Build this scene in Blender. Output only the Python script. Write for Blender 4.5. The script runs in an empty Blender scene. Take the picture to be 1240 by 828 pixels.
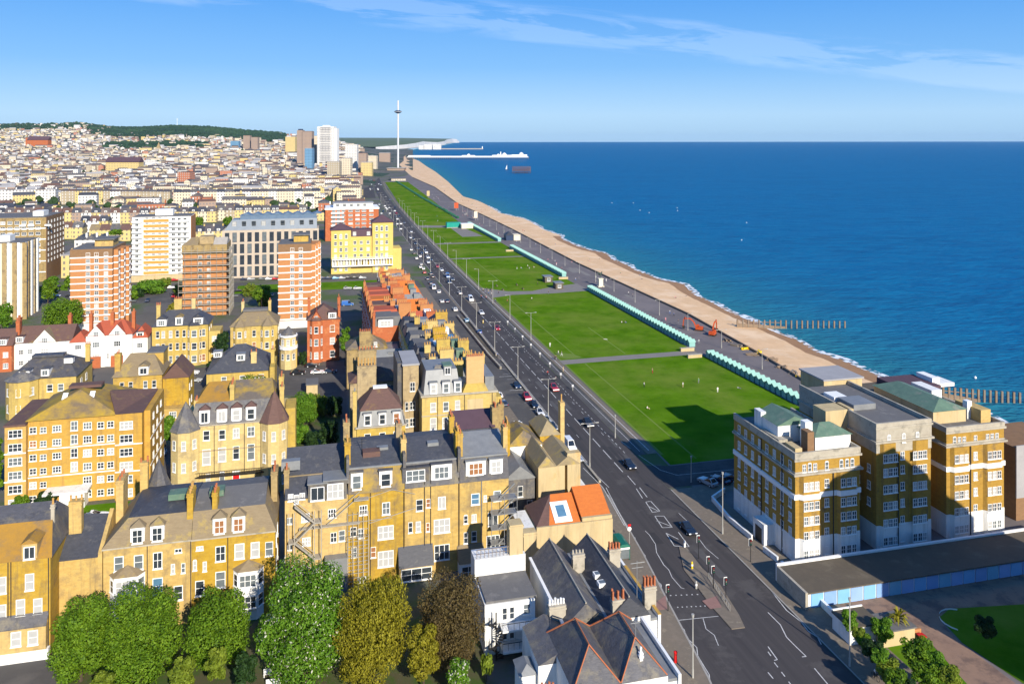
import bpy, math, random
import numpy as np
from mathutils import Vector
random.seed(7); RNG = np.random.default_rng(7)
sc = bpy.context.scene; COL = sc.collection
# ------------------------------------------------------------------ camera, sky, sun
F, CX, YH, H = 950.0, 620.0, 168.0, 76.0          # focal length and horizon in photo pixels, eye height in metres
cam = bpy.data.cameras.new('camera'); camo = bpy.data.objects.new('camera', cam); COL.objects.link(camo)
camo.location = (0, 0, H); camo.rotation_euler = (math.radians(90), 0, 0)
cam.sensor_width = 36; cam.lens = F/1240*36; cam.shift_y = -(414-YH)/1240
cam.clip_start = 1; cam.clip_end = 60000; sc.camera = camo
SUN_EL = 26.0; SD = Vector((-.45, .89, 0)).normalized()
sun = bpy.data.lights.new('sun', 'SUN'); suno = bpy.data.objects.new('sun', sun); COL.objects.link(suno)
sun.energy = 5.0; sun.angle = math.radians(.5); sun.color = (1, .92, .78)
ce = math.cos(math.radians(SUN_EL)); dirv = Vector((SD.x*ce, SD.y*ce, -math.sin(math.radians(SUN_EL))))
suno.rotation_euler = dirv.to_track_quat('-Z', 'Y').to_euler(); suno.location = (60, -100, 200)
w = bpy.data.worlds.new('World'); sc.world = w; w.use_nodes = True
nt = w.node_tree; nt.nodes.clear()
sky = nt.nodes.new('ShaderNodeTexSky'); sky.sky_type = 'NISHITA'; sky.sun_disc = False
sky.sun_elevation = math.radians(SUN_EL); sky.sun_rotation = math.atan2(-SD.x, -SD.y)
sky.altitude = 80; sky.air_density = 1.0; sky.dust_density = .25; sky.ozone_density = 2.5
bg = nt.nodes.new('ShaderNodeBackground'); bg.inputs[1].default_value = .085
wo = nt.nodes.new('ShaderNodeOutputWorld')
# thin cirrus streaks: a band of stretched noise over a great circle of the sky
tc = nt.nodes.new('ShaderNodeTexCoord')
def wn(t, **k):
    n = nt.nodes.new(t)
    for a, b in k.items(): setattr(n, a, b)
    return n
def wmath(op, a, b=None, c=None):
    n = wn('ShaderNodeMath', operation=op)
    for i, v in enumerate((a, b, c)):
        if v is None: continue
        if isinstance(v, (int, float)): n.inputs[i].default_value = v
        else: nt.links.new(v, n.inputs[i])
    return n.outputs[0]
sep = wn('ShaderNodeSeparateXYZ'); nt.links.new(tc.outputs['Generated'], sep.inputs[0])
ax = wmath('DIVIDE', sep.outputs[0], wmath('MAXIMUM', sep.outputs[1], .05)); el = wmath('DIVIDE', sep.outputs[2], wmath('MAXIMUM', sep.outputs[1], .05))
line = wmath('ADD', wmath('MULTIPLY', ax, -.105), .150)          # height of the streak as seen over the sea
off = wmath('SUBTRACT', el, line)
comb = wn('ShaderNodeCombineXYZ'); nt.links.new(ax, comb.inputs[0]); nt.links.new(wmath('MULTIPLY', off, 7.0), comb.inputs[1])
no = wn('ShaderNodeTexNoise'); no.inputs['Scale'].default_value = 5; no.inputs['Detail'].default_value = 7; no.inputs['Roughness'].default_value = .6
no.inputs['Distortion'].default_value = .5
nt.links.new(comb.outputs[0], no.inputs['Vector'])
band = wmath('SUBTRACT', 1.0, wmath('MINIMUM', wmath('ABSOLUTE', wmath('MULTIPLY', off, 38.0)), 1.0))
cl = wmath('MULTIPLY', wmath('MAXIMUM', wmath('SUBTRACT', no.outputs[0], .44), 0.0), 2.2)
cl = wmath('MINIMUM', wmath('MULTIPLY', cl, wmath('POWER', band, .7)), .12)
mx = wn('ShaderNodeMix', data_type='RGBA'); nt.links.new(cl, mx.inputs[0]); nt.links.new(sky.outputs[0], mx.inputs[6]); mx.inputs[7].default_value = (9.5, 10.5, 12, 1)
hs = wn('ShaderNodeHueSaturation'); hs.inputs['Saturation'].default_value = 1.0; hs.inputs['Value'].default_value = 1.0
ramp = wn('ShaderNodeValToRGB'); nt.links.new(wmath('MULTIPLY', sep.outputs[2], 2.0), ramp.inputs[0])
re_ = ramp.color_ramp.elements; re_[0].position = 0.0; re_[0].color = (.30, .56, .86, 1); re_[1].position = .75; re_[1].color = (.03, .19, .60, 1)
for ps, cc in ((.06, (.36, .62, .93, 1)), (.18, (.165, .45, .90, 1)), (.34, (.075, .34, .86, 1))):
    e_ = re_.new(ps); e_.color = cc
rs = wn('ShaderNodeVectorMath', operation='SCALE'); nt.links.new(ramp.outputs[0], rs.inputs[0]); rs.inputs['Scale'].default_value = 9.3
m2 = wn('ShaderNodeMix', data_type='RGBA'); m2.inputs[0].default_value = .85; nt.links.new(sky.outputs[0], m2.inputs[6]); nt.links.new(rs.outputs[0], m2.inputs[7])
nt.links.new(m2.outputs[2], mx.inputs[6])
nt.links.new(mx.outputs[2], hs.inputs['Color'])
nt.links.new(hs.outputs[0], bg.inputs[0]); nt.links.new(bg.outputs[0], wo.inputs[0])
sc.view_settings.view_transform = 'Standard'; sc.view_settings.look = 'None'; sc.view_settings.gamma = 1
sc.view_settings.use_curve_mapping = False; sc.view_settings.exposure = .5
sc.render.engine = 'CYCLES'; sc.cycles.max_bounces = 5; sc.cycles.volume_bounces = 0; sc.cycles.transparent_max_bounces = 16
# ------------------------------------------------------------------ coordinates
TH = math.atan2(230, F); S = Vector((math.cos(TH), math.sin(TH))); R = Vector((-math.sin(TH), math.cos(TH)))
def G(px, py, z=0.0):
    Y = F*(H-z)/(py-YH); return Vector(((px-CX)*Y/F, Y, z))
def UV(u, v, z=0.0):
    return Vector((S.x*v+R.x*u, S.y*v+R.y*u, z))
def toUV(p): return (p[0]*R.x+p[1]*R.y, p[0]*S.x+p[1]*S.y)
ORD = 'first second third fourth fifth sixth seventh eighth ninth tenth eleventh twelfth thirteenth fourteenth fifteenth sixteenth seventeenth eighteenth nineteenth'.split()
TENS = {2: 'twent', 3: 'thirt', 4: 'fort', 5: 'fift', 6: 'sixt'}
def ordw(n):
    if n < 20: return ORD[n-1]
    t, o = divmod(n, 10)
    return TENS[t]+'ieth' if o == 0 else TENS[t]+'y-'+ORD[o-1]
# ------------------------------------------------------------------ materials
def mat(name, c1, c2=None, scale=.6, stretch=(1, 1, 1), rough=.85, spec=.25, metal=0, c3=None, s3=.12, t3=.58, w3=.06, bump=0, bscale=4, detail=5, contrast=1.0, coat=0, grid=None, streak=None, vary=0.0, rot=0.0):
    m = bpy.data.materials.new(name); m.use_nodes = True; n = m.node_tree; b = n.nodes['Principled BSDF']
    b.inputs['Roughness'].default_value = rough; b.inputs['Specular IOR Level'].default_value = spec; b.inputs['Metallic'].default_value = metal
    if coat: b.inputs['Coat Weight'].default_value = coat
    if c2 is None and c3 is None and grid is None:
        b.inputs['Base Color'].default_value = (*c1, 1); return m
    geo = n.nodes.new('ShaderNodeNewGeometry')
    mp = n.nodes.new('ShaderNodeVectorMath'); mp.operation = 'MULTIPLY'; mp.inputs[1].default_value = stretch
    src = geo.outputs['Position']
    if rot:
        vr = n.nodes.new('ShaderNodeVectorRotate'); vr.rotation_type = 'Z_AXIS'; vr.inputs['Angle'].default_value = -rot; n.links.new(src, vr.inputs['Vector']); src = vr.outputs[0]
    n.links.new(src, mp.inputs[0])
    ns = n.nodes.new('ShaderNodeTexNoise'); ns.inputs['Scale'].default_value = scale; ns.inputs['Detail'].default_value = detail; ns.inputs['Roughness'].default_value = .65
    n.links.new(mp.outputs[0], ns.inputs['Vector'])
    rg = n.nodes.new('ShaderNodeMapRange'); rg.inputs[1].default_value = .5-.22/contrast; rg.inputs[2].default_value = .5+.22/contrast
    n.links.new(ns.outputs[0], rg.inputs[0])
    mx = n.nodes.new('ShaderNodeMix'); mx.data_type = 'RGBA'
    mx.inputs[6].default_value = (*c1, 1); mx.inputs[7].default_value = (*(c2 or c1), 1); n.links.new(rg.outputs[0], mx.inputs[0])
    out = mx.outputs[2]
    if c3:
        n3 = n.nodes.new('ShaderNodeTexNoise'); n3.inputs['Scale'].default_value = s3; n3.inputs['Detail'].default_value = 8; n3.inputs['Roughness'].default_value = .7
        n.links.new(geo.outputs['Position'], n3.inputs['Vector'])
        r3 = n.nodes.new('ShaderNodeMapRange'); r3.inputs[1].default_value = t3-w3; r3.inputs[2].default_value = t3+w3; n.links.new(n3.outputs[0], r3.inputs[0])
        m3 = n.nodes.new('ShaderNodeMix'); m3.data_type = 'RGBA'; n.links.new(out, m3.inputs[6]); m3.inputs[7].default_value = (*c3, 1); n.links.new(r3.outputs[0], m3.inputs[0])
        out = m3.outputs[2]
    if streak:                                 # rain streaks and soot running down the wall
        v4 = n.nodes.new('ShaderNodeVectorMath'); v4.operation = 'MULTIPLY'; v4.inputs[1].default_value = (1.1, 1.1, .09); n.links.new(geo.outputs['Position'], v4.inputs[0])
        n4 = n.nodes.new('ShaderNodeTexNoise'); n4.inputs['Scale'].default_value = .9; n4.inputs['Detail'].default_value = 6; n4.inputs['Roughness'].default_value = .7; n.links.new(v4.outputs[0], n4.inputs['Vector'])
        r4 = n.nodes.new('ShaderNodeMapRange'); r4.inputs[1].default_value = .52; r4.inputs[2].default_value = .72; r4.inputs[4].default_value = .75; n.links.new(n4.outputs[0], r4.inputs[0])
        m4 = n.nodes.new('ShaderNodeMix'); m4.data_type = 'RGBA'; n.links.new(out, m4.inputs[6]); m4.inputs[7].default_value = (*streak, 1); n.links.new(r4.outputs[0], m4.inputs[0]); out = m4.outputs[2]
    if vary:
        oi = n.nodes.new('ShaderNodeObjectInfo'); r5 = n.nodes.new('ShaderNodeMapRange'); r5.inputs[3].default_value = 1-vary; r5.inputs[4].default_value = 1+vary*.6; n.links.new(oi.outputs['Random'], r5.inputs[0])
        h5 = n.nodes.new('ShaderNodeHueSaturation'); n.links.new(r5.outputs[0], h5.inputs['Value']); n.links.new(out, h5.inputs['Color'])
        r6 = n.nodes.new('ShaderNodeMapRange'); r6.inputs[3].default_value = 1+vary*.8; r6.inputs[4].default_value = 1-vary*1.2; n.links.new(oi.outputs['Random'], r6.inputs[0]); n.links.new(r6.outputs[0], h5.inputs['Saturation']); out = h5.outputs[0]
    if grid:                                   # rows of small windows on far walls, in the house's own metres
        gx, gz, wx, wz, gc = grid
        tc = n.nodes.new('ShaderNodeTexCoord'); sp = n.nodes.new('ShaderNodeSeparateXYZ'); n.links.new(tc.outputs['Object'], sp.inputs[0])
        def mt(op, a, b_=None):
            q = n.nodes.new('ShaderNodeMath'); q.operation = op
            for i, v in enumerate((a, b_)):
                if v is None: continue
                if isinstance(v, (int, float)): q.inputs[i].default_value = v
                else: n.links.new(v, q.inputs[i])
            return q.outputs[0]
        fx = mt('FRACT', mt('DIVIDE', mt('ADD', sp.outputs[0], sp.outputs[1]), gx)); fz = mt('FRACT', mt('DIVIDE', sp.outputs[2], gz))
        k = mt('MULTIPLY', mt('LESS_THAN', mt('ABSOLUTE', mt('SUBTRACT', fx, .5)), wx/gx/2), mt('LESS_THAN', mt('ABSOLUTE', mt('SUBTRACT', fz, .55)), wz/gz/2))
        mg = n.nodes.new('ShaderNodeMix'); mg.data_type = 'RGBA'; n.links.new(out, mg.inputs[6]); mg.inputs[7].default_value = (*gc, 1); n.links.new(k, mg.inputs[0])
        out = mg.outputs[2]
    n.links.new(out, b.inputs['Base Color'])
    if bump:
        bn = n.nodes.new('ShaderNodeTexNoise'); bn.inputs['Scale'].default_value = bscale; bn.inputs['Detail'].default_value = 4
        n.links.new(mp.outputs[0], bn.inputs['Vector'])
        bp = n.nodes.new('ShaderNodeBump'); bp.inputs['Strength'].default_value = bump; bp.inputs['Distance'].default_value = .1
        n.links.new(bn.outputs[0], bp.inputs['Height']); n.links.new(bp.outputs[0], b.inputs['Normal'])
    return m
M = {}
def D(k, *a, **kw): M[k] = mat(k, *a, **kw)
BS = (1, 1, 2.2)
D('yellow_brick', (.54, .365, .085), (.42, .255, .05), .9, BS, c3=(.24, .165, .075), s3=.35, t3=.6, w3=.1, bump=.3, streak=(.2, .145, .075), vary=.14)
D('pale_yellow_brick', (.59, .44, .15), (.47, .335, .10), .9, BS, c3=(.31, .23, .11), s3=.35, t3=.62, w3=.1, bump=.3, streak=(.27, .2, .1), vary=.14)
D('gold_brick', (.55, .335, .07), (.44, .25, .05), .9, BS, c3=(.32, .19, .06), s3=.3, t3=.63, w3=.1, bump=.25, streak=(.3, .18, .06), vary=.06)
D('block_brick', (.42, .25, .045), (.30, .17, .03), 1.2, BS, c3=(.2, .13, .05), s3=.4, t3=.63, bump=.25, streak=(.17, .11, .05))
D('tan_brick', (.42, .31, .15), (.31, .225, .11), .8, BS, c3=(.2, .15, .09), s3=.4, t3=.57, bump=.3, streak=(.15, .11, .07), vary=.12)
D('brown_brick', (.26, .15, .075), (.2, .115, .06), .8, BS, bump=.2)
D('orange_brick', (.47, .215, .085), (.40, .175, .065), .8, BS, bump=.2)
D('red_brick', (.44, .13, .05), (.35, .10, .04), .8, BS, c3=(.5, .2, .08), s3=.4, t3=.6, bump=.2)
D('cream_render', (.74, .66, .50), (.66, .58, .43), .4, (1, 1, .4))
D('white_render', (.80, .79, .75), (.68, .67, .64), .5, (1, 1, .35), streak=(.45, .43, .39))
D('white_paint', (.84, .83, .80), (.76, .75, .72), 1.5, rough=.55)
D('tan_render', (.55, .43, .24), (.44, .34, .18), .5, (1, 1, .35), c3=(.50, .33, .13), s3=.25, t3=.6, streak=(.3, .23, .14))
D('stone', (.44, .40, .32), (.33, .29, .23), .7, c3=(.22, .2, .16), s3=.5, t3=.6)
D('slate', (.125, .12, .125), (.08, .077, .084), 1.3, (1, 1, 3), rough=.65, spec=.35, c3=(.20, .17, .115), s3=.45, t3=.57, w3=.08, bump=.5, bscale=2.5, vary=.2, streak=(.055, .052, .056))
D('dark_slate', (.072, .074, .088), (.046, .049, .06), 1.3, (1, 1, 3), rough=.55, spec=.35, c3=(.115, .11, .105), s3=.8, t3=.62, bump=.3, bscale=2.5, vary=.2)
D('lichen_slate', (.17, .14, .11), (.12, .10, .085), 1.3, (1, 1, 3), c3=(.36, .24, .045), s3=.28, t3=.53, w3=.1, bump=.3, bscale=2.5)
D('orange_lichen_slate', (.40, .21, .03), (.30, .17, .04), 1.0, c3=(.14, .12, .10), s3=.3, t3=.62, w3=.1, bump=.3)
D('tan_tile', (.26, .20, .12), (.20, .15, .09), 1.1, (1, 1, 4), c3=(.34, .25, .08), s3=.4, t3=.6, bump=.35, bscale=2.5)
D('brown_tile', (.15, .085, .07), (.11, .065, .055), 1.1, (1, 1, 4), c3=(.2, .13, .06), s3=.4, t3=.62, bump=.3)
D('orange_tile', (.58, .17, .035), (.48, .13, .03), 1.2, (1, 1, 4), bump=.35, bscale=2.5)
D('red_tile', (.42, .10, .05), (.33, .08, .045), 1.2, (1, 1, 4), bump=.3)
D('purple_felt', (.10, .06, .075), (.085, .05, .065), .6)
D('lead', (.235, .24, .24), (.165, .17, .175), .7, rough=.5, spec=.5)
D('grey_felt', (.16, .155, .15), (.115, .11, .11), .5, c3=(.2, .19, .18), s3=.5, t3=.6)
D('black_felt', (.13, .105, .075), (.095, .08, .06), .6, c3=(.15, .125, .09), s3=.3, t3=.6)
D('pale_felt', (.36, .35, .35), (.30, .29, .29), .4)
D('copper', (.135, .215, .15), (.09, .15, .11), .8, (1, 1, 1), rough=.6, c3=(.2, .22, .17), s3=.5, t3=.6)
D('corrugated', (.33, .26, .15), (.25, .2, .12), .9, c3=(.42, .31, .1), s3=.4, t3=.58)
D('terracotta', (.46, .155, .07), (.36, .115, .05), 2.0)
D('buff_pot', (.52, .30, .09), (.42, .24, .08), 2.0)
D('pipe', (.045, .04, .038)); D('rust_metal', (.30, .25, .19), (.22, .17, .13), 1.5, rough=.6)
D('glass_dark', (.022, .03, .04), (.05, .06, .07), .8, rough=.12, spec=.8)
D('glass_blind', (.46, .45, .43), (.36, .36, .35), .8, rough=.3)
D('glass_grey', (.17, .19, .2), (.10, .12, .13), .8, rough=.15, spec=.8)
D('glass_warm', (.34, .15, .06), (.25, .12, .06), .8, rough=.2)
D('glass_blue', (.10, .22, .33), (.07, .15, .24), .8, rough=.15, spec=.8)
D('asphalt', (.074, .066, .064), (.048, .043, .044), 1.0, (.9, .03, 1), c3=(.085, .077, .073), s3=.07, t3=.57, w3=.03, rough=.9, contrast=.9, rot=TH)
D('old_asphalt', (.095, .09, .085), (.075, .07, .068), .3, c3=(.12, .11, .10), s3=.09, t3=.56)
D('paving', (.21, .17, .13), (.155, .13, .10), .5, c3=(.27, .22, .16), s3=.5, t3=.6, contrast=1.5)
D('prom_asphalt', (.17, .145, .14), (.145, .125, .12), .2, c3=(.2, .17, .16), s3=.04, t3=.55)
D('path_grey', (.24, .215, .19), (.2, .18, .16), .3)
D('lawn', (.105, .21, .010), (.058, .142, .005), .13, (1, 1, 1), rough=1, spec=0, c3=(.17, .215, .035), s3=.035, t3=.58, w3=.14, bump=.5, bscale=2, contrast=1.5, detail=9)
D('town_ground', (.15, .135, .12), (.10, .092, .085), .08, c3=(.075, .11, .03), s3=.03, t3=.54)
D('shingle', (.76, .50, .28), (.64, .41, .22), .25, c3=(.78, .55, .34), s3=.06, t3=.55, bump=.35, bscale=3)
D('wet_shingle', (.36, .20, .095), (.29, .16, .08), .3)
D('road_white', (.66, .65, .62), (.42, .41, .4), 1.6, contrast=1.5)
D('kerb', (.36, .34, .31), (.29, .27, .24), .6)
D('red_tactile', (.30, .17, .14), (.25, .14, .12), .8)
D('concrete', (.42, .38, .33), (.33, .3, .26), .7)
D('lamp_metal', (.36, .35, .32), None); D('black_metal', (.02, .02, .022), None, rough=.4)
D('mint', (.25, .46, .42), (.2, .4, .37), 1.0); D('mint_roof', (.30, .52, .44), (.26, .46, .39), 1.0, rough=.6)
D('door_teal', (.10, .36, .33)); D('teal_panel', (.02, .30, .23), (.015, .24, .2), .8)
D('blue_door', (.22, .42, .66), (.18, .36, .6), .5, rough=.5)
D('navy_panel', (.03, .05, .10), None, rough=.4)
D('timber', (.26, .19, .13), (.18, .13, .09), .9); D('bark', (.09, .065, .045), (.06, .045, .03), 2)
D('excavator_orange', (.50, .085, .025), (.42, .07, .02), 1, rough=.45); D('excavator_dark', (.04, .035, .03))
D('yellow_paint', (.75, .50, .02), None, rough=.5); D('pillar_red', (.55, .015, .015), None, rough=.35)
D('shelter_green', (.01, .11, .07), (.012, .14, .09), .8, rough=.35)
D('scaffold', (.38, .35, .30), (.28, .26, .22), 1)
D('hill_wood', (.022, .055, .03), (.014, .035, .02), .01, c3=(.035, .075, .035), s3=.006, t3=.55)
D('chalk', (.74, .70, .66), (.6, .57, .54), .01)
D('iron_rust', (.17, .11, .10), (.1, .065, .06), .3)
D('rubber', (.015, .015, .016)); D('chrome', (.6, .6, .6), None, rough=.2, metal=1)
D('skin', (.5, .3, .2)); D('hair', (.05, .03, .02))
D('cream_far', (.66, .57, .42), (.56, .48, .36), .05, grid=(3.0, 3.3, 1.15, 1.7, (.16, .15, .15)))
D('white_far', (.72, .69, .64), (.6, .58, .55), .05, grid=(3.4, 3.3, 1.3, 1.7, (.16, .16, .18)))
D('stone_far', (.40, .33, .23), (.31, .26, .18), .1, grid=(3.1, 3.3, 1.1, 1.7, (.5, .48, .45)))
D('yellow_far', (.62, .48, .20), (.55, .42, .18), .1, grid=(3.0, 3.2, 1.1, 1.6, (.2, .18, .15)))
D('red_far', (.42, .15, .08), (.36, .13, .07), .1, grid=(3.0, 3.2, 1.1, 1.6, (.4, .38, .35)))
D('brown_far', (.36, .26, .20), (.3, .22, .17), .05, grid=(3.0, 3.1, 1.5, 1.4, (.2, .18, .18)))
D('roof_far', (.10, .09, .095), (.07, .065, .075), .08, c3=(.17, .13, .11), s3=.02, t3=.56)
D('blue_far', (.16, .32, .48), (.12, .26, .42), .05, grid=(3.0, 3.1, 1.8, 1.6, (.08, .14, .2)))
def leafmat(name, ca, cb, cc, trans=.35):
    m = bpy.data.materials.new(name); m.use_nodes = True; n = m.node_tree; b = n.nodes['Principled BSDF']
    g = n.nodes.new('ShaderNodeNewGeometry'); r = n.nodes.new('ShaderNodeValToRGB'); r.color_ramp.elements[0].color = (*ca, 1); r.color_ramp.elements[1].color = (*cc, 1)
    e = r.color_ramp.elements.new(.5); e.color = (*cb, 1)
    ns = n.nodes.new('ShaderNodeTexNoise'); ns.inputs['Scale'].default_value = .7; n.links.new(g.outputs['Position'], ns.inputs['Vector'])
    ad = n.nodes.new('ShaderNodeMath'); ad.operation = 'MULTIPLY_ADD'; n.links.new(g.outputs['Random Per Island'], ad.inputs[0]); ad.inputs[1].default_value = .65
    s2 = n.nodes.new('ShaderNodeMath'); s2.operation = 'MULTIPLY_ADD'; n.links.new(ns.outputs[0], s2.inputs[0]); s2.inputs[1].default_value = 1.2; s2.inputs[2].default_value = -.42
    n.links.new(s2.outputs[0], ad.inputs[2]); n.links.new(ad.outputs[0], r.inputs[0]); n.links.new(r.outputs[0], b.inputs['Base Color'])
    b.inputs['Roughness'].default_value = .6; b.inputs['Specular IOR Level'].default_value = .2
    t = n.nodes.new('ShaderNodeBsdfTranslucent'); n.links.new(r.outputs[0], t.inputs[0]); mxs = n.nodes.new('ShaderNodeMixShader'); mxs.inputs[0].default_value = trans
    n.links.new(b.outputs[0], mxs.inputs[1]); n.links.new(t.outputs[0], mxs.inputs[2]); n.links.new(mxs.outputs[0], n.nodes['Material Output'].inputs[0])
    M[name] = m
leafmat('leaf_green', (.045, .10, .006), (.115, .215, .010), (.21, .33, .02))
leafmat('leaf_bright', (.05, .12, .008), (.11, .235, .014), (.19, .33, .025))
leafmat('leaf_yellow', (.13, .12, .01), (.26, .235, .016), (.38, .34, .03))
leafmat('leaf_brown', (.06, .045, .02), (.12, .085, .03), (.2, .15, .05))
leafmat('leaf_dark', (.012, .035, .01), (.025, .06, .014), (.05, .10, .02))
leafmat('leaf_lime', (.10, .14, .012), (.17, .23, .02), (.25, .31, .03))
leafmat('blossom', (.5, .5, .36), (.62, .6, .48), (.75, .72, .6))
# ------------------------------------------------------------------ mesh builder
def tag(o, label=None, cat=None, group=None, kind=None):
    if label: o['label'] = label
    if cat: o['category'] = cat
    if group: o['group'] = group
    if kind: o['kind'] = kind
    return o
def empty(name, loc, rz=0.0, label=None, cat=None, group=None):
    o = bpy.data.objects.new(name, None); COL.objects.link(o); o.location = loc; o.rotation_euler = (0, 0, rz); o.empty_display_size = .5
    return tag(o, label, cat, group, 'thing')
def link(name, me, parent=None, loc=(0, 0, 0), rz=0.0, scale=None):
    o = bpy.data.objects.new(name, me); COL.objects.link(o); o.location = loc; o.rotation_euler = (0, 0, rz)
    if scale: o.scale = scale
    if parent: o.parent = parent
    return o
class MB:
    def __init__(s): s.v = []; s.f = []; s.m = []; s.mi = 0
    def add(s, vs, fs):
        b = len(s.v); s.v += [tuple(p) for p in vs]; s.f += [tuple(i+b for i in q) for q in fs]; s.m += [s.mi]*len(fs); return s
    def mat(s, i): s.mi = i; return s
    def box(s, x0, x1, y0, y1, z0, z1):
        return s.add([(x0,y0,z0),(x1,y0,z0),(x1,y1,z0),(x0,y1,z0),(x0,y0,z1),(x1,y0,z1),(x1,y1,z1),(x0,y1,z1)],
            [(0,3,2,1),(4,5,6,7),(0,1,5,4),(1,2,6,5),(2,3,7,6),(3,0,4,7)])
    def frus(s, x0, x1, y0, y1, z0, X0, X1, Y0, Y1, z1):
        return s.add([(x0,y0,z0),(x1,y0,z0),(x1,y1,z0),(x0,y1,z0),(X0,Y0,z1),(X1,Y0,z1),(X1,Y1,z1),(X0,Y1,z1)],
            [(0,3,2,1),(4,5,6,7),(0,1,5,4),(1,2,6,5),(2,3,7,6),(3,0,4,7)])
    def prism(s, P, z0, z1):
        n = len(P); return s.add([(x,y,z0) for x,y in P]+[(x,y,z1) for x,y in P],
            [tuple(range(n-1,-1,-1)), tuple(range(n,2*n))]+[(i,(i+1)%n,n+(i+1)%n,n+i) for i in range(n)])
    def cone(s, P, z0, apex):
        n = len(P); return s.add([(x,y,z0) for x,y in P]+[apex], [tuple(range(n-1,-1,-1))]+[(i,(i+1)%n,n) for i in range(n)])
    def cyl(s, x, y, z0, z1, r0, r1=None, n=8):
        r1 = r0 if r1 is None else r1; c = [(math.cos(2*math.pi*i/n), math.sin(2*math.pi*i/n)) for i in range(n)]
        return s.add([(x+a*r0,y+b*r0,z0) for a,b in c]+[(x+a*r1,y+b*r1,z1) for a,b in c],
            [tuple(range(n-1,-1,-1)), tuple(range(n,2*n))]+[(i,(i+1)%n,n+(i+1)%n,n+i) for i in range(n)])
    def tube(s, p, q, r, n=5, r1=None):
        p = Vector(p); q = Vector(q); d = (q-p).normalized(); a = d.orthogonal().normalized(); b = d.cross(a); r1 = r if r1 is None else r1
        c = [(math.cos(2*math.pi*i/n), math.sin(2*math.pi*i/n)) for i in range(n)]
        return s.add([p+a*(x*r)+b*(y*r) for x,y in c]+[q+a*(x*r1)+b*(y*r1) for x,y in c],
            [tuple(range(n-1,-1,-1)), tuple(range(n,2*n))]+[(i,(i+1)%n,n+(i+1)%n,n+i) for i in range(n)])
    def gable(s, x0, x1, y0, y1, z, h, ov=.25, axis='x'):       # solid gable roof, ridge along axis
        if axis == 'x':
            ym = (y0+y1)/2; V = [(x0-ov,y0-ov,z),(x1+ov,y0-ov,z),(x1+ov,y1+ov,z),(x0-ov,y1+ov,z),(x0-ov,ym,z+h),(x1+ov,ym,z+h)]
            return s.add(V, [(0,3,2,1),(0,1,5,4),(2,3,4,5),(1,2,5),(3,0,4)])
        xm = (x0+x1)/2; V = [(x0-ov,y0-ov,z),(x1+ov,y0-ov,z),(x1+ov,y1+ov,z),(x0-ov,y1+ov,z),(xm,y0-ov,z+h),(xm,y1+ov,z+h)]
        return s.add(V, [(0,3,2,1),(1,2,5,4),(3,0,4,5),(0,1,4),(2,3,5)])
    def hip(s, x0, x1, y0, y1, z, h, ov=.3, e=None):
        x0 -= ov; x1 += ov; y0 -= ov; y1 += ov; xm = (x0+x1)/2; ym = (y0+y1)/2
        if x1-x0 >= y1-y0:
            k = min((x1-x0)/2-.01, (y1-y0)/2 if e is None else e); A = (x0+k, ym, z+h); B_ = (x1-k, ym, z+h)
            return s.add([(x0,y0,z),(x1,y0,z),(x1,y1,z),(x0,y1,z),A,B_], [(0,3,2,1),(0,1,5,4),(2,3,4,5),(1,2,5),(3,0,4)])
        k = min((y1-y0)/2-.01, (x1-x0)/2 if e is None else e); A = (xm, y0+k, z+h); B_ = (xm, y1-k, z+h)
        return s.add([(x0,y0,z),(x1,y0,z),(x1,y1,z),(x0,y1,z),A,B_], [(0,3,2,1),(1,2,5,4),(3,0,4,5),(0,1,4),(2,3,5)])
    def mesh(s, name, mats):
        me = bpy.data.meshes.new(name); me.from_pydata(s.v, [], s.f)
        for m in (mats if isinstance(mats, (list, tuple)) else [mats]): me.materials.append(M[m] if isinstance(m, str) else m)
        if any(s.m): me.polygons.foreach_set('material_index', s.m)
        return me
    def build(s, name, mats, parent=None, **k): return link(name, s.mesh(name, mats), parent, **k)
CACHE = {}
def cached(key, fn):
    if key not in CACHE: CACHE[key] = fn()
    return CACHE[key]
# ------------------------------------------------------------------ windows (front of the mesh faces -y, z from 0)
def win_frame(w, h, style, combined=None, fm='white_paint'):
    b = MB(); t = .11 if w > 1.3 else .075; d = .09; x = w/2
    if style == 'arch':
        b.box(-x, -x+t, -d, .02, 0, h); b.box(x-t, x, -d, .02, 0, h); b.box(-x+t, x-t, -d, .02, 0, t)
        b.add([(-x, -d, h), (x, -d, h), (x*.6, -d, h+.28*w), (-x*.6, -d, h+.28*w), (-x, .02, h), (x, .02, h), (x*.6, .02, h+.28*w), (-x*.6, .02, h+.28*w)],
              [(0,1,2,3),(0,3,7,4),(1,5,6,2),(3,2,6,7),(4,7,6,5)])
    else:
        b.box(-x, -x+t, -d, .02, 0, h); b.box(x-t, x, -d, .02, 0, h); b.box(-x+t, x-t, -d, .02, 0, t); b.box(-x+t, x-t, -d, .02, h-t, h)
    if style in ('sash', 'arch', 'cross', 'wide'): b.box(-x+t, x-t, -d+.03, .01, h*.5-.04, h*.5+.04)
    if style in ('cross', 'case'): b.box(-.04, .04, -d+.02, .012, t, h-t)
    if style == 'wide':
        for q in (-x*.33, x*.33): b.box(q-.05, q+.05, -d+.02, .012, t, h-t)
    b.box(-x-.08, x+.08, -d-.1, 0, -.13, -.003)
    if combined:
        b.mat(1); b.add([(-x+.02, -.03, .02), (x-.02, -.03, .02), (x-.02, -.03, h-.02), (-x+.02, -.03, h-.02)], [(0,1,2,3)])
        return b.mesh('window', [fm, combined])
    return b.mesh('window', fm)
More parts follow.
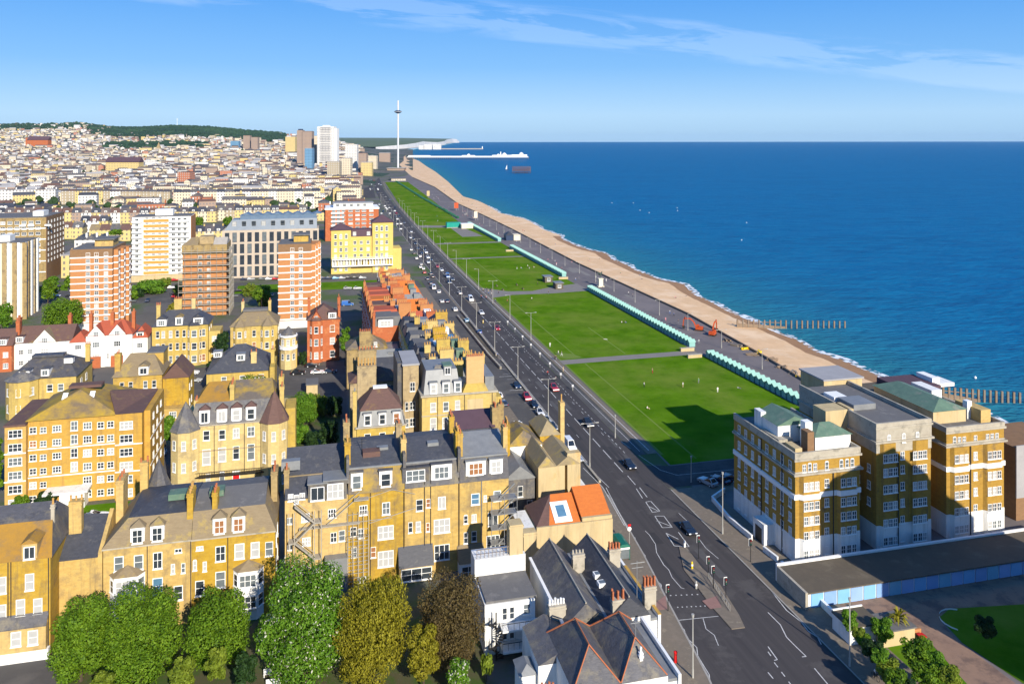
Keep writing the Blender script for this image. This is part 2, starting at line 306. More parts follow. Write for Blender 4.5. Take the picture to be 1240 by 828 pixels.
def pane_mesh(w, h, g):
    x = w/2-.02; return MB().add([(-x,-.03,.02),(x,-.03,.02),(x,-.03,h-.02),(-x,-.03,h-.02)], [(0,1,2,3)]).mesh('pane', g)
GL = ['glass_dark']*6+['glass_grey']*3+['glass_blind']*3+['glass_warm']
def q(x, s=.15): return max(s, round(x/s)*s)
def add_win(parent, x, y, z, w, h, rz=0, style='sash', glass=None, sub=True, fm='white_paint', name='window'):
    g = glass or random.choice(GL); w = q(w); h = q(h)
    if sub:
        o = link(name, cached(('wf', w, h, style, fm), lambda: win_frame(w, h, style, None, fm)), parent, (x, y, z), rz)
        link('pane', cached(('wp', w, h, g), lambda: pane_mesh(w, h, g)), o)
    else: o = link(name, cached(('wc', w, h, style, g, fm), lambda: win_frame(w, h, style, g, fm)), parent, (x, y, z), rz)
    return o
def pot_mesh(h, m): return MB().cyl(0, 0, 0, h*.8, .17, .13, 7).cyl(0, 0, h*.8, h, .17, .15, 7).mesh('chimney_pot', m)
RZ = {'F': 0, 'R': math.pi/2, 'L': -math.pi/2, 'B': math.pi}
class Bld:
    def __init__(s, name, label, cat, p, rz=None, group=None):
        s.rz = TH if rz is None else rz; s.p = Vector((p[0], p[1], p[2] if len(p) > 2 else 0.0)); s.root = empty(name, s.p, s.rz, label, cat, group)
        s.c = math.cos(s.rz); s.s = math.sin(s.rz)
    def loc(s, P): d = (P[0]-s.p.x, P[1]-s.p.y); return (d[0]*s.c+d[1]*s.s, -d[0]*s.s+d[1]*s.c)
    def hit(s, px, py, y=0.0, axis='F', x=0.0):
        C = s.loc((0, 0)); d = ((px-CX)/F, 1.0); dl = (d[0]*s.c+d[1]*s.s, -d[0]*s.s+d[1]*s.c); dz = -(py-YH)/F
        t = (y-C[1])/dl[1] if axis == 'F' else (x-C[0])/dl[0]
        return (C[0]+t*dl[0], H+t*dz-s.p.z, t/F, C[1]+t*dl[1])
    def part(s, name, mb, m): return mb.build(name, m, s.root)
    def box(s, name, m, *a): return MB().box(*a).build(name, m, s.root)
    def win(s, face, x, z, w, h, off=0.0, **k):      # x along the face, off = the face's plane
        P = {'F': (x, off), 'B': (x, off), 'R': (off, x), 'L': (off, x)}[face]
        return add_win(s.root, P[0], P[1], z, w, h, RZ[face], **k)
    def pxwin(s, L, off=0.0, **k):
        for t in L:
            x, z, m, _ = s.hit(t[0], t[1], off); kk = dict(k)
            if len(t) > 4: kk['style'] = t[4]
            if len(t) > 5: kk['glass'] = t[5]
            s.win('F', x, z-t[3]*m/2, t[2]*m, t[3]*m, off, **kk)
    def chim(s, x, y, z0, z1, wx=1.0, wy=.8, pots=3, m='yellow_brick', pm='terracotta', ph=.8, rows=1):
        b = MB().box(-wx/2, wx/2, -wy/2, wy/2, 0, z1-z0).box(-wx/2-.1, wx/2+.1, -wy/2-.1, wy/2+.1, z1-z0-.55, z1-z0-.3).box(-wx/2-.06, wx/2+.06, -wy/2-.06, wy/2+.06, z1-z0-.12, z1-z0+.06)
        o = b.build('chimney', m, s.root, loc=(x, y, z0))
        for r in range(rows):
            for i in range(pots):
                if wx >= wy: P = ((i-(pots-1)/2)*(wx*.86/max(pots-1, 1)), (r-(rows-1)/2)*.4)
                else: P = ((r-(rows-1)/2)*.4, (i-(pots-1)/2)*(wy*.86/max(pots-1, 1)))
                hh = ph*random.choice((.85, 1, 1.15)); link('chimney_pot', cached(('pot', round(hh, 2), pm), lambda: pot_mesh(hh, pm)), o, (P[0], P[1], z1-z0+.05))
        return o
    def dormer(s, x, y, z, w, h, depth, roof='gable', rm='slate', wm='white_paint', glass=None, style='case', face='F'):
        b = MB().box(-w/2, w/2, 0, depth, 0, h); o = b.build('dormer', wm, s.root, loc=(x, y, z), rz=RZ[face])
        rb = MB()
        if roof == 'gable': rb.gable(-w/2, w/2, 0, depth, h+.003, w*.38, .18, 'y')
        elif roof == 'hip': rb.hip(-w/2, w/2, 0, depth, h+.003, w*.4, .18)
        else: rb.box(-w/2-.15, w/2+.15, -.15, depth, h+.003, h+.18)
        rb.build('dormer_roof', rm, o)
        add_win(o, 0, -.01, .18, w*.72, h*.78, 0, style, glass, sub=False)
        return o
    def pipe(s, x, y, z0, z1): return MB().tube((x, y-.1, z0), (x, y-.1, z1), .07, 5).build('drainpipe', 'pipe', s.root)
    def bands(s, x0, x1, y0, y1, zs, m='stone', t=.3, pr=.12, name='string_course'):
        for z in zs:
            MB().box(x0-pr, x1+pr, y0-pr, y0, z, z+t).box(x1, x1+pr, y0, y1, z, z+t).box(x0-pr, x0, y0, y1, z, z+t).build(name, m, s.root)
def at(pxL, pyL, z): return G(pxL, pyL, z)
def width(p, px):
    k = (px-CX)/F; return (k*p.y-p.x)/(S.x-k*S.y)
def depth(p, px):          # run along R from p until the picture column px
    k = (px-CX)/F; return (k*p.y-p.x)/(R.x-k*R.y)
# ================================================================== the ground
def poly(name, pts, m, kind='structure', z=None):
    P = [(p[0], p[1], (p[2] if len(p) > 2 else 0) if z is None else z) for p in pts]
    me = bpy.data.meshes.new(name); me.from_pydata(P, [], [tuple(range(len(P)))]); me.materials.append(M[m] if isinstance(m, str) else m)
    me.update()
    if me.polygons[0].normal.z < 0: me.flip_normals()
    return tag(link(name, me), kind=kind)
CUR = [toUV(G(*p)) for p in [(500,288),(486,270),(471,250),(459,230),(455,215),(459.5,203),(464,195),(470,188)]]
CU = [0, 450]+[c[0] for c in CUR]; CV = [0, 0]+[c[1]-66.5 for c in CUR]
def shift(u): return float(np.interp(u, CU, CV)) if u > 450 else 0.0
def RV(u, v, z=0.0): return UV(u, v+shift(u), z)
US = [-120, 60, 85, 101, 118, 134, 143, 160, 183, 250, 350, 450, 520, 600, 690, 790, 890, 1000, 1180, 1350, 1550, 1800, 2090, 2400, 2700, 3100, 3640]
def strip(name, fa, fb, u0, u1, z, m, kind='structure'):
    us = [u0]+[u for u in US if u0 < u < u1]+[u1]; v = []; f = []
    for i, u in enumerate(us):
        a = fa(u) if callable(fa) else fa; b = fb(u) if callable(fb) else fb
        v += [tuple(RV(u, a, z)), tuple(RV(u, b, z))]
        if i: f.append((2*i-2, 2*i-1, 2*i+1, 2*i))
    me = bpy.data.meshes.new(name); me.from_pydata(v, [], f); me.materials.append(M[m]); return tag(link(name, me), kind=kind)
# land: one sheet out to the far coast
PROM = [(984,467),(930,434),(835,381),(702,320),(620,277.5),(588,262),(555,247),(527,227),(500,215),(494,210)]
promUV = [toUV(G(*p)) for p in PROM]
coast = [UV(-300, 147)]+[UV(u, v) for u, v in promUV]+[G(484,200), G(482,193), G(478,187), G(482,183.5), G(500,179.5), G(530,176.5), G(548,173.2), Vector((-9000, 15500, 0)), Vector((-9000, -300, 0))]
poly('ground', coast, 'town_ground', z=0)
# hills rising behind the town, seen as the skyline on the left
SKP = [-500, -60, 0, 70, 97, 110, 130, 165, 210, 250, 300, 335, 365, 400, 440, 470, 500]; SKY = [150, 152, 153, 152, 150.5, 153, 156, 157, 154.5, 156, 160.5, 163, 165, 166, 168, 171, 173]
def terr(X, Y):
    if Y < 900: return 0.0
    px = CX+F*X/Y; sk = float(np.interp(px, SKP, SKY)); R_ = 76+(YH-sk)*4000/F
    t = min(1.0, (Y-900)/3100); return max(0.0, R_*t**1.7)
v = []; f = []; ys = [860, 1000, 1150, 1300, 1500, 1700, 1900, 2150, 2400, 2700, 3000, 3350, 3700, 4000, 4600, 5600]; pxs = list(range(-500, 501, 20))
for j, Y in enumerate(ys):
    for i, px in enumerate(pxs):
        X = (px-CX)*Y/F; z = terr(X, Y) if Y <= 4000 else terr(X*4000/Y, 4000)-(Y-4000)*.02
        edge = np.interp(px, [380, 470], [1, 0]); z = z*edge
        v.append((X, Y, -6 if j == 0 else z+.3-(1 if z < .5 else 0)))
        if i and j: a = j*len(pxs)+i; f.append((a-1-len(pxs), a-len(pxs), a, a-1))
D('hill_ground', (.16, .14, .12), (.09, .09, .07), .02, c3=(.03, .06, .03), s3=.006, t3=.52, w3=.05)
me = bpy.data.meshes.new('hills'); me.from_pydata(v, [], f); me.materials.append(M['hill_ground']); me.polygons.foreach_set('use_smooth', [True]*len(me.polygons)); tag(link('hills', me), kind='structure')
def gz(X, Y):
    if Y < 900: return 0.0
    px = CX+F*X/Y; return terr(X, Y)*float(np.interp(px, [380, 470], [1, 0]))
# shore
WL = [(1240,521),(1212,511),(1170,492),(1130,478),(1097,470),(1055,452),(1020,436),(992,427),(965,412),(945,404),(925,395),(902,386),(870,370),(850,361),(836,352),(828,344),(812,341),(795,337),(775,329),(755,319),(742,314),(733,306),(715,303),(700,298),(684,291),(676,284),(660,279),(645,270),(635,265),(622,262),(605,258),(596,252),(582,245),(576,242.5),(560,238),(542,220),(527,208),(517,202),(507,195),(497,191),(489,188.5)]
wl = sorted(toUV(G(px, py, -2)) for px, py in WL); wu = [a for a, b in wl]; wv = [b for a, b in wl]
far = [toUV(G(px, py, -2)) for px, py in [(490,186.5),(497,182.5),(507,180.2),(531,177.2),(549,173.6)]]
wu += [a for a, b in far]; wv += [b for a, b in far]
for i in range(1, len(wu)): wu[i] = max(wu[i], wu[i-1]+.5)
def shore(u): return float(np.interp(u, wu, wv)) + (0 if u > wu[0] else (u-wu[0])*-.05)
def prom(u): return float(np.interp(u, [-300]+[a for a, b in promUV]+[2300, 2700, 3300, 4000], [147]+[b for a, b in promUV]+[toUV(G(484,200))[1], toUV(G(482,193))[1], toUV(G(480,188))[1], toUV(G(482,184))[1]]))
bu = sorted(set(list(np.arange(-100, 600, 4.0))+list(np.arange(600, 1500, 10.0))+list(np.arange(1500, 3700, 50.0)))); v = []; f = []; NT = 12
rr = random.Random(3)
for i, u in enumerate(bu):
    a = prom(u); b = max(shore(u)+1.2, a+4)
    for k in range(NT+1):
        t = k/NT; z = -.3-1.72*t**1.2+(.22*math.sin(t*9+u*.02)*math.sin(math.pi*t))*(1 if t < .9 else 0)+(rr.uniform(-.12, .12) if 0 < k < NT-2 else 0)
        v.append(tuple(UV(u, a+(b-a)*t, z)))
    if i:
        for k in range(NT): q0 = (i-1)*(NT+1)+k; f.append((q0, q0+1, q0+NT+2, q0+NT+1))
me = bpy.data.meshes.new('beach'); me.from_pydata(v, [], f); me.materials.append(M['shingle']); me.materials.append(M['wet_shingle']); me.polygons.foreach_set('use_smooth', [True]*len(me.polygons))
me.polygons.foreach_set('material_index', [1 if (i % NT) >= NT-3 and bu[min(len(bu)-1, i//NT)] < 600 else 0 for i in range(len(f))])
tag(link('beach', me), kind='structure')
# sea: one sheet to the horizon, its colour following the depth of the water
su = sorted(set(list(np.arange(-100, 700, 6.0))+list(np.arange(700, 2000, 25.0))+[2100, 2300, 2500, 2700, 2900, 3200, 3600, 4200, 5000, 6000, 7000, 8000, 9500, 11000, 13000, 15000, 17000]))
sd = [-8, 0, 5, 10, 18, 30, 50, 80, 130, 220, 400, 800, 2000, 5000, 18000]; v = []; f = []; sh = []
for i, u in enumerate(su):
    for k, d in enumerate(sd):
        v.append(tuple(UV(u, shore(u)+d, -2.0))); sh.append(math.exp(-max(d, 0)/45))
        if i and k: a = i*len(sd)+k; f.append((a-1-len(sd), a-len(sd), a, a-1))
me = bpy.data.meshes.new('sea'); me.from_pydata(v, [], f); at_ = me.attributes.new('shoal', 'FLOAT', 'POINT'); at_.data.foreach_set('value', sh)
m = bpy.data.materials.new('sea_water'); m.use_nodes = True; n = m.node_tree; b = n.nodes['Principled BSDF']
geo = n.nodes.new('ShaderNodeNewGeometry'); mp = n.nodes.new('ShaderNodeMapping'); mp.inputs['Rotation'].default_value = (0, 0, .35); mp.inputs['Scale'].default_value = (.35, 1, 1); n.links.new(geo.outputs['Position'], mp.inputs[0])
def nz(sc_, det=4, src=mp): 
    q_ = n.nodes.new('ShaderNodeTexNoise'); q_.inputs['Scale'].default_value = sc_; q_.inputs['Detail'].default_value = det; n.links.new(src.outputs[0], q_.inputs['Vector']); return q_.outputs[0]
def mix(fac, a, b_):
    q_ = n.nodes.new('ShaderNodeMix'); q_.data_type = 'RGBA'
    if isinstance(fac, float): q_.inputs[0].default_value = fac
    else: n.links.new(fac, q_.inputs[0])
    for i, c in ((6, a), (7, b_)):
        if isinstance(c, tuple): q_.inputs[i].default_value = (*c, 1)
        else: n.links.new(c, q_.inputs[i])
    return q_.outputs[2]
def mr(x, a, b_):
    q_ = n.nodes.new('ShaderNodeMapRange'); n.links.new(x, q_.inputs[0]); q_.inputs[1].default_value = a; q_.inputs[2].default_value = b_; return q_.outputs[0]
c = mix(mr(nz(.012), .35, .65), (.0002, .088, .225), (.0002, .108, .27)); c = mix(mr(nz(.13, 7), .36, .64), c, (.001, .135, .30))
atn = n.nodes.new('ShaderNodeAttribute'); atn.attribute_name = 'shoal'
sq = n.nodes.new('ShaderNodeMath'); sq.operation = 'MULTIPLY'; n.links.new(atn.outputs['Fac'], sq.inputs[0]); sq.inputs[1].default_value = .75
c = mix(sq.outputs[0], c, (.03, .19, .21)); n.links.new(c, b.inputs['Base Color'])
b.inputs['Roughness'].default_value = .42; b.inputs['Specular IOR Level'].default_value = .03; b.inputs['IOR'].default_value = 1.33
bp = n.nodes.new('ShaderNodeBump'); bp.inputs['Strength'].default_value = .9; bp.inputs['Distance'].default_value = 1.8
ad = n.nodes.new('ShaderNodeMath'); ad.operation = 'MULTIPLY_ADD'; n.links.new(nz(.11, 5), ad.inputs[0]); ad.inputs[1].default_value = 1.0; n.links.new(nz(.5, 3), ad.inputs[2])
n.links.new(ad.outputs[0], bp.inputs['Height']); n.links.new(bp.outputs[0], b.inputs['Normal'])
me.materials.append(m); tag(link('sea', me), kind='structure')
# surf: broken white water lying along the edge of the beach
fm = bpy.data.materials.new('surf_foam'); fm.use_nodes = True; n = fm.node_tree; b = n.nodes['Principled BSDF']; b.inputs['Base Color'].default_value = (.82, .84, .84, 1)
geo = n.nodes.new('ShaderNodeNewGeometry'); q1 = n.nodes.new('ShaderNodeTexNoise'); q1.inputs['Scale'].default_value = .4; q1.inputs['Detail'].default_value = 6; n.links.new(geo.outputs['Position'], q1.inputs[0])
r1 = n.nodes.new('ShaderNodeMapRange'); n.links.new(q1.outputs[0], r1.inputs[0]); r1.inputs[1].default_value = .43; r1.inputs[2].default_value = .56; n.links.new(r1.outputs[0], b.inputs['Alpha'])
v = []; f = []; fu = [u for u in np.arange(120, 900, 2.0)]
for i, u in enumerate(fu):
    wdt = .9+.6*math.sin(u*.21)+.5*math.sin(u*.083+1); s0 = shore(u)+.5*math.sin(u*.17)
    v += [tuple(UV(u, s0-.9, -1.80)), tuple(UV(u, s0+1.6+wdt*1.3, -1.93))]
    if i: f.append((2*i-2, 2*i-1, 2*i+1, 2*i))
me = bpy.data.meshes.new('surf'); me.from_pydata(v, [], f); me.materials.append(fm); tag(link('surf', me), kind='stuff', label='thin white line of surf along the shingle', cat='surf')
# promenade, lawn, roads
LL = [(465,220),(485,250),(505,272),(525,295),(556,326),(620,384),(775,527),(806,560)]
lawnR = [(495,220),(527,245),(557,270)]
strip('promenade', 78.7, 147, -120, 169, .012, 'prom_asphalt')
poly('promenade', [UV(168, 78.4)]+[G(*p) for p in LL[::-1]]+[G(494,212)]+[UV(u, v_) for u, v_ in promUV[::-1]]+[UV(160, 147.3)], 'prom_asphalt', z=.016)
poly('lawn', [UV(169, 78.9), UV(187, 79.3), UV(325, 79.2), UV(451, 78.6)]+[G(*p) for p in [(505,272),(485,250),(466,220.5),(494,220.5),(527,245),(557,270)]]+[UV(600, 127), UV(450, 127.8), UV(380, 129), UV(255, 129.6), UV(169, 132.4)], 'lawn', z=.03)
poly('path', [UV(252.5, 78.9), UV(257.5, 78.9), UV(258.2, 100), UV(258.5, 129.5), UV(253.5, 129.5), UV(253, 100)], 'path_grey', z=.045)
poly('path', [UV(366, 78.9), UV(392, 78.9), UV(380, 90), UV(378, 102), UV(386, 114), UV(392, 130), UV(372, 130), UV(370, 110), UV(371, 90)], 'path_grey', z=.045)
poly('path', [UV(489, 79), UV(493, 79), UV(493, 128), UV(489, 128)], 'path_grey', z=.045)
poly('path', [UV(560, 79), UV(566, 79), UV(566, 127), UV(560, 127)], 'path_grey', z=.045)
poly('path', [G(498,273.2), G(555,273.2), G(585,286), G(560,287), G(545,275.8), G(498,275.8)], 'path_grey', z=.047)
def kl(u): return float(np.interp(u, [-120, 60, 85, 101, 118, 134, 143, 160, 172, 400], [43, 46, 50, 53.1, 55.2, 57.3, 58.2, 59.6, 60.3, 60.3]))
strip('pavement', 37, lambda u: kl(u)-.1, -120, 400, .10, 'paving')
strip('pavement', 73.4, 82, -120, 157, .10, 'paving')
strip('road', kl, 73.3, -120, 3640, .02, 'asphalt')
strip('kerb', lambda u: kl(u)-.3, kl, -120, 158, .12, 'kerb')
strip('kerb', 73.3, 73.55, -120, 157, .12, 'kerb')
strip('service_road', 51.6, 59.2, 162, 420, .115, 'old_asphalt')
strip('cycle_path', 73.5, 76.0, 176, 900, .06, 'old_asphalt')
strip('pavement', 76.2, 78.7, 176, 1400, .10, 'paving')
poly('side_street', [UV(158, 73.4), UV(170, 73.4), UV(168.5, 79), UV(169, 145), UV(157, 145)], 'asphalt', z=.028)
poly('pavement', [UV(157, 80), UV(153.5, 80), UV(153.5, 146), UV(157, 146)], 'paving', z=.09)
# left-hand streets between the blocks of houses
poly('road', [UV(402, -150), UV(402, 50), UV(420, 50), UV(420, -150)], 'old_asphalt', z=.03)
poly('lawn', [UV(405, -42), UV(405, 32), UV(427, 32), UV(427, -42)], 'lawn', z=.05)
poly('road', [G(60,368), G(60,345), G(300,342), G(300,366)], 'old_asphalt', z=.025)
poly('lawn', [G(55,352), G(55,345), G(82,345), G(82,352)], 'lawn', z=.05)
poly('road', [G(180,480), G(185,446), G(418,442), G(418,478)], 'old_asphalt', z=.03)
poly('road', [G(390,720), G(418,720), G(420,420), G(405,420)], 'old_asphalt', z=.035)
poly('car_park', [G(440,240), G(455,240), G(449,214), G(440,214)], 'asphalt', z=.04)
poly('road', [G(-30,840), G(75,840), G(68,792), G(-30,800)], 'old_asphalt', z=.03)
poly('yard', [G(180,612), G(213,612), G(210,540), G(186,540)], 'old_asphalt', z=.04)
poly('yard', [G(98,680), G(140,680), G(140,612), G(98,612)], 'old_asphalt', z=.04)
# road markings
mk = MB()
def dash(u0, u1, v, wd=.14, z=.034):
    P = [RV(u0, v-wd/2, z), RV(u0, v+wd/2, z), RV(u1, v+wd/2, z), RV(u1, v-wd/2, z)]; mk.add(P, [(0,1,2,3)])
def pline(L, wd=.13, z=.034):
    P = [G(px, py, z) for px, py in L]
    for a, b in zip(P, P[1:]):
        d = (b-a).normalized(); nn = Vector((-d.y, d.x, 0))*(wd/2); mk.add([a-nn, b-nn, b+nn, a+nn], [(0,1,2,3)])
u = 168
while u < 900: dash(u, u+5.5, 66.7, .2); u += 7.5
for v0 in (63.5, 70.2):
    u = 190
    while u < 700:
        if not 330 < u < 372: dash(u, u+2, v0, .11)
        u += 8
u = 178
while u < 330: dash(u, u+1.2, 71.2, .14); u += 2.6
strip('road_marking', 60.5, 60.62, 175, 900, .036, 'road_white'); strip('road_marking', 75.0, 75.12, 178, 700, .07, 'road_white')
strip('road_marking', 77.3, 77.5, 178, 700, .106, 'road_white')
# diamonds ahead of the refuge
cx4 = lambda L: [(620+a/4, 480+b/4) for a, b in L]; cx3 = lambda L: [(560+a/4, 621+b/4) for a, b in L]
for L in ([(560,383),(598,427)], [(602,445),(632,492)], [(618,440),(655,487)], [(648,510),(680,560),(716,554),(672,506),(648,510)], [(692,578),(728,634),(776,632),(736,578),(692,578)], [(746,660),(786,722),(858,726),(806,656)], [(746,660),(806,690)], [(700,600),(772,628)], [(660,530),(706,552)]): pline(cx4(L), .16)
for L in ([(885,85),(905,105),(935,150),(940,190),(975,250),(1000,275),(1015,310),(1060,362),(1075,365)], [(1048,0),(1090,40),(1120,75),(1150,130),(1180,170),(1240,220)],
          [(1060,210),(1085,250),(1110,300),(1150,350),(1165,362)], [(735,60),(790,82),(835,118),(850,160),(885,205),(890,240),(925,285),(945,330),(962,345),(965,372)],
          [(1040,525),(1075,565),(1085,600),(1135,650),(1140,690),(1170,740),(1195,780),(1200,820)], [(1165,508),(1180,560),(1220,590),(1240,640)], [(1045,518),(1240,498)]): pline(cx3(L), .12)
c6 = lambda L: [(930+a/4, 621+b/4) for a, b in L]
for L in ([(0,355),(50,420),(90,470),(160,525),(195,570),(240,600),(258,635)], [(0,480),(60,540),(90,600),(140,650),(185,693),(165,695)], [(225,750),(290,828)], [(0,645),(25,680),(45,708),(30,712)], [(30,722),(48,745)], [(65,768),(82,790)], [(0,770),(25,800)], [(0,670),(14,690)], [(100,815),(110,828)]): pline(c6(L), .15)
for a, b in (((345,345),(440,440)), ((372,345),(470,440)), ((440,440),(545,625)), ((455,440),(560,640))): pline(cx4([a, b]), .14, .13 if a[0] < 440 else .125)
for k in range(9):          # studs and stop lines at the crossing
    pline(cx3([(1005+k*26, 398-k*1), (1012+k*26, 398-k)]), .25); pline(cx3([(1040+k*22, 455-k), (1046+k*22, 455-k)]), .25)
pline([(752,534),(775,552),(800,569),(820,575),(890,568)], .12, .04)
for k in range(12):
    a = RV(196+k*5.6, 56.6, .13); b = RV(196+k*5.6, 59.1, .13); d = .05; mk.add([a, b, b+Vector((0, .12, 0)), a+Vector((0, .12, 0))], [(0,1,2,3)])
    if k < 2: mk.add([RV(230+k*14, 55, .13), RV(230+k*14, 59, .13), RV(230.2+k*14, 59, .13), RV(230.2+k*14, 55, .13)], [(0,1,2,3)])
tag(mk.build('road_marking', 'road_white'), kind='structure')
poly('crossing_pad', [G(780,741), G(806,721), G(808,738), G(785,741)], 'red_tactile', z=.125)
poly('crossing_pad', [G(850,728), G(868,722), G(874,736), G(860,738)], 'red_tactile', z=.145)
# refuge island in the middle of the carriageway
mb = MB(); P = [G(px, py, 0) for px, py in [(822,662),(832,664),(850,688),(872,708),(895,745),(902,760),(886,762),(862,735),(840,705),(828,690)]]
mb.prism([(p.x, p.y) for p in P], 0, .14); tag(mb.build('traffic_island', 'paving'), kind='structure')
poly('traffic_island', [UV(335, 66.2), UV(335, 67.4), UV(366, 70.5), UV(374, 68.2), UV(374, 65.4), UV(352, 66)], 'paving', z=.14)
# low kerb wall between service road and main road, and the sunken ramp beside the terrace
tag(MB().box(0, .45, 0, 1, 0, 1).build('dummy', 'kerb'), kind='structure'); bpy.data.objects.remove(bpy.data.objects['dummy'])
def wall_line(name, pts, t, h, m, label, cat, z0=0.0, cap=None, capm='white_paint'):
    r_ = empty(name, pts[0], 0, label, cat); mb = MB(); cb = MB()
    for a, b in zip(pts, pts[1:]):
        a = a-pts[0]; b = b-pts[0]; d = Vector((b.x-a.x, b.y-a.y, 0)).normalized(); nn = Vector((-d.y, d.x, 0))
        for bb, tt, za, zb in ((mb, t, z0, h),)+(((cb, t+.12, h+.002, h+cap),) if cap else ()):
            k = nn*(tt/2); V = [a-k, b-k, b+k, a+k]; bb.add([(p.x, p.y, za) for p in V]+[(p.x, p.y, zb) for p in V], [(0,3,2,1),(4,5,6,7),(0,1,5,4),(1,2,6,5),(2,3,7,6),(3,0,4,7)])
    mb.build('wall', m, r_)
    if cap: cb.build('coping', capm, r_)
    return r_
wall_line('low_wall', [UV(164, 59.7), UV(230, 59.7), UV(262, 59.7)], .5, .55, 'stone', 'low stone kerb wall between the parked cars and the main seafront road', 'wall')
wall_line('low_wall', [UV(252, 57.2), UV(268, 56.6), UV(330, 56)], .6, 1.0, 'stone', 'low stone wall beside the sunken ramp along the terrace', 'wall')
wall_line('low_wall', [UV(268, 59.3), UV(340, 59.3)], .5, 1.0, 'stone', 'stone parapet between ramp and traffic lanes near the red houses', 'wall')
poly('ramp', [UV(265, 57), UV(330, 56.6), UV(330, 59), UV(265, 59)], 'black_felt', z=.13)
wall_line('sea_wall', [UV(u, v_-.6) for u, v_ in [(60, 147)]+promUV[:-1]], .5, .75, 'timber', 'dark low railing wall between promenade and shingle beach', 'sea wall')
wall_line('garden_wall', [UV(62, 78.5), UV(93.7, 78.4), UV(124, 79.2)], .35, 1.1, 'white_render', 'long white garden wall beside the pavement in front of the garages', 'wall', cap=.12)
wall_line('garden_wall', [UV(125.5, 79.4), UV(129.5, 79.0)], .3, 1.0, 'white_render', 'short white wall in front of the near corner of the big mansion block', 'wall', cap=.1)
wall_line('garden_wall', [UV(133.5, 79.0), UV(141, 78.6), UV(150, 79.5), UV(153, 84)], .3, 1.0, 'white_render', 'white front wall curving round the shaded corner of the mansion block', 'wall', cap=.1)
D('worn_grass', (.16, .215, .03), (.12, .19, .02), .3)
for v_, a, c in ((86.2, 171, 252), (86.0, 259, 366), (92, 392, 486), (88, 570, 690), (104, 260, 300)): strip('worn_line', v_, v_+.45, a, c, .036, 'worn_grass')
poly('worn_patch', [UV(262, 80), UV(268, 80.5), UV(264, 86), UV(259, 88), UV(258.6, 82)], 'worn_grass', z=.04)
strip('worn_line', 79.2, 79.9, 175, 485, .037, 'worn_grass')
D('tar_patch', (.05, .046, .046), (.04, .037, .038), .6); D('pale_patch', (.105, .098, .093), (.085, .08, .078), .6)
rt2 = random.Random(14)
for i in range(26):
    u = rt2.uniform(88, 420); v_ = rt2.uniform(kl(u)+1, 71); L = rt2.uniform(1.5, 14); w2 = rt2.uniform(.5, 1.6); z = .0245+i*.0003
    poly('tar_patch', [UV(u, v_, z), UV(u, v_+w2, z), UV(u+L, v_+w2+rt2.uniform(-.2, .2), z), UV(u+L, v_, z)], 'tar_patch' if i % 3 else 'pale_patch')
for i in range(14):
    u = rt2.uniform(200, 700); v_ = rt2.uniform(132.5, 143); z = .018+i*.0004; L = rt2.uniform(4, 30); w2 = rt2.uniform(.8, 3); poly('tar_patch', [UV(u, v_, z), UV(u, v_+w2, z), UV(u+L, v_+w2, z), UV(u+L, v_, z)], 'path_grey' if i % 2 else 'prom_patch' if 'prom_patch' in M else 'path_grey')
# ================================================================== the near houses, front row first
def rows(b, face, xs, zs, w, h, off=0.0, jitter=0, **k):
    for z in zs:
        for x in xs: b.win(face, x, z, w, h, off, **k)
def bay(b, x, w, d, z0, z1, rm='tan_tile', wm='white_paint', wins=True, rh=1.2):
    P = [(x-w/2, 0), (x-w/2+d*.7, -d), (x+w/2-d*.7, -d), (x+w/2, 0)]
    o = MB().prism(P, z0, z1).build('bay', wm, b.root)
    Q = [(x-w/2-.2, .0), (x-w/2+d*.7-.1, -d-.2), (x+w/2-d*.7+.1, -d-.2), (x+w/2+.2, .0)]
    MB().cone(Q, z1+.003, (x, .0, z1+rh)).build('bay_roof', rm, o)
    if wins:
        h = 1.9; n = max(1, round((z1-z0)/3.4))
        for k in range(n):
            z = z1-2.5-k*3.4
            add_win(o, x, -d-.01, z, w-d*1.4-.3, h, 0, 'wide' if w > 3.4 else 'sash', random.choice(GL), sub=False)
            for sg in (-1, 1):
                mx_ = x+sg*(w/2-d*.35); add_win(o, mx_+sg*.01, -d/2-.01, z, d*.9, h, sg*math.atan2(d, d*.7), 'sash', random.choice(GL), sub=False)
    return o
# F1: brick house at the left edge
p = at(-30, 684, 14.5); b = Bld('terraced_house', 'yellow brick house with orange lichen roof at the left edge beside the pavement', 'house', (p.x, p.y, 0)); W = width(p, 61)
b.box('wall', 'yellow_brick', 0, W, 0, 12, 0, 14.5)
mb = MB(); z0, z1 = 14.5, 19.0
mb.add([(-.3,-.3,z0),(W+.3,-.3,z0),(W-1.2,5.0,z1-1.2),(-.3,5.0,z1-1.2)], [(0,1,2,3)]); b.part('roof', mb, 'orange_lichen_slate')
mb = MB(); mb.add([(-.3,5,z1-1.19),(W-1.2,5,z1-1.19),(W-1.8,9,z1),(-.3,9,z1),(W+.3,-.3,z0),(W+.3,14,z0),(-.3,14,z0)], [(0,1,2,3),(4,5,2,1),(3,2,5,6)]); b.part('roof_slope', mb, 'slate')
b.dormer(b.hit(36, 675)[0], -.1, 14.4, 2.0, 2.4, 3, 'gable', 'orange_lichen_slate', 'yellow_brick', style='case', glass='glass_dark')
b.pxwin([(36,704,10,20,'sash','glass_blind'), (25,735,10,20,'sash','glass_blind'), (46,733,10,19,'sash','glass_blind'), (3,708,9,20,'sash','glass_blind'), (19.5,773,11,18,'sash','glass_blind'), (40,771,11,18,'sash','glass_blind'), (3,740,9,18,'sash','glass_blind')])
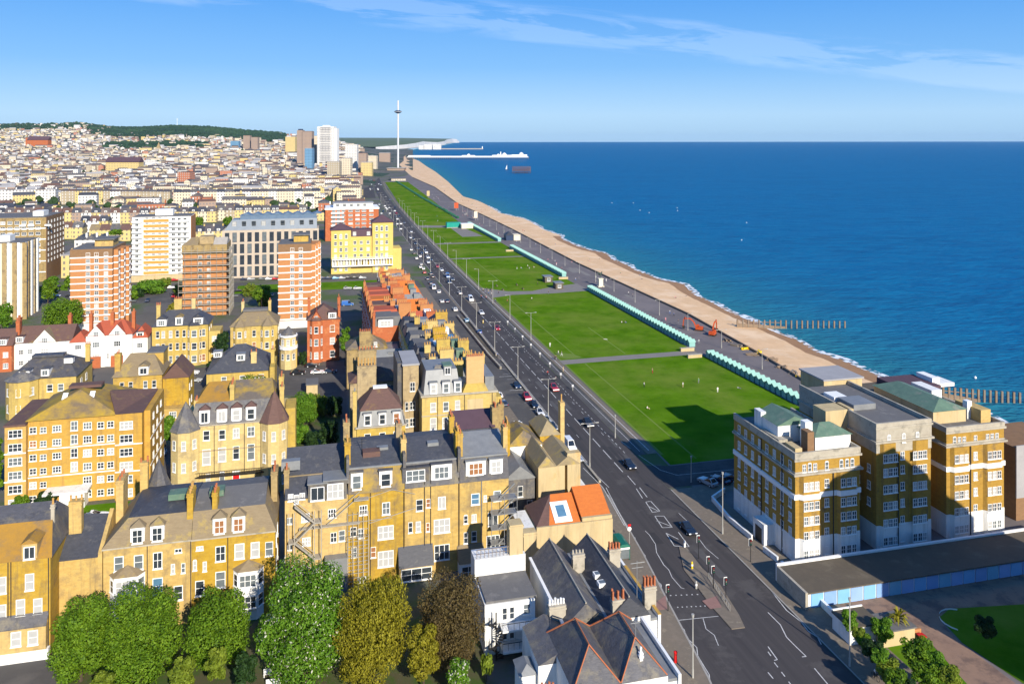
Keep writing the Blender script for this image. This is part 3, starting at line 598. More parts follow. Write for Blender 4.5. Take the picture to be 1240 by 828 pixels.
x0, z0, m_, _ = b.hit(0, 754); MB().add([(-1,-1.1,z0-.5),(W-.2,-1.1,z0-.5),(W-.2,0.01,z0+.9),(-1,.01,z0+.9),(-1,-1.1,z0-.7),(W-.2,-1.1,z0-.7)], [(0,1,2,3),(4,5,1,0)]).build('lean_to_roof', 'slate', b.root)
MB().box(0, W-.3, -1, -.004, 1.6, z0-.6).build('bay', 'yellow_brick', b.root)
b.pxwin([(19.5,773,11,18,'sash','glass_blind'), (40,771,11,18,'sash','glass_blind')], -1.0)
MB().box(0, W, -.9, -.1, 0, 1.55).build('area_wall', 'white_render', b.root)
for px in (10, 13.5, 59): x, _, _, _ = b.hit(px, 720); b.pipe(x, 0, 0, 14.4)
# its return wing on the right
MB().box(W+.003, W+5.4, 4, 15, 0, 11.8).build('wing', 'yellow_brick', b.root)
MB().add([(W-.5,3.7,11.81),(W+5.4,3.7,11.81),(W+5.4,11,15.2),(W-.5,11,15.8),(W+5.4,15,11.81),(W-.5,15,11.81)], [(0,1,2,3),(3,2,4,5),(1,4,2)]).build('wing_roof', 'dark_slate', b.root)
MB().add([(W+5.41,3.9,0),(W+6.0,3.9,0),(W+6.0,15,0),(W+5.41,15,0),(W+5.41,3.9,12.4),(W+6.0,3.9,12.4),(W+6.0,11,16.0),(W+5.41,11,16.0),(W+6.0,15,12.6),(W+5.41,15,12.6)], [(0,1,5,4),(1,2,8,7,6,5)[:6],(4,5,6,7),(7,6,8,9),(0,4,7,9,3),(2,3,9,8)]).build('gable_wall', 'yellow_brick', b.root)
b.chim(W+1.2, 8.2, 14.0, 19.0, 1.8, 1.2, 3, 'yellow_brick', 'buff_pot'); b.chim(W-1.2, 5.2, 15.5, 20, .5, .5, 1, 'stone', 'buff_pot')
# F2: pair of houses with tan mansards, bays and dormers
def pair_house(pxL, pxR, pyL, label, specs):
    h = 13.0; p = at(pxL, pyL, h); b = Bld('terraced_house', label, 'house', (p.x, p.y, 0)); W = width(p, pxR)
    b.box('wall', 'yellow_brick', 0, W, 0, 13, 0, h); b.box('eaves', 'stone', -.15, W+.15, -.25, .1, h, h+.25)
    zl = h+3.9; a = specs.get('inl', 0.0); c = specs.get('inr', 0.0)
    MB().frus(-.2*(a > 0), W+.2*(c > 0), -.3, 13, h+.25, a, W-c, 1.5, 13-.5, zl).build('mansard', specs['lm'], b.root)
    zr = zl+1.0; k = 4 if a else .0; k2 = 0
    MB().add([(a,1.5,zl),(W-c,1.5,zl),(W-c,12.5,zl),(a,12.5,zl),(a+k,7.5,zr),(W-c-k2,7.5,zr)], [(0,1,5,4),(2,3,4,5),(1,2,5),(3,0,4)]).build('roof', specs['um'], b.root)
    return b, W, h, zl
b, W, h, zl = pair_house(125, 232, 666, 'yellow brick house with two white dormers and a hipped tan mansard roof', dict(inl=3.2, lm='tan_tile', um='dark_slate'))
b.pxwin([(144,682,11,18,'sash','glass_grey'), (168,680,11,18,'sash','glass_grey'), (191,678,11,20,'cross'), (216,666,8,5,'case'), (209.5,688,5,12,'sash','glass_blind'), (222,687,5,12,'sash'), (191,709,12,20,'sash','glass_blue'), (216,717,10,18,'sash','glass_dark')])
for px, py in ((167,651), (191,649)): x, z, m_, _ = b.hit(px, py, .3); b.dormer(x, -.05, h+.35, 2.0, 2.6, 3.2, 'hip', 'tan_tile', style='cross')
x, z, m_, _ = b.hit(154.5, 693); bay(b, x, 5.0, 1.3, 0, z, 'tan_tile')
for px in (178.5, 231): x, _, _, _ = b.hit(px, 700); b.pipe(x, 0, 0, h)
b.chim(W-.4, 2.5, zl-2, zl+3.0, .9, 3.0, 4, 'yellow_brick', 'buff_pot'); b.chim(.6, 9, h, zl+3.5, 1.1, 3.2, 3, 'yellow_brick', 'terracotta'); b.chim(3.4, 12, h, zl+4.5, 1.2, 1.0, 2, 'yellow_brick', 'terracotta')
MB().cone([(5.3+2.1*math.cos(t), 14+2.1*math.sin(t)) for t in np.arange(0, 6.2, math.pi/4)], zl-.6, (5.3, 14, zl+4.2)).build('turret_roof', 'slate', b.root)
MB().box(W-4.2, W-1.2, 4.4, 6.6, zl+.75, zl+1.7).build('skylight', 'copper', b.root)
b, W, h, zl = pair_house(232.4, 333, 654.5, 'yellow brick house with warm lit looking dormers and plain grey upper roof', dict(inr=1.6, lm='tan_tile', um='grey_felt'))
b.pxwin([(242,663,8,5,'case'), (236,684,5,12,'arch'), (248,685,5,12,'sash','glass_blind'), (267,670,11,18,'cross'), (290,667,11,18,'sash'), (309,665,10,18,'sash'), (326,664,9,17,'sash','glass_grey'), (242,712,10,18,'sash','glass_dark'), (267,701,11,20,'sash','glass_grey')])
for px, py in ((266,637), (289,636)): x, z, m_, _ = b.hit(px, py, .3); b.dormer(x, -.05, h+.5, 2.0, 2.6, 3.2, 'hip', 'tan_tile', style='cross', glass='glass_warm')
x, z, m_, _ = b.hit(303, 632, .9); MB().add([(x-.8,.35,z-.9),(x+.8,.35,z-.9),(x+.8,.95,z+.9),(x-.8,.95,z+.9)], [(0,1,2,3)]).build('skylight', 'glass_grey', b.root)
x, z, m_, _ = b.hit(301, 686); bay(b, x, 4.6, 1.3, 0, z, 'tan_tile')
x, _, _, _ = b.hit(276, 690); b.pipe(x, 0, 0, h)
b.chim(3.2, 2.6, zl-1, zl+2.6, .8, 2.2, 3, 'yellow_brick', 'terracotta'); MB().box(2.0, 4.2, 4.4, 6.6, zl+.75, zl+1.7).build('skylight', 'copper', b.root)
b.chim(W-.5, 8, zl-2, zl+3, 1.0, 3.0, 4, 'tan_brick', 'terracotta')
rows(b, 'R', [3, 6.5], [9.3, 5.4], 1.1, 1.9, W)
# F3: long rear terrace of four tall houses
ZE = 15.4
def tall_house(pxL, pxR, label, wm='yellow_brick', lower='slate', upper='dark_slate', mansard=True, depth=16.0, inr=0.0):
    pyL = 606.5-(pxL-345)*.105; p = at(pxL, pyL, ZE); b = Bld('terraced_house', label, 'house', (p.x, p.y, 0)); W = width(p, pxR)-.02
    b.box('wall', wm, 0, W, 0, depth, 0, ZE); zm = ZE+3.9; zr = zm+2.0
    if mansard:
        MB().frus(0, W, -.25, depth, ZE, 0, W-inr, .9, depth-.6, zm).build('mansard', lower, b.root)
        MB().add([(0,.9,zm),(W-inr,.9,zm),(W-inr,depth-.6,zm),(0,depth-.6,zm),(0,8,zr),(W-inr,8,zr)], [(0,1,5,4),(2,3,4,5),(1,2,5),(3,0,4)]).build('roof', upper, b.root)
        MB().box(0, W-inr, .72, 1.05, zm-.05, zm+.22).build('lead_flashing', 'lead', b.root)
    return b, W, zm, zr
b, W, zm, zr = tall_house(345, 421.5, 'tall yellow brick terraced house with grey zigzag fire escape stairs up its rear wall', 'yellow_brick', mansard=False)
MB().add([(0,-.2,ZE+.2),(W,-.2,ZE+.2),(W,8,zr),(0,8,zr),(0,16,ZE+.2),(W,16,ZE+.2)], [(0,1,2,3),(3,2,5,4),(0,3,4),(1,5,2)]).build('roof', 'dark_slate', b.root)
MB().box(0, W*.8, 3.0, 3.15, ZE+2.65, ZE+2.85).build('ridge_batten', 'tan_tile', b.root)
for px, wd, hh, st in ((384.5,3.4,2.9,'case'), (406,4.2,3.2,'wide')):
    x, z, m_, _ = b.hit(px, 593, .0); b.dormer(x, -.28, ZE-.5, wd*.9, hh, 4, 'flat', 'lead', 'slate', style=st, glass='glass_blind' if st == 'wide' else 'glass_dark')
b.pxwin([(352,602,7,9,'wide'), (366,600,6,8,'case'), (359,604,5,11,'sash','glass_blind'), (351,630,7,8,'case','glass_grey'), (370,626,10,10,'wide'), (402,621,10,11,'wide'), (351,662,6,7,'case'), (371,655,10,10,'wide','glass_blind'), (404,650,7,12,'cross'), (414,648,8,13,'sash'), (370,690,8,10,'case','glass_dark')])
x, z, m_, _ = b.hit(357, 558, 3.5); MB().box(x-2.2, x+.9, 2.6, 4.0, z-1.2, z+.35).build('skylight', 'lead', b.root)
mb = MB(); X = [b.hit(px, 640)[0] for px in (357, 381)]
for k in range(4):
    za = 3.0+k*3.0; a, c = (X if k % 2 == 0 else X[::-1])
    mb.add([(a,-1.6,za),(a,-.8,za),(c,-.8,za+3),(c,-1.6,za+3),(a,-1.6,za-.25),(a,-.8,za-.25),(c,-.8,za+2.75),(c,-1.6,za+2.75)], [(0,1,2,3),(4,7,6,5),(0,3,7,4),(1,5,6,2)])
    mb.tube((a,-1.62,za+1), (c,-1.62,za+4), .06, 4); mb.box(min(X)-.9, min(X), -1.7, -.02, za-.2, za) if k % 2 == 0 else mb.box(max(X), max(X)+1.1, -1.7, -.02, za-.2, za)
for x in (X[0]-.9, X[1]+1.1, X[0], X[1]): mb.tube((x,-1.7,0), (x,-1.7,14), .09, 4)
mb.build('fire_escape', 'scaffold', b.root)
x, z, m_, _ = b.hit(407, 680); MB().box(x-1.8, x+1.8, -1.6, -.003, 0, z+1.2).box(x-1.9, x+1.9, -1.7, -.003, z+1.203, z+1.35).build('extension', 'lead', b.root)
b.chim(W, 3.0, zm-1.5, zm+4.2, 1.0, 2.0, 2, 'yellow_brick', 'buff_pot'); b.chim(W, 9, zm-.5, zm+5.5, 1.1, 2.0, 3, 'tan_brick', 'terracotta'); b.chim(.2, 2.5, ZE, ZE+4.5, .8, 2.0, 3, 'tan_brick', 'terracotta')
MB().box(W-.25, W+.25, 0, 15.8, zm-2, zr+.1).build('party_wall', 'slate', b.root)
b, W, zm, zr = tall_house(421.8, 490, 'tall yellow brick terraced house wrapped in rusty pipes and rear ladder scaffolding', lower='lichen_slate')
b.pxwin([(467.5,615,9,15,'cross'), (440,617,10,12,'wide','glass_dark'), (467,644,19,16,'wide','glass_blind'), (467,676,19,19,'wide','glass_blind'), (437,645,7,12,'cross'), (452,668,6,13,'sash'), (429,668,6,12,'sash','glass_grey'), (438,702,11,8,'wide','glass_dark'), (428,643,7,11,'sash')])
for px, wd, hh, gl in ((432,2.0,3.0,'glass_grey'), (467,2.2,2.9,'glass_dark')): x, z, m_, _ = b.hit(px, 588, .3); b.dormer(x, .05, ZE+.5, wd, hh, 3, 'flat', 'slate', style='sash', glass=gl)
mb = MB(); X0 = b.hit(421, 650)[0]; X1 = b.hit(446, 650)[0]
for i in range(5):
    x = X0+(X1-X0)*i/4; mb.tube((x,-.5,0), (x,-.5,12.5), .06, 4); mb.tube((x,-1.5,0), (x,-1.5,9), .06, 4)
for k in range(9): z = 1.3+k*1.35; mb.tube((X0,-.5,z), (X1+(4 if k == 7 else 0),-.5,z+.1), .06, 4); mb.tube((X0,-1.5,min(z, 9)), (X1,-1.5,min(z, 9)), .05, 4)
mb.tube((X0-3.4,-.6,11.0), (X0+2,-.6,15.2), .09, 4); mb.tube((X0-3.4,-.6,11.8), (X0+2,-.6,16), .07, 4); mb.box(X0+1, X1, -1.2, -.02, 14.6, 14.75); mb.box(X0-8, X0+2, -.9, -.02, 10.6, 10.75)
mb.tube((X1,-.3,10.2), (X1+8,-.3,12.0), .07, 4); mb.tube((X1,-.3,14.6), (X1+4,-.3,15.6), .05, 4); mb.tube((X1+4,-.3,15.6), (X1+8,-.3,14.4), .05, 4)
mb.build('pipe_scaffold', 'scaffold', b.root)
for px in (448.5, 489): x, _, _, _ = b.hit(px, 650); b.pipe(x, 0, 0, ZE+.4)
x, z, m_, _ = b.hit(449, 559, 4); MB().box(x-1.4, x+1.6, 3.4, 5.4, zm+.2, zm+1.6).build('roof_hatch', 'brown_tile', b.root); MB().box(W-4.4, W-2.4, 5, 6.2, zm+.8, zm+1.6).build('skylight', 'lead', b.root)
MB().tube((x-1.5,5,zm), (x-1.5,5,zm+3.6), .05).tube((x-2.2,5,zm+3.2), (x-.6,5,zm+3.2), .04).tube((x-2,5,zm+2.7), (x-.9,5,zm+2.7), .04).build('aerial', 'black_metal', b.root)
b.chim(W, 2.6, zm-1.6, zm+4.0, .9, 2.2, 3, 'yellow_brick', 'buff_pot'); b.chim(W-.2, 9, zm-.5, zm+4.5, 1.0, 1.8, 2, 'tan_brick', 'terracotta')
MB().box(W-.25, W+.25, 0, 15.8, zm-2, zr+.1).build('party_wall', 'slate', b.root)
b, W, zm, zr = tall_house(490.3, 556.5, 'tall yellow brick terraced house with white triple sash windows and wide flat dormers', lower='slate')
b.pxwin([(508,611,8,14,'sash'), (518.5,609,5,10,'sash'), (535,608,9,15,'case','glass_blind'), (497,638,5,13,'sash'), (506.5,637,6,13,'sash'), (518,638,4,10,'sash'), (535,636,20,17,'wide','glass_blind'), (519,671,4,8,'sash','glass_dark'), (535,668,19,19,'wide','glass_dark')])
for px, wd, hh, st in ((503,4.6,2.5,'wide'), (534.5,3.6,2.7,'wide')): x, z, m_, _ = b.hit(px, 584, .3); b.dormer(x, .0, ZE+.9, wd, hh, 3, 'flat', 'dark_slate', 'slate' if px < 510 else 'white_paint', style=st, glass='glass_grey')
x, z, m_, _ = b.hit(503, 682); MB().box(x-2.9, x+2.9, -1.8, -.003, 0, z+.4).build('extension', 'yellow_brick', b.root)
MB().add([(x-3,-2,z+.4),(x+3,-2,z+.4),(x+3,0,z+3.2),(x-3,0,z+3.2),(x-3,0,z+.4),(x+3,0,z+.4)], [(0,1,2,3),(0,3,4),(1,5,2)]).build('lean_to_roof', 'dark_slate', b.root)
add_win(b.root, x, -1.82, z-1.9, 5.2, 2.1, 0, 'wide', 'glass_dark', sub=False)
for px in (514, 521.5, 555.5): xx, _, _, _ = b.hit(px, 650); b.pipe(xx, 0, 0, ZE+1)
b.chim(W, 2.4, zm-1.6, zm+4.6, .9, 2.2, 3, 'yellow_brick', 'buff_pot'); b.chim(W-.1, 8.5, zm, zm+5, .9, 1.6, 2, 'yellow_brick', 'terracotta'); MB().box(W-5, W-3, 4.8, 6.2, zm+.8, zm+1.7).build('skylight', 'lead', b.root)
MB().box(W-.25, W+.25, 0, 15.8, zm-2, zr+.1).build('party_wall', 'slate', b.root)
b, W, zm, zr = tall_house(556.8, 616, 'narrow yellow brick terraced house with purple felt upper roof above grey lead', lower='slate', upper='lead', depth=16)
MB().add([(.3,9.5,zr-.2),(W-.3,9.5,zr-.2),(W-.3,14.5,zr+1.8),(.3,14.5,zr+1.8),(.3,14.5,zm),(W-.3,14.5,zm)], [(0,1,2,3),(0,3,4),(1,5,2)]).build('upper_roof', 'purple_felt', b.root)
b.pxwin([(575.5,604,10,13,'sash','glass_blue'), (587.5,603,4,7,'sash','glass_blind'), (602,600,9,12,'sash'), (564,629,5,9,'arch'), (574,627,6,9,'case'), (564,651,5,13,'sash','glass_dark'), (574,649,6,12,'sash','glass_dark'), (597,628,12,16,'case','glass_dark'), (597,658,16,20,'wide','glass_dark')])
for px, wd, gl in ((576,3.6,'glass_warm'), (600.5,2.4,'glass_blind')): x, z, m_, _ = b.hit(px, 575, .3); b.dormer(x, .05, ZE+.9, wd, 2.6, 3, 'flat', 'lead', style='wide' if wd > 3 else 'cross', glass=gl)
x, z, m_, _ = b.hit(567, 672); MB().box(x-1.9, x+2.6, -1.8, -.003, 0, z-.4).build('extension', 'white_paint', b.root); MB().add([(x-2,-2,z-.4),(x+2.7,-2,z-.4),(x+2.7,0,z+2),(x-2,0,z+2),(x-2,0,z-.4),(x+2.7,0,z-.4)], [(0,1,2,3),(0,3,4),(1,5,2)]).build('lean_to_roof', 'tan_tile', b.root)
add_win(b.root, x+.3, -1.82, z-3, 3.6, 2.1, 0, 'wide', 'glass_dark', sub=False)
for px in (583,): xx, _, _, _ = b.hit(px, 650); MB().tube((xx,-.12,3), (xx,-.12,ZE), .08, 5).build('drainpipe', 'lead', b.root)
b.chim(.3, 2.2, zm-1.6, zm+4.2, .9, 2.0, 3, 'yellow_brick', 'terracotta'); b.chim(W, 3.4, zm-1.6, zm+4.2, .8, 1.8, 2, 'yellow_brick', 'terracotta'); b.chim(W-.2, 11, zm, zm+5.2, 1.2, 1.8, 3, 'tan_brick', 'terracotta')
mb = MB(); X0 = W-3.5
for k in range(5): z = 2+k*2.6; mb.box(X0, X0+4.6, -1.9, -.05, z, z+.12); mb.tube((X0,-1.85,z+1), (X0+4.6,-1.85,z+1), .05, 4); mb.tube((X0+1.2,-1.6,z), (X0+4.2,-1.6,z+2.6), .12, 4)
for x in (X0, X0+2.3, X0+4.6): mb.tube((x,-1.85,0), (x,-1.85,13), .06, 4)
mb.build('fire_escape', 'lead', b.root)
# F4: corrugated workshop behind the orange-roofed house
p = at(652, 566, 11.5); b = Bld('workshop', 'tan rendered building with two corrugated ridged roofs and a tall blank end wall', 'building', (p.x, p.y, 0)); W = width(p, 684); W2 = width(p, 701.5)
b.box('wall', 'tan_render', 0, W, 0, 13, 0, 11.4); MB().box(W+.6, W2+.3, .2, 1.8, 0, 13.6).box(W+.5, W2+.4, .1, 1.9, 13.1, 13.35).build('chimney', 'tan_render', b.root)
MB().gable(0, W*.62, .1, 13, 11.4, 2.2, .2, 'y').gable(W*.62+.4, W2+.3, .1, 13, 11.4, 1.8, .0, 'y').build('roof', 'corrugated', b.root)
MB().box(W+.003, W2+.3, 1.9, 13, 0, 11.3).build('wing', 'tan_render', b.root); MB().box(W2+.303, W2+3.2, 1, 9, 0, 4.5).build('side_porch', 'white_render', b.root)
MB().box(-6.5, -.3, 1.5, 12, 0, 9.0).build('rear_wing', 'slate', b.root); MB().gable(-6.5, -.3, 1.5, 12, 9, 2.6, .25, 'y').build('wing_roof', 'lead', b.root)
for k in range(3): add_win(b.root, -5.2+k*1.9, 1.48, 2.5+(k % 2)*3, 1.1, 2.1, 0, 'sash', 'glass_dark', sub=False)
p2 = at(654, 528, 13.0); b2 = Bld('house', 'old brick house with mossy hipped roofs and one tall slim chimney stack', 'house', (p2.x, p2.y, 0)); W = width(p2, 678)
b2.box('wall', 'yellow_brick', 0, W, 0, 9, 0, 13); MB().hip(0, W, 0, 9, 13, 2.4, .2).build('roof', 'corrugated', b2.root)
MB().box(-7.2, -.003, -1.5, 8, 0, 12).build('wing', 'white_render', b2.root); MB().hip(-7.2, 0, -1.5, 8, 12, 2.5, .3, 2).build('wing_roof', 'lichen_slate', b2.root)
b2.chim(W+.7, 1.2, 0, 19.5, .9, 1.6, 1, 'yellow_brick', 'buff_pot', ph=1.6); b2.chim(-8, -3, 9, 17.5, 1.1, 1.6, 3, 'yellow_brick', 'buff_pot', ph=1.2); b2.chim(-6.9, 7.6, 12, 18, 1.2, 1.3, 3, 'tan_brick', 'terracotta')
# orange-roofed house on the corner of the main road
p = at(650, 641.5, 8.4); b = Bld('corner_house', 'tan rendered house with bright orange tiled roof beside the road', 'house', (p.x, p.y, 0)); W = width(p, 742); xm = b.hit(706, 625)[0]
b.box('wall', 'tan_render', 0, W, 0, 9, 0, 8.3); b.box('parapet', 'tan_render', 0, W, -.02, .35, 8.3, 8.75); b.box('parapet', 'tan_render', xm, W+.02, .36, 1.2, 8.3, 9.3)
MB().add([(2.4,.6,8.5),(xm-.2,.6,8.5),(xm-.2,6.2,11.4),(4.2,6.2,11.4),(2.4,9,8.5),(xm-.2,9,8.5)], [(0,1,2,3),(3,2,5,4),(1,5,2)]).build('roof', 'orange_tile', b.root)
MB().add([(.1,.6,8.5),(2.4,.6,8.51),(4.2,6.2,11.41),(.1,9,8.5),(2.4,9,8.5)], [(0,1,2,3),(3,2,4)]).build('hip_roof', 'brown_tile', b.root)
MB().add([(xm,.9,9.3),(W-.1,.9,9.3),(W-.1,6.6,12.2),(xm,6.6,12.2),(xm,9,9.3),(W-.1,9,9.3)], [(0,1,2,3),(3,2,5,4),(0,3,4),(1,5,2),(0,4,5,1)]).build('roof', 'orange_tile', b.root)
x, z, m_, _ = b.hit(680, 630, 2.4); sl = lambda y, e: 8.5+(y-.6)*2.9/5.6+e; o = MB().add([(x-1.6,1.0,sl(1.0,.18)),(x+1.6,1.0,sl(1.0,.18)),(x+1.6,4.6,sl(4.6,.18)),(x-1.6,4.6,sl(4.6,.18)),(x-1.6,1.0,sl(1.0,-.1)),(x+1.6,1.0,sl(1.0,-.1)),(x+1.6,4.6,sl(4.6,-.1)),(x-1.6,4.6,sl(4.6,-.1))], [(0,1,2,3),(4,5,1,0),(5,6,2,1),(6,7,3,2),(7,4,0,3)]).build('rooflight', 'white_paint', b.root); MB().add([(x-.8,1.8,sl(1.8,.2)),(x+.8,1.8,sl(1.8,.2)),(x+.8,3.9,sl(3.9,.2)),(x-.8,3.9,sl(3.9,.2))], [(0,1,2,3)]).build('pane', 'glass_blue', o)
MB().box(-2.6, -.003, .5, 8, 0, 8.2).build('rear_wing', 'white_render', b.root)
b.chim(-2.0, -2.2, 0, 9.6, 2.2, 1.6, 0, 'tan_render')
MB().box(-5.2, -3.2, -2.6, -.6, 0, 6.2).build('outhouse', 'white_render', b.root)
# F5: white corner houses with jumbled slate roofs
def slope_house(name, label, px, py, z, W, L, mats, ridges=2, rz=None, rh=3.0, wall='white_render', hipped=True):
    p = at(px, py, z); b = Bld(name, label, 'house', (p.x, p.y, 0), rz); b.box('wall', wall, 0, W, 0, L, 0, z)
    w1 = W/ridges
    for k in range(ridges):
        mb = MB()
        if hipped: mb.hip(k*w1+.02, (k+1)*w1-.02, 0, L, z, rh, .02, w1*.5)
        else: mb.gable(k*w1+.02, (k+1)*w1-.02, 0, L, z, rh, .02, 'y')
        o = mb.build('roof', mats[k % len(mats)], b.root)
    return b
b = slope_house('terraced_house', 'white house with twin slate roofs and red chimney pots beside the pavement', 683, 760, 7.5, 13, 18.5, ['slate', 'dark_slate'], rh=3.0, hipped=False)
b.box('gutter', 'lead', 13.02, 14.1, 0, 19, 6.6, 7.0); b.box('parapet', 'white_paint', 14.12, 14.5, -.3, 19.2, 0, 7.5); b.box('coping', 'gold_brick', 14.08, 14.56, -.3, 13, 7.504, 7.6); b.box('side_wall', 'white_render', 13.02, 14.1, .02, 18.9, 0, 6.59)
MB().box(-.2, .25, -.2, 18.6, 7.5, 7.8).build('verge', 'white_paint', b.root)
MB().tube((3.25,0,10.55), (3.25,18.5,10.55), .12, 5).tube((9.75,0,10.55), (9.75,18.5,10.55), .12, 5).build('ridge_tiles', 'stone', b.root); b.box('valley_gutter', 'lead', 6.3, 6.7, .1, 18.4, 7.6, 7.75)
b.chim(6.3, 12.8, 7.6, 10.6, 1.9, 1.0, 4, 'stone', 'stone', ph=.5); b.chim(12.6, 13.4, 7.4, 10.3, 1.8, .9, 4, 'stone', 'terracotta', ph=.9, rows=2); b.chim(8.3, .8, 7.6, 10.0, 1.8, .9, 3, 'stone', 'terracotta', ph=1.2, rows=2); b.chim(13.9, 2.5, 6.6, 10.2, 1.8, 1.0, 4, 'stone', 'terracotta', ph=1.2, rows=2)
x, z = 8.4, 9.3
for y, x in ((9.0, 8.3), (6.6, 8.1)): o = MB().box(x-.7, x+.7, y-.6, y+.6, 8.7, 9.3).build('skylight', 'white_paint', b.root); MB().box(x-.5, x+.5, y-.4, y+.4, 9.301, 9.33).build('pane', 'glass_grey', o)
MB().tube((12.4,3.5,8), (12.4,3.5,13.5), .05).tube((11.4,3.5,13.2), (13.6,3.5,13.2), .05).tube((11.6,3.5,12.5), (13.4,3.5,12.5), .04).build('aerial', 'lead', b.root)
b = slope_house('terraced_house', 'white house with orange ridge tiles on dark hipped slate roofs, nearest on the street corner', 694, 838, 8.0, 12.6, 12, ['slate', 'slate'], rh=3.2)
for k in range(2):
    xm = 3.15+6.3*k; mb = MB()
    for e in ((xm-3.1, 0.1, 8.1), (xm+3.1, 0.1, 8.1), (xm-3.1, 11.9, 8.1), (xm+3.1, 11.9, 8.1)): mb.tube((xm, 3.15 if e[1] < 5 else 8.85, 11.45), e, .1, 5)
    mb.tube((xm,3.15,11.45), (xm,8.85,11.45), .1, 5); mb.build('ridge_tiles', 'terracotta', b.root)
b.box('gutter', 'lead', 12.62, 13.9, 0, 12, 7.2, 7.6); b.box('parapet', 'white_paint', 13.92, 14.3, -.3, 12.1, 0, 8.2); b.box('side_wall', 'white_render', 12.62, 13.9, .02, 11.9, 0, 7.19)
b.chim(-3.4, -.4, 4, 8.8, 1.6, .8, 4, 'stone', 'terracotta', ph=1.1); b.chim(9.6, 1.6, 8.5, 10.4, .4, .4, 1, 'white_paint', 'white_paint')
MB().tube((9.5,3.1,11.3), (9.5,3.1,13.6), .05).tube((8.8,3.1,13.3), (10.2,3.1,13.3), .04).build('aerial', 'lead', b.root)
b = slope_house('house', 'narrow white house with grey slate roof and white pots, left of the twin roofs', 652, 806, 7.0, 6.2, 8.5, ['slate'], ridges=1, rh=1.4, hipped=False)
rows(b, 'F', [4.6], [4.6], 1.9, 1.7, 0, style='wide'); rows(b, 'F', [1.6], [1.2], 1.8, 1.8, 0, style='wide', glass='glass_grey')
b.chim(5.0, 8.3, 7, 9.6, 2.4, 1.1, 6, 'stone', 'white_paint', ph=.8); MB().box(-2.2, -.003, .8, 4, 0, 5.5).build('bay', 'white_render', b.root); MB().hip(-2.3, 0, .7, 4.1, 5.5, 1.0, .15, 1).build('bay_roof', 'lead', b.root)
p = at(587, 733, 7.4); b = Bld('house', 'flat roofed white rear house with balconies and spiral iron stair, beside brown bushes', 'house', (p.x, p.y, 0)); W = width(p, 648)
b.box('wall', 'white_render', 0, W, 0, 7, 0, 7.4); b.box('flat_roof', 'grey_felt', .25, W+.3, .25, 7.2, 7.42, 7.75); b.box('parapet', 'white_render', -.1, W+.4, 7.25, 8.2, 0, 10.3); b.box('penthouse', 'white_render', 0, W*.98, 8.25, 11, 0, 10)
MB().box(W*.72, W, 7.3, 9.4, 10.3, 15).box(W*.70, W*1.02, 7.2, 9.5, 14.5, 14.8).build('chimney', 'tan_render', b.root)
mb = MB()
for k in range(10): mb.tube((.3+k*.62, 7.6, 10.3), (.3+k*.62, 7.6, 11.6), .05, 4)
mb.tube((.3,7.6,11.6), (6,7.6,11.6), .06, 4); mb.tube((.3,7.6,10.95), (6,7.6,10.95), .04, 4); mb.build('railing', 'rust_metal', b.root)
for zz in (4.9, 2.0, -.6): 
    for x in (3.0, 4.1): b.win('F', x, max(zz, .15), .8, 1.8, 0, style='sash', glass='glass_dark')
b.win('F', W-1.3, 5.3, 1.0, 1.5, 0, glass='glass_grey'); b.box('balcony', 'white_render', 2.2, W+.5, -2.2, -.003, 4.3, 4.55); b.box('balcony', 'white_render', 2.2, W-1, -2.6, -.003, 1.5, 1.75)
mb = MB()
for z in (4.55, 1.75):
    mb.tube((2.2,-2.2,z+1), (W-.5,-2.2,z+1), .05, 4)
    for k in range(8): mb.tube((2.2+k*.85,-2.2,z), (2.2+k*.85,-2.2,z+1), .03, 4)
mb.build('railing', 'black_metal', b.root)
mb = MB()
for k in range(26):
    a = k*.42; z = .2+k*.23; mb.add([(1.4,-1.4,z),(1.4+1.1*math.cos(a),-1.4+1.1*math.sin(a),z),(1.4+1.1*math.cos(a+.4),-1.4+1.1*math.sin(a+.4),z),(1.4,-1.4,z+.06),(1.4+1.1*math.cos(a),-1.4+1.1*math.sin(a),z+.06),(1.4+1.1*math.cos(a+.4),-1.4+1.1*math.sin(a+.4),z+.06)], [(0,2,1),(3,4,5),(0,1,4,3),(1,2,5,4),(2,0,3,5)]); mb.tube((1.4+1.1*math.cos(a),-1.4+1.1*math.sin(a),z), (1.4+1.1*math.cos(a),-1.4+1.1*math.sin(a),z+1), .03, 4)
mb.tube((1.4,-1.4,0), (1.4,-1.4,7), .1).build('spiral_stair', 'black_metal', b.root)
# ================================================================== second and third rows
def gridwins(b, face, x0, x1, n, zs, w, h, off, skip=(), **k):
    for r, z in enumerate(zs):
        for i in range(n):
            if (i, r) in skip: continue
            b.win(face, x0+(x1-x0)*(i/(n-1) if n > 1 else .5), z, w, h, off, **k)
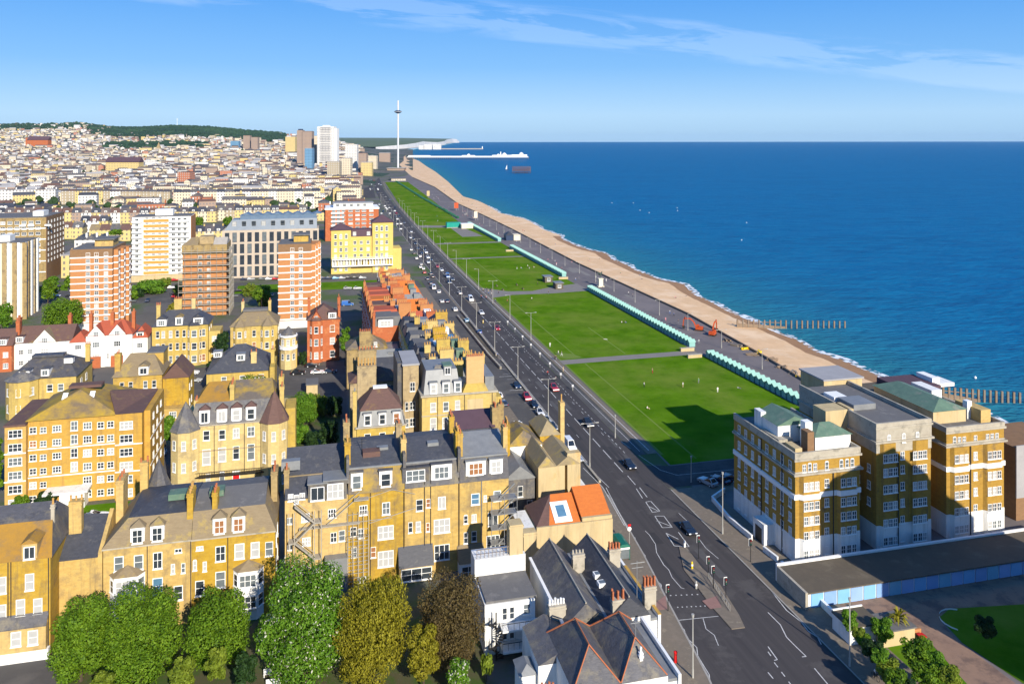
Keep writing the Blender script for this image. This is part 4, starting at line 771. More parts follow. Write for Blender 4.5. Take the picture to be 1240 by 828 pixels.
# big golden brick flats on the left
D('moss_tile', (.20, .145, .085), (.15, .11, .07), 1.1, (1, 1, 4), c3=(.40, .26, .03), s3=.22, t3=.5, w3=.12, bump=.35, bscale=2.5)
h = 17.8; p = at(34, 509.5, h); b = Bld('apartment_block', 'six-storey golden brick flats with mossy hipped roof and white bands', 'flats', (p.x, p.y, 0)); W = width(p, 141)
b.box('wall', 'gold_brick', 0, W, 0, 18, 0, h); MB().hip(0, W, 0, 17, h, 4.2, .5, 5.9).build('roof', 'moss_tile', b.root)
xl = b.hit(5.5, 511, -1.2)[0]; xr = b.hit(172, 505, -1.2)[0]; xr2 = xr+.01
MB().box(xl, -.003, -1.2, 15, 0, h-.6).build('wing', 'gold_brick', b.root); MB().box(W+.003, xr, -1.2, 15, 0, h+.4).build('wing', 'gold_brick', b.root)
MB().box(xr+.003, xr+1.2, 1, 16, 0, h).build('wing', 'gold_brick', b.root)
MB().box(xl-.2, -.01, -1.4, 15.2, h-.59, h-.2).build('wing_roof', 'brown_tile', b.root); MB().add([(W+.1,-1.4,h+.41),(xr+.2,-1.4,h+.41),(xr+.2,15,h+.41),(W-4,15,h+.9),(W-3,7,h+3.0)], [(0,1,2,4),(0,4,3),(2,3,4)]).build('wing_roof', 'brown_tile', b.root)
MB().box(W*.33, W*.72, 7.2, 9.8, h+3.9, h+4.5).build('ridge_cap', 'brown_tile', b.root)
for px in (79, 96, 112): x, z, m_, _ = b.hit(px, 484, 4.5); MB().add([(x-.5,3.7,h+2.75),(x+.5,3.7,h+2.75),(x+.5,5.0,h+3.78),(x-.5,5.0,h+3.78)], [(0,1,2,3)]).build('skylight', 'white_paint', b.root)
rz_ = [15.1-2.83*k for k in range(6)]
for px, wd, hh in ((40,1.3,1.3), (52.5,1.2,1.2), (69,1.7,1.4), (90,1.3,2.0), (106,1.7,1.5), (122,1.3,1.4), (134,1.3,1.4)):
    x = b.hit(px, 540)[0]
    for k, z in enumerate(rz_):
        if (px in (69, 90) and k > 3): continue
        b.win('F', x, z, wd, hh, 0, style='wide' if wd > 1.6 else 'cross')
for px in (18.5, 153): 
    x = b.hit(px, 540, -1.2)[0]
    for z in rz_: b.win('F', x, z-.2, 2.6, 1.6, -1.2, style='wide')
for z in (11.6, 5.9): MB().box(-.003, W+.003, -.12, 0, z, z+.22).box(W+.003, xr+.12, -1.32, -1.2, z, z+.22).box(xl-.1, -.003, -1.32, -1.2, z, z+.22).box(xr+1.2, xr+1.3, 1, 16, z, z+.22).build('band', 'white_paint', b.root)
x = b.hit(85, 583)[0]; MB().box(x-4.2, x+4.2, -3.6, -.02, 3.3, 3.7).box(x-1.2, x+3.5, -3.0, -.03, 0, 3.29).build('entrance_porch', 'white_render', b.root)
rows(b, 'R', [4, 8, 12], rz_[:5], 1.2, 1.4, xr+1.2, style='case')
poly('lawn', [b.root.matrix_world.to_3x3() @ Vector((0, 0, 0))+Vector((p.x, p.y, 0))+Vector((S.x*x+R.x*y, S.y*x+R.y*y, 0)) for x, y in ((11, -7), (25, -7), (25, -2), (11, -2))], 'lawn', z=.06)
# T: yellow hotel with two turrets
h = 14.9; p = at(240, 515, h); b = Bld('villa', 'yellow brick villa with pointed corner turrets, white dormers and a red door', 'villa', (p.x, p.y, 0)); W = width(p, 318)
xl = b.hit(211, 520)[0]; xr = b.hit(350, 508)[0]
b.box('wall', 'pale_yellow_brick', xl+1, xr-1, 0, 14, 0, h); MB().frus(xl+3, xr-2, -.3, 13.5, h+.01, xl+4, xr-3, 1.6, 12.5, h+4.2).build('mansard', 'slate', b.root)
xm = b.hit(281, 490, 2)[0]
MB().add([(xl+4,1.6,h+4.2),(xm,1.6,h+4.2),(xm,8,h+6.8),(xl+6,8,h+6.8),(xl+4,12,h+4.2),(xm,12,h+4.2)], [(0,1,2,3),(3,2,5,4),(0,3,4)]).build('roof', 'orange_lichen_slate', b.root)
MB().add([(xm,1.6,h+4.2),(xr-3,1.6,h+4.2),(xr-4,8,h+6.8),(xm,8,h+6.8),(xr-3,12,h+4.2),(xm,12,h+4.2)], [(0,1,2,3),(3,2,4,5),(1,4,2)]).build('roof', 'lichen_slate', b.root)
def turret(b, x, y, r, z0, z1, zt, wm, rm, zs, n=8, win=(0.9, 2.0)):
    P = [(x+r*math.cos(math.pi*2*(i+.5)/n), y+r*math.sin(math.pi*2*(i+.5)/n)) for i in range(n)]
    o = MB().prism(P, z0, z1).build('turret', wm, b.root)
    MB().cone([((a-x)*1.1+x, (c-y)*1.1+y) for a, c in P], z1+.003, (x, y, zt)).build('turret_roof', rm, o)
    k = r*math.cos(math.pi/n)
    for a in (-135, -90, -45):
        t = math.radians(a)
        for z in zs: add_win(o, x+math.cos(t)*(k+.01), y+math.sin(t)*(k+.01), z, win[0], win[1], t+math.pi/2, 'sash', random.choice(['glass_blind', 'glass_blind', 'glass_dark', 'glass_grey']), sub=False)
xt1 = b.hit(224, 520, -.5)[0]; xt2 = b.hit(332, 510, -.5)[0]
turret(b, xt1, .6, 3.0, 0, h-.6, h+5.2, 'pale_yellow_brick', 'slate', [10.6, 6.0, 1.4]); turret(b, xt2, .6, 3.0, 0, h-.2, h+6.2, 'pale_yellow_brick', 'brown_tile', [11.0, 6.2, 1.4])
b.pxwin([(250,527,8,12,'sash','glass_dark'), (269,526,8,12,'sash','glass_dark'), (286,524,8,12,'cross'), (304,522,8,12,'cross'), (250,553,9,19,'sash','glass_blind'), (269,550,9,17,'sash','glass_blind'), (286,548,8,16,'sash','glass_dark'), (304,547,8,19,'sash','glass_grey'), (252,580,5,14,'sash','glass_blind'), (269,577,6,10,'arch','glass_grey')])
x, z, m_, _ = b.hit(286, 577); b.box('door', 'pillar_red', x-.65, x+.65, -.12, -.02, z-1.5, z+1.1)
MB().box(x-.8, x-.65, -.16, -.02, z-1.5, z+1.3).box(x+.65, x+.8, -.16, -.02, z-1.5, z+1.3).box(x-.65, x+.65, -.16, -.02, z+1.1, z+1.3).build('door_frame', 'white_paint', b.root)
for px, py in ((248,506), (269,504.5), (286.5,503), (304,501)): x, z, m_, _ = b.hit(px, py, .4); b.dormer(x, -.1, h+.3, 2.1, 2.9, 3, 'hip', 'brown_tile', style='case' if px < 280 else 'sash', glass=None if px != 286.5 else 'glass_blind')
zb = 4.3; xa = xt1+2; xb = xt2-1.5; mb = MB().box(xa, xb, -1.3, -.02, zb-.2, zb)
for k in range(30): x = xa+(xb-xa)*k/29; mb.tube((x,-1.25,zb), (x,-1.25,zb+.9), .03, 4)
mb.tube((xa,-1.25,zb+.9), (xb,-1.25,zb+.9), .05, 4).build('balcony', 'black_metal', b.root)
b.bands(xl+1.01, xr-1.01, 0, 14, [9.2], 'tan_brick', .22, .1); b.bands(xl+1.01, xr-1.01, 0, 14, [h-.25], 'stone', .25, .25, 'cornice')
for px in (259.5, 296): x = b.hit(px, 540)[0]; b.pipe(x, 0, 4.4, h-.3)
b.chim(xm, 3.4, h+2, h+7.6, .9, 3.2, 4, 'pale_yellow_brick', 'terracotta'); b.chim(xr-1.6, 2.5, h-1, h+6.4, .9, 1.6, 2, 'pale_yellow_brick', 'terracotta'); b.chim(xr-2, 9, h-1, h+6.8, 1.0, 2.2, 3, 'pale_yellow_brick', 'terracotta'); b.chim(xl+4, 3, h, h+4.5, .8, 1.4, 2, 'pale_yellow_brick', 'terracotta')
rows(b, 'R', [2.2], [10.5, 6], 1.1, 2.2, xr-1)
MB().box(xr-.99, xr+1.2, 5, 12, 0, h+.5).build('rear_wing', 'pale_yellow_brick', b.root)
# generic villa
def villa(name, label, cat, px, py, pxR, z, dep, wm, rm, rh, cols=(), zs=(), win=(1.1, 1.9), hip=None, chims=(), dorm=(), side=(), sidezs=None, bays=(), gables=(), roof='hip', over=.4, pm='terracotta', **k):
    p = at(px, py, z); b = Bld(name, label, cat, (p.x, p.y, 0)); W = width(p, pxR); b.W = W
    b.box('wall', wm, 0, W, 0, dep, 0, z)
    mb = MB()
    if roof == 'hip': mb.hip(0, W, 0, dep, z+.002, rh, over, hip)
    elif roof == 'gx': mb.gable(0, W, 0, dep, z+.002, rh, over, 'x')
    elif roof == 'gy': mb.gable(0, W, 0, dep, z+.002, rh, over, 'y')
    elif roof == 'flat': mb.box(-.05, W+.05, -.05, dep+.05, z+.002, z+.4)
    mb.build('roof', rm, b.root)
    for fx in cols:
        for zz in zs: b.win('F', fx*W, zz, win[0], win[1], 0, **k)
    for fy in side:
        for zz in (sidezs or zs): b.win('R', fy*dep, zz, win[0], win[1], W, **k)
    for fx, bw in bays:
        x = fx*W; P = [(x-bw/2, .02), (x-bw/2+.9, -1.2), (x+bw/2-.9, -1.2), (x+bw/2, .02)]
        o = MB().prism(P, 0, z-.02).build('bay', wm, b.root); MB().cone([(x-bw/2-.3, 0.5), (x-bw/2+.8, -1.5), (x+bw/2-.8, -1.5), (x+bw/2+.3, .5)], z+.006, (x, 1.8, z+rh*.55)).build('bay_roof', rm, o)
        for zz in zs:
            add_win(o, x, -1.21, zz, max(1.0, bw-3), win[1], 0, k.get('style', 'sash'), random.choice(GL), sub=False)
            for sg in (-1, 1): add_win(o, x+sg*(bw/2-.44), -.62, zz, .8, win[1], sg*.93, 'sash', random.choice(GL), sub=False)
    for c in chims: b.chim(*c, pm=pm) if len(c) < 9 else b.chim(*c)
    for d in dorm: b.dormer(d[0]*W, d[1], z+d[2], *d[3:])
    for g in gables:                                  # gable fronts: centre fraction, width, wall height above eaves
        x = g[0]*W; w_ = g[1]; o = MB().add([(x-w_/2,-.25,0),(x+w_/2,-.25,0),(x+w_/2,-.25,z),(x,-.25,z+g[2]),(x-w_/2,-.25,z),(x-w_/2,.2,0),(x+w_/2,.2,0),(x+w_/2,.2,z),(x,.2,z+g[2]),(x-w_/2,.2,z)], [(0,1,2,3,4),(9,8,7,6,5),(0,4,9,5),(1,6,7,2),(3,2,7,8),(4,3,8,9)]).build('gable', g[3], b.root)
        MB().add([(x-w_/2-.3,-.5,z-.2),(x,-.5,z+g[2]+.1),(x,dep*.5,z+g[2]+.1),(x-w_/2-.3,dep*.5,z-.2),(x+w_/2+.3,-.5,z-.2),(x+w_/2+.3,dep*.5,z-.2)], [(0,1,2,3),(1,4,5,2)]).build('gable_roof', g[4], o)
        add_win(o, x, -.26, z-.3, 1.6 if w_ > 4 else 1.0, 1.7, 0, 'wide' if w_ > 4 else 'case', 'glass_grey', sub=False)
        for zz in zs:
            if w_ > 3: add_win(o, x, -.26, zz, min(2.2, w_*.4), win[1], 0, 'wide', random.choice(GL), sub=False)
    return b
b = villa('villa', 'yellow brick villa with three white dormers below the scaffolded tower', 'villa', 184, 396, 252, 13.4, 12, 'pale_yellow_brick', 'dark_slate', 4.2, (.1,.2,.33,.45,.57,.92), (9.6, 5.4, 1.2), (1.1, 2.2), 4.5, [(1.5,3,13,20,1.2,1.0,3,'pale_yellow_brick'), (7,7,15,21,2.4,1.2,5,'pale_yellow_brick'), (12,7,16,21,1.2,1,3,'pale_yellow_brick')], [(.17,-.2,.2,3,2.2,3,'gable','dark_slate','white_paint',None,'wide'), (.48,-.4,.3,2.2,2.6,3,'gable','lichen_slate','white_paint'), (.82,-.2,.2,3,2.2,3,'gable','dark_slate','white_paint',None,'wide')], (.25, .6), bays=((.76, 4.6),))
MB().box(b.W+.003, b.W+3.6, 2, 10, 0, 10.5).build('wing', 'pale_yellow_brick', b.root); b.win('F', b.W+1.8, 7, 1.6, 1.8, 2, style='wide'); b.win('F', b.W+1.8, 2.8, 1.8, 1.8, 2, style='wide')
b = villa('villa', 'yellow brick villa with tan hipped roof and paired bays beside the red villa', 'villa', 279, 396, 336, 12.8, 13, 'pale_yellow_brick', 'tan_tile', 4.4, (.5,), (9.2, 5.2, 1.2), (1.2, 2.1), 5, [(3,11,14,19,.9,1.6,2,'pale_yellow_brick'), (12,11,14,19,.9,1.6,2,'pale_yellow_brick')], (), (.3, .65), bays=((.2, 4.4), (.78, 4.4)))
b.box('roof_flat', 'grey_felt', 3.5, b.W-3.5, 5, 8.5, 16.6, 17.3)
p = at(339, 404, 11.5); c = Bld('villa_wing', 'small domed yellow wing with white rounded balcony beside the tan roofed villa', 'house', (p.x, p.y, 0)); W = width(p, 359.5)
c.box('wall', 'pale_yellow_brick', 0, W, 0, 8, 0, 9); turret(c, W*.5, 0, 2.6, 0, 11, 14, 'pale_yellow_brick', 'slate', [8.0, 3.2], win=(1.0, 1.9)); MB().cyl(W*.5, 0, 6.6, 7.6, 3.0, 3.0, 12).build('balcony', 'white_paint', c.root); MB().cyl(W*.5, 0, 10.6, 11.2, 2.9, 2.9, 12).build('cornice', 'white_paint', c.root); MB().hip(0, W, 0, 8, 9, 2, .3).build('roof', 'dark_slate', c.root)
b = villa('villa', 'red brick villa with stepped gable and white bay windows', 'villa', 372, 388, 411, 14.3, 12, 'red_brick', 'brown_tile', 4.2, (.78,), (10, 5.8, 1.4), (1.6, 2.3), 4.5, [(.5,6,13,20.5,.9,2.0,3,'red_brick'), (10.6,6,13,20.5,.9,2.0,3,'red_brick'), (10.6,2,13,18.5,.8,1.4,2,'red_brick')], [(.78,-.1,.3,2.6,2.0,3,'flat','brown_tile','white_paint',None,'wide')], (), bays=((.28, 4.4),), gables=((.28, 3.6, 3.0, 'red_brick', 'red_tile'),))
# white gabled pair with red roofs
b = villa('house', 'white rendered gabled house pair with bright red tiled roofs', 'house', 104, 407, 160, 10.5, 11, 'white_render', 'red_tile', 3.8, (.5,), (6.6, 2.6), (1.2, 1.8), 4, [(.6,4,10,17,1.0,1.6,3,'red_brick'), (7.2,4,11,17,1.0,1.6,3,'red_brick'), (13.6,5,11,17,1.0,1.6,3,'red_brick')], (), (), gables=((.22, 5.4, 3.4, 'white_render', 'red_tile'), (.68, 5.4, 3.4, 'white_render', 'red_tile')))
MB().box(-5.2, -.003, 1, 10, 0, 8.4).build('wing', 'white_render', b.root); MB().hip(-5.2, 0, 1, 10, 8.4, 3, .3).build('wing_roof', 'red_tile', b.root); b.win('F', -2.6, 6, 2.0, 1.5, 1, style='wide'); b.win('F', -2.6, 2, 2.0, 1.6, 1, style='wide')
MB().box(b.W+.003, b.W+4.6, 1, 11, 0, 8.8).build('wing', 'white_render', b.root); MB().hip(b.W, b.W+4.6, 1, 11, 8.8, 3.4, .3).build('wing_roof', 'red_tile', b.root); b.dormer(b.W+2.2, 1.2, 8.9, 2.2, 1.7, 3, 'flat', 'dark_slate', style='case'); b.win('F', b.W+2.2, 5.4, 1.8, 1.6, 1, style='wide')
b.box('porch', 'red_brick', 1.0, 4.6, -1.2, -.26, 0, 3.6); b.box('porch', 'red_brick', b.W*.68-1.8, b.W*.68+1.8, -1.2, -.26, 0, 3.6)
b = villa('house', 'semi-detached house with brown roof, pink gable and white bays at the left edge', 'house', 15, 416, 86, 8.6, 11, 'white_render', 'brown_tile', 4.4, (.15,.3), (4.8, 1.2), (1.5, 1.7), 0.01, [(.4,5,9,16,1.1,1.8,3,'red_brick'), (15,8,9,15.5,1.0,1.6,3,'red_brick')], [(.12,-.1,.2,2.2,1.9,3,'flat','brown_tile','white_paint',None,'wide')], (), gables=((.55, 7.0, 4.0, 'white_render', 'tan_tile'),), roof='gx', style='wide')
b = villa('house', 'red brick house with maroon roof cut by the left edge', 'house', -22, 420, 14, 8.6, 11, 'red_brick', 'brown_tile', 4.4, (.5,.8), (4.8, 1.2), (1.5, 1.7), 0.01, [(9,5,9,15.5,1.1,1.8,3,'red_brick')], [(.7,-.1,.2,2.2,1.9,3,'flat','brown_tile','white_paint',None,'wide')], roof='gx', style='wide')
# bow-fronted grey-roofed villa
b = villa('villa', 'bow-fronted yellow brick villa with wide grey slate roof and two dormers', 'villa', 8, 460.5, 92, 10.2, 16, 'pale_yellow_brick', 'slate', 4.4, (.62, .78), (6.4, 2.0), (1.5, 2.0), 5, [(17,12,11,16,1.2,.9,3,'pale_yellow_brick')], [(.25,-.1,.3,2.6,1.9,3,'flat','slate','white_paint',None,'wide'), (.55,-.1,.5,2.0,1.9,3,'flat','slate','white_paint',None,'case'), (.82,4,2.6,2.2,1.5,2,'flat','dark_slate','white_paint',None,'wide')], (.3, .6))
turret(b, 4.0, .6, 4.2, 0, 10.4, 12.8, 'pale_yellow_brick', 'slate', [6.4, 2.0], 10, (1.2, 2.1)); b.box('roof_flat', 'dark_slate', 4, b.W-5, 6.5, 9.5, 14.2, 14.8)
# gabled house with side wing
b = villa('villa', 'steep gabled yellow brick house with arched attic dormer behind the golden flats', 'villa', 137, 457, 196, 12.6, 11, 'yellow_brick', 'tan_tile', 4.8, (.18,.36,.66,.84), (9.2, 4.8, 1.2), (1.1, 1.9), 3.5, [(.8,2,12,18.4,1.4,1.8,2,'yellow_brick')], [(.62,-.1,.2,2.4,2.2,3,'gable','tan_tile','white_paint')], (.3, .6))
MB().box(b.W*.62, b.W-.5, 5, 11.3, 12.6, 17.2).build('attic_block', 'yellow_brick', b.root); MB().box(b.W*.60, b.W-.3, 4.8, 11.5, 17.204, 17.5).build('flat_roof', 'grey_felt', b.root)
MB().box(b.W+.003, b.W+6.5, 1.5, 11, 0, 11).build('wing', 'yellow_brick', b.root); MB().gable(b.W, b.W+6.5, 1.5, 11, 11, 4.0, .3, 'y').build('wing_roof', 'brown_tile', b.root); rows(b, 'R', [3, 6.2], [7.2, 3], 1.0, 1.7, b.W+6.5, glass='glass_dark')
MB().box(b.W+.5, b.W+5.5, -1.5, 1.49, 0, 3.6).build('porch', 'yellow_brick', b.root); b.win('F', b.W+3, 1.2, 1.8, 1.6, -1.5, style='wide')
# dark hipped house
b = villa('house', 'low yellow brick house under a broad dark slate hipped roof', 'house', 250, 453, 327, 7.2, 17, 'pale_yellow_brick', 'dark_slate', 6.2, (.27, .56, .86), (4.2,), (1.5, 1.9), 8, [(13,2.6,8.2,12.2,1.6,1.0,2,'pale_yellow_brick'), (18.4,3,7,12.6,1.0,1.4,2,'pale_yellow_brick')], [(.52,2.6,2.6,2.4,1.9,2.6,'flat','lead','white_paint',None,'case'), (.12,8,2.6,2.4,1.6,2.6,'flat','lead','white_paint',None,'wide')])
b.box('wing', 'pale_yellow_brick', b.W+.003, b.W+1.4, -2, 10, 0, 8.6); MB().box(-3.4+8, 10, -2.2, -.003, 0, 2.6).build('extension', 'white_render', b.root)
p = at(371, 465, 3.6); c = Bld('outhouse', 'small flat grey roofed outhouse beside the parked cars in the side street', 'outhouse', (p.x, p.y, 0)); W = width(p, 398)
# (kept low) garden buildings behind the turret villa
c.box('wall', 'tan_render', 0, W*.5, 0, 6, 0, 3.2); c.box('roof', 'grey_felt', -.2, W*.5+.2, -.2, 6.2, 3.203, 3.45)
D('panel_brick', (.60, .37, .17), (.52, .31, .13), 1.0, BS, bump=.2)
# ------------------------------------------------------------------ B: houses behind the rear terrace, towards the sea
p = at(432, 517.5, 14); b = Bld('house', 'yellow brick house with grey mansard, three sash dormers and a brown hipped top', 'house', (p.x, p.y, 0)); W = width(p, 491)
b.box('wall', 'pale_yellow_brick', 0, W, 0, 9, 0, 14); b.box('cornice', 'stone', -.3, W+.3, -.35, 9, 13.7, 14.0)
MB().frus(.2, W-.2, 0, 9, 14.004, .9, W-.9, .9, 8.5, 17.2).build('mansard', 'lead', b.root); MB().frus(.6, W-.6, .6, 8.8, 17.204, W*.36, W*.66, 4.6, 6.2, 20.6).build('roof', 'brown_tile', b.root); MB().box(W*.36, W*.66, 4.5, 6.3, 20.604, 20.9).build('roof_flat', 'white_paint', b.root)
for px in (445, 463, 480): x, z, m_, _ = b.hit(px, 507, .1); b.dormer(x, .0, 14.1, 1.6, 2.6, 2, 'flat', 'lead', glass='glass_dark' if px < 480 else 'glass_warm', style='sash'); b.win('F', x, 10.4, 1.3, 2.1, 0, glass='glass_dark'); b.win('F', x, 6.0, 1.3, 2.1, 0)
b.chim(-.4, .8, 8, 21.5, .8, .9, 1, 'pale_yellow_brick', 'lead'); b.chim(2.6, 9.6, 8, 24.5, 4.2, 2.2, 6, 'tan_brick', 'buff_pot', ph=1.6, rows=2)
p = at(488, 441, 23); b = Bld('house', 'tall narrow brown brick stair tower house with small white windows', 'house', (p.x, p.y, 0)); W = width(p, 507)
b.box('wall', 'tan_brick', 0, W, 0, 12, 0, 22.6); b.box('roof', 'pale_felt', -.2, W+.2, -.2, 12, 22.604, 23); b.box('side_wing', 'slate', -1.2, -.003, 1, 12, 0, 23)
b.pxwin([(499.5,468,6,11,'cross','glass_dark'), (492.5,492,4,10,'sash','glass_dark'), (499.5,491,7,10,'cross','glass_dark'), (499.5,511,7,10,'cross','glass_dark'), (493,512,4,10,'sash','glass_grey')])
h = 17.0; p = at(511, 479.5, h); A = Bld('terraced_house', 'pale yellow end-of-terrace house with grey curved mansard and a huge panelled chimney', 'house', (p.x, p.y, 0)); W = width(p, 601)
A.box('wall', 'pale_yellow_brick', 0, W, 0, 12, 0, h); A.box('cornice', 'stone', -.3, W+.35, -.4, 12, h-.3, h+.1)
A.pxwin([(524.6,493,7,11,'sash','glass_blind'), (540,492,7,11,'sash','glass_grey'), (554,490,6,11,'sash','glass_blind'), (524.6,513,8,14,'sash','glass_blind'), (539,512,7,13,'sash','glass_blind'), (554,510.6,8,13,'sash','glass_blind')])
xm = A.hit(558, 470)[0]; MB().frus(.4, xm, .2, 11.5, h+.104, 1.2, xm-.6, 2.0, 11, h+5.2).build('mansard', 'lead', A.root)
MB().add([(.7,.55,h+1),(5.6,.55,h+1.0),(5.0,3.2,h+6.0),(3.6,3.4,h+6)], [(0,1,2,3)]).build('slate_hip', 'slate', A.root)
for px in (524.6, 540, 554): x, z, m_, _ = A.hit(px, 471, .4); A.dormer(x, .0, h+.2, 1.7, 2.6, 2.4, 'flat', 'lead', glass='glass_blind' if px < 530 else 'glass_grey', style='sash')
x = A.hit(542, 450, 1.6)[0]; A.dormer(x, 1.5, h+3.9, 1.8, 2.2, 3, 'flat', 'copper', 'lead', style='case', glass='glass_dark')
x0 = A.hit(565, 470)[0]; x1 = A.hit(586, 470)[0]; A.chim((x0+x1)/2, .7, h+.1, h+8.2, x1-x0, 1.3, 9, 'panel_brick', 'terracotta', ph=.5); MB().frus(x0-1, x1+1, -.3, 1.6, h+.11, x0-.1, x1+.1, -.04, 1.4, h+2.0).build('chimney_base', 'pale_yellow_brick', A.root)
A.box('panel', 'tan_render', x0+.2, x1-.2, -.03, -.004, h-6.5, h-1.6); MB().tube((W-1,-.06,2), (W-1,-.06,h-.3), .08).tube((x0-.5,-.06,2), (x0-.5,-.06,h-.3), .08).tube((xm-5.4,-.06,2), (xm-5.4,-.06,h-.3), .07).build('drainpipe', 'pipe', A.root)
MB().box(x1+.4, W-.4, .6, 11, h+.105, h+3.2).build('mansard', 'lead', A.root); A.bands(.01, W-.01, 0, 12, [12.2, 7.4], 'stone', .2, .1)
A.box('bay', 'pale_yellow_brick', W+.003, W+1.6, 1.5, 6, 0, h-2)
u0, v0 = toUV(p)
# the rest of the sea-front terrace: houses of yellow, then of red brick, with rows of chimney stacks
U = u0+12.1; VL = v0-8; VR = v0+W
cnt = {'y': 0, 'r': 0}
rt = random.Random(11)
while U < 356:
    red = U > 246; L = 8.6 if not red else 9.4; key = 'r' if red else 'y'; cnt[key] += 1
    gapv = VL+9.5 if not red else 15.5
    q0 = UV(U, gapv); ww = VR-gapv-rt.uniform(0, .8)-(2 if red else 0); hh = 16.6+rt.uniform(-.5, .5)-(.5 if red else 0)
    if U > 316: hh = 12.4; ww -= 9; q0 = UV(U, gapv+9)
    b = Bld('terraced_house', f'{"red" if red else "yellow"} brick sea-front terraced house with big chimney stacks, {ordw(cnt[key])} {"red" if red else "yellow"} one from the near end', 'house', (q0.x, q0.y, 0), group=('red' if red else 'yellow')+' brick houses of the sea-front terrace')
    wm = 'red_brick' if red else 'pale_yellow_brick'; cm = rt.choice(['orange_brick', 'red_brick', 'orange_brick', 'pale_yellow_brick']) if red else rt.choice(['pale_yellow_brick', 'pale_yellow_brick', 'yellow_brick'])
    b.box('wall', wm, 0, ww, .01, L-.01, 0, hh)
    if not red:
        b.box('rear_wing', 'tan_brick', -8.5, -.01, L*.45, L-.02, 0, 8.6+rt.uniform(-1.5, 1.5)); MB().gable(-8.5, -.01, L*.45, L-.02, 10.15, 1.8, .1).build('rear_wing_roof', rt.choice(['slate', 'dark_slate', 'lead']), b.root)
    rmx = (['orange_tile', 'red_tile', 'red_tile', 'brown_tile', 'grey_felt', 'lead', 'orange_tile'] if red else ['slate', 'lead', 'brown_tile', 'grey_felt', 'dark_slate'])
    xs = ww*.45; m1, m2 = rt.choice(rmx), rt.choice(rmx)
    MB().add([(.2,.3,hh),(xs,.3,hh),(xs,L-.3,hh),(.2,L-.3,hh),(1.2,1.4,hh+2.8),(xs-1.0,1.4,hh+2.8),(xs-1,L-1.4,hh+2.8),(1.2,L-1.4,hh+2.8)], [(0,1,5,4),(1,2,6,5),(2,3,7,6),(3,0,4,7),(4,5,6,7)]).build('rear_roof', m1, b.root)
    MB().hip(xs+.3, ww-.2, .3, L-.3, hh, 3.4, 0, 2.2).build('front_roof', m2, b.root)
    if rt.random() < .7: MB().box(xs-1.2, xs+1.8, 2.0, L-2.5, hh, hh+rt.uniform(2.6, 3.6)).build('roof_hut', rt.choice(['lead', 'white_render', 'pale_felt', 'grey_felt']), b.root)
    if rt.random() < .8: MB().box(ww-5.2, ww-3.0, 2.5, 5.0, hh+1.2, hh+3.9).build('skylight', rt.choice(['lead', 'copper', 'glass_blue', 'white_paint']), b.root)
    if red: b.dormer(4.2, -.05, hh-.2, 4.6, 2.4, 3, 'flat', rt.choice(['orange_tile', 'grey_felt']), style='wide', glass='glass_blind'); b.chim(.5, .4, hh-3, hh+4.4, .8, 1.2, 2, cm, 'terracotta')
    if rt.random() < .85: b.chim(xs+rt.uniform(.4, 2.6), .4, hh-.5, hh+rt.uniform(4.2, 5.2), rt.uniform(3.4, 4.4), 1.1, 6, cm, 'buff_pot' if not red else 'terracotta', ph=.7)
    if rt.random() < .9: b.chim(ww-rt.uniform(2.2, 3.6), .4, hh-.5, hh+rt.uniform(3.4, 5.6), rt.uniform(2.4, 4.6), rt.uniform(.9, 1.3), rt.choice((4, 5, 6, 7)), cm, 'buff_pot' if not red else 'terracotta', ph=.7)
    if rt.random() < .8: b.chim(xs-rt.uniform(1, 4), L-rt.uniform(.8, 4), hh-.5, hh+rt.uniform(3.6, 4.8), 1.6, 1.0, 3, cm, 'buff_pot', ph=.8)
    for yy in (2.2, 6.0):
        for z in (1.2, 5.2, 9.2, 13): b.win('L', yy, z, 1.1, 2.0, 0, sub=False, glass=rt.choice(['glass_dark', 'glass_grey']))
    for z in (1.2, 5.2, 9.2, 13): b.win('R', L/2, z, 2.8, 2.2, ww, sub=False, style='wide')
    U += L+.02
# yard houses between
b = villa('house', 'tan gabled rear house with six orange chimney pots in the shaded yard', 'house', 420, 424, 468, 12, 9, 'tan_brick', 'lichen_slate', 3.6, (.72,), (12.5,), (1.0, 1.5), 5, [(5.4,-.6,10,17.5,3.4,1.2,6,'tan_brick','terracotta')], (), ())
b = villa('house', 'brown brick rear house under two massive stained chimneys', 'house', 424, 464, 478, 13, 9, 'tan_brick', 'brown_tile', 2.6, (.85,), (10,), (1.2, 1.8), 4, [(4.4,1.6,12,21.0,4.6,2.4,6,'tan_brick','terracotta'), (1.5,6,12,17,1,1,2,'tan_brick','terracotta')], (), ())
b = villa('house', 'plain dark rear house with flat lead roofs in terrace shadow', 'house', 470, 428, 484, 11, 12, 'slate', 'lead', 1, (.5,), (7,), (1.2, 1.8), roof='flat')
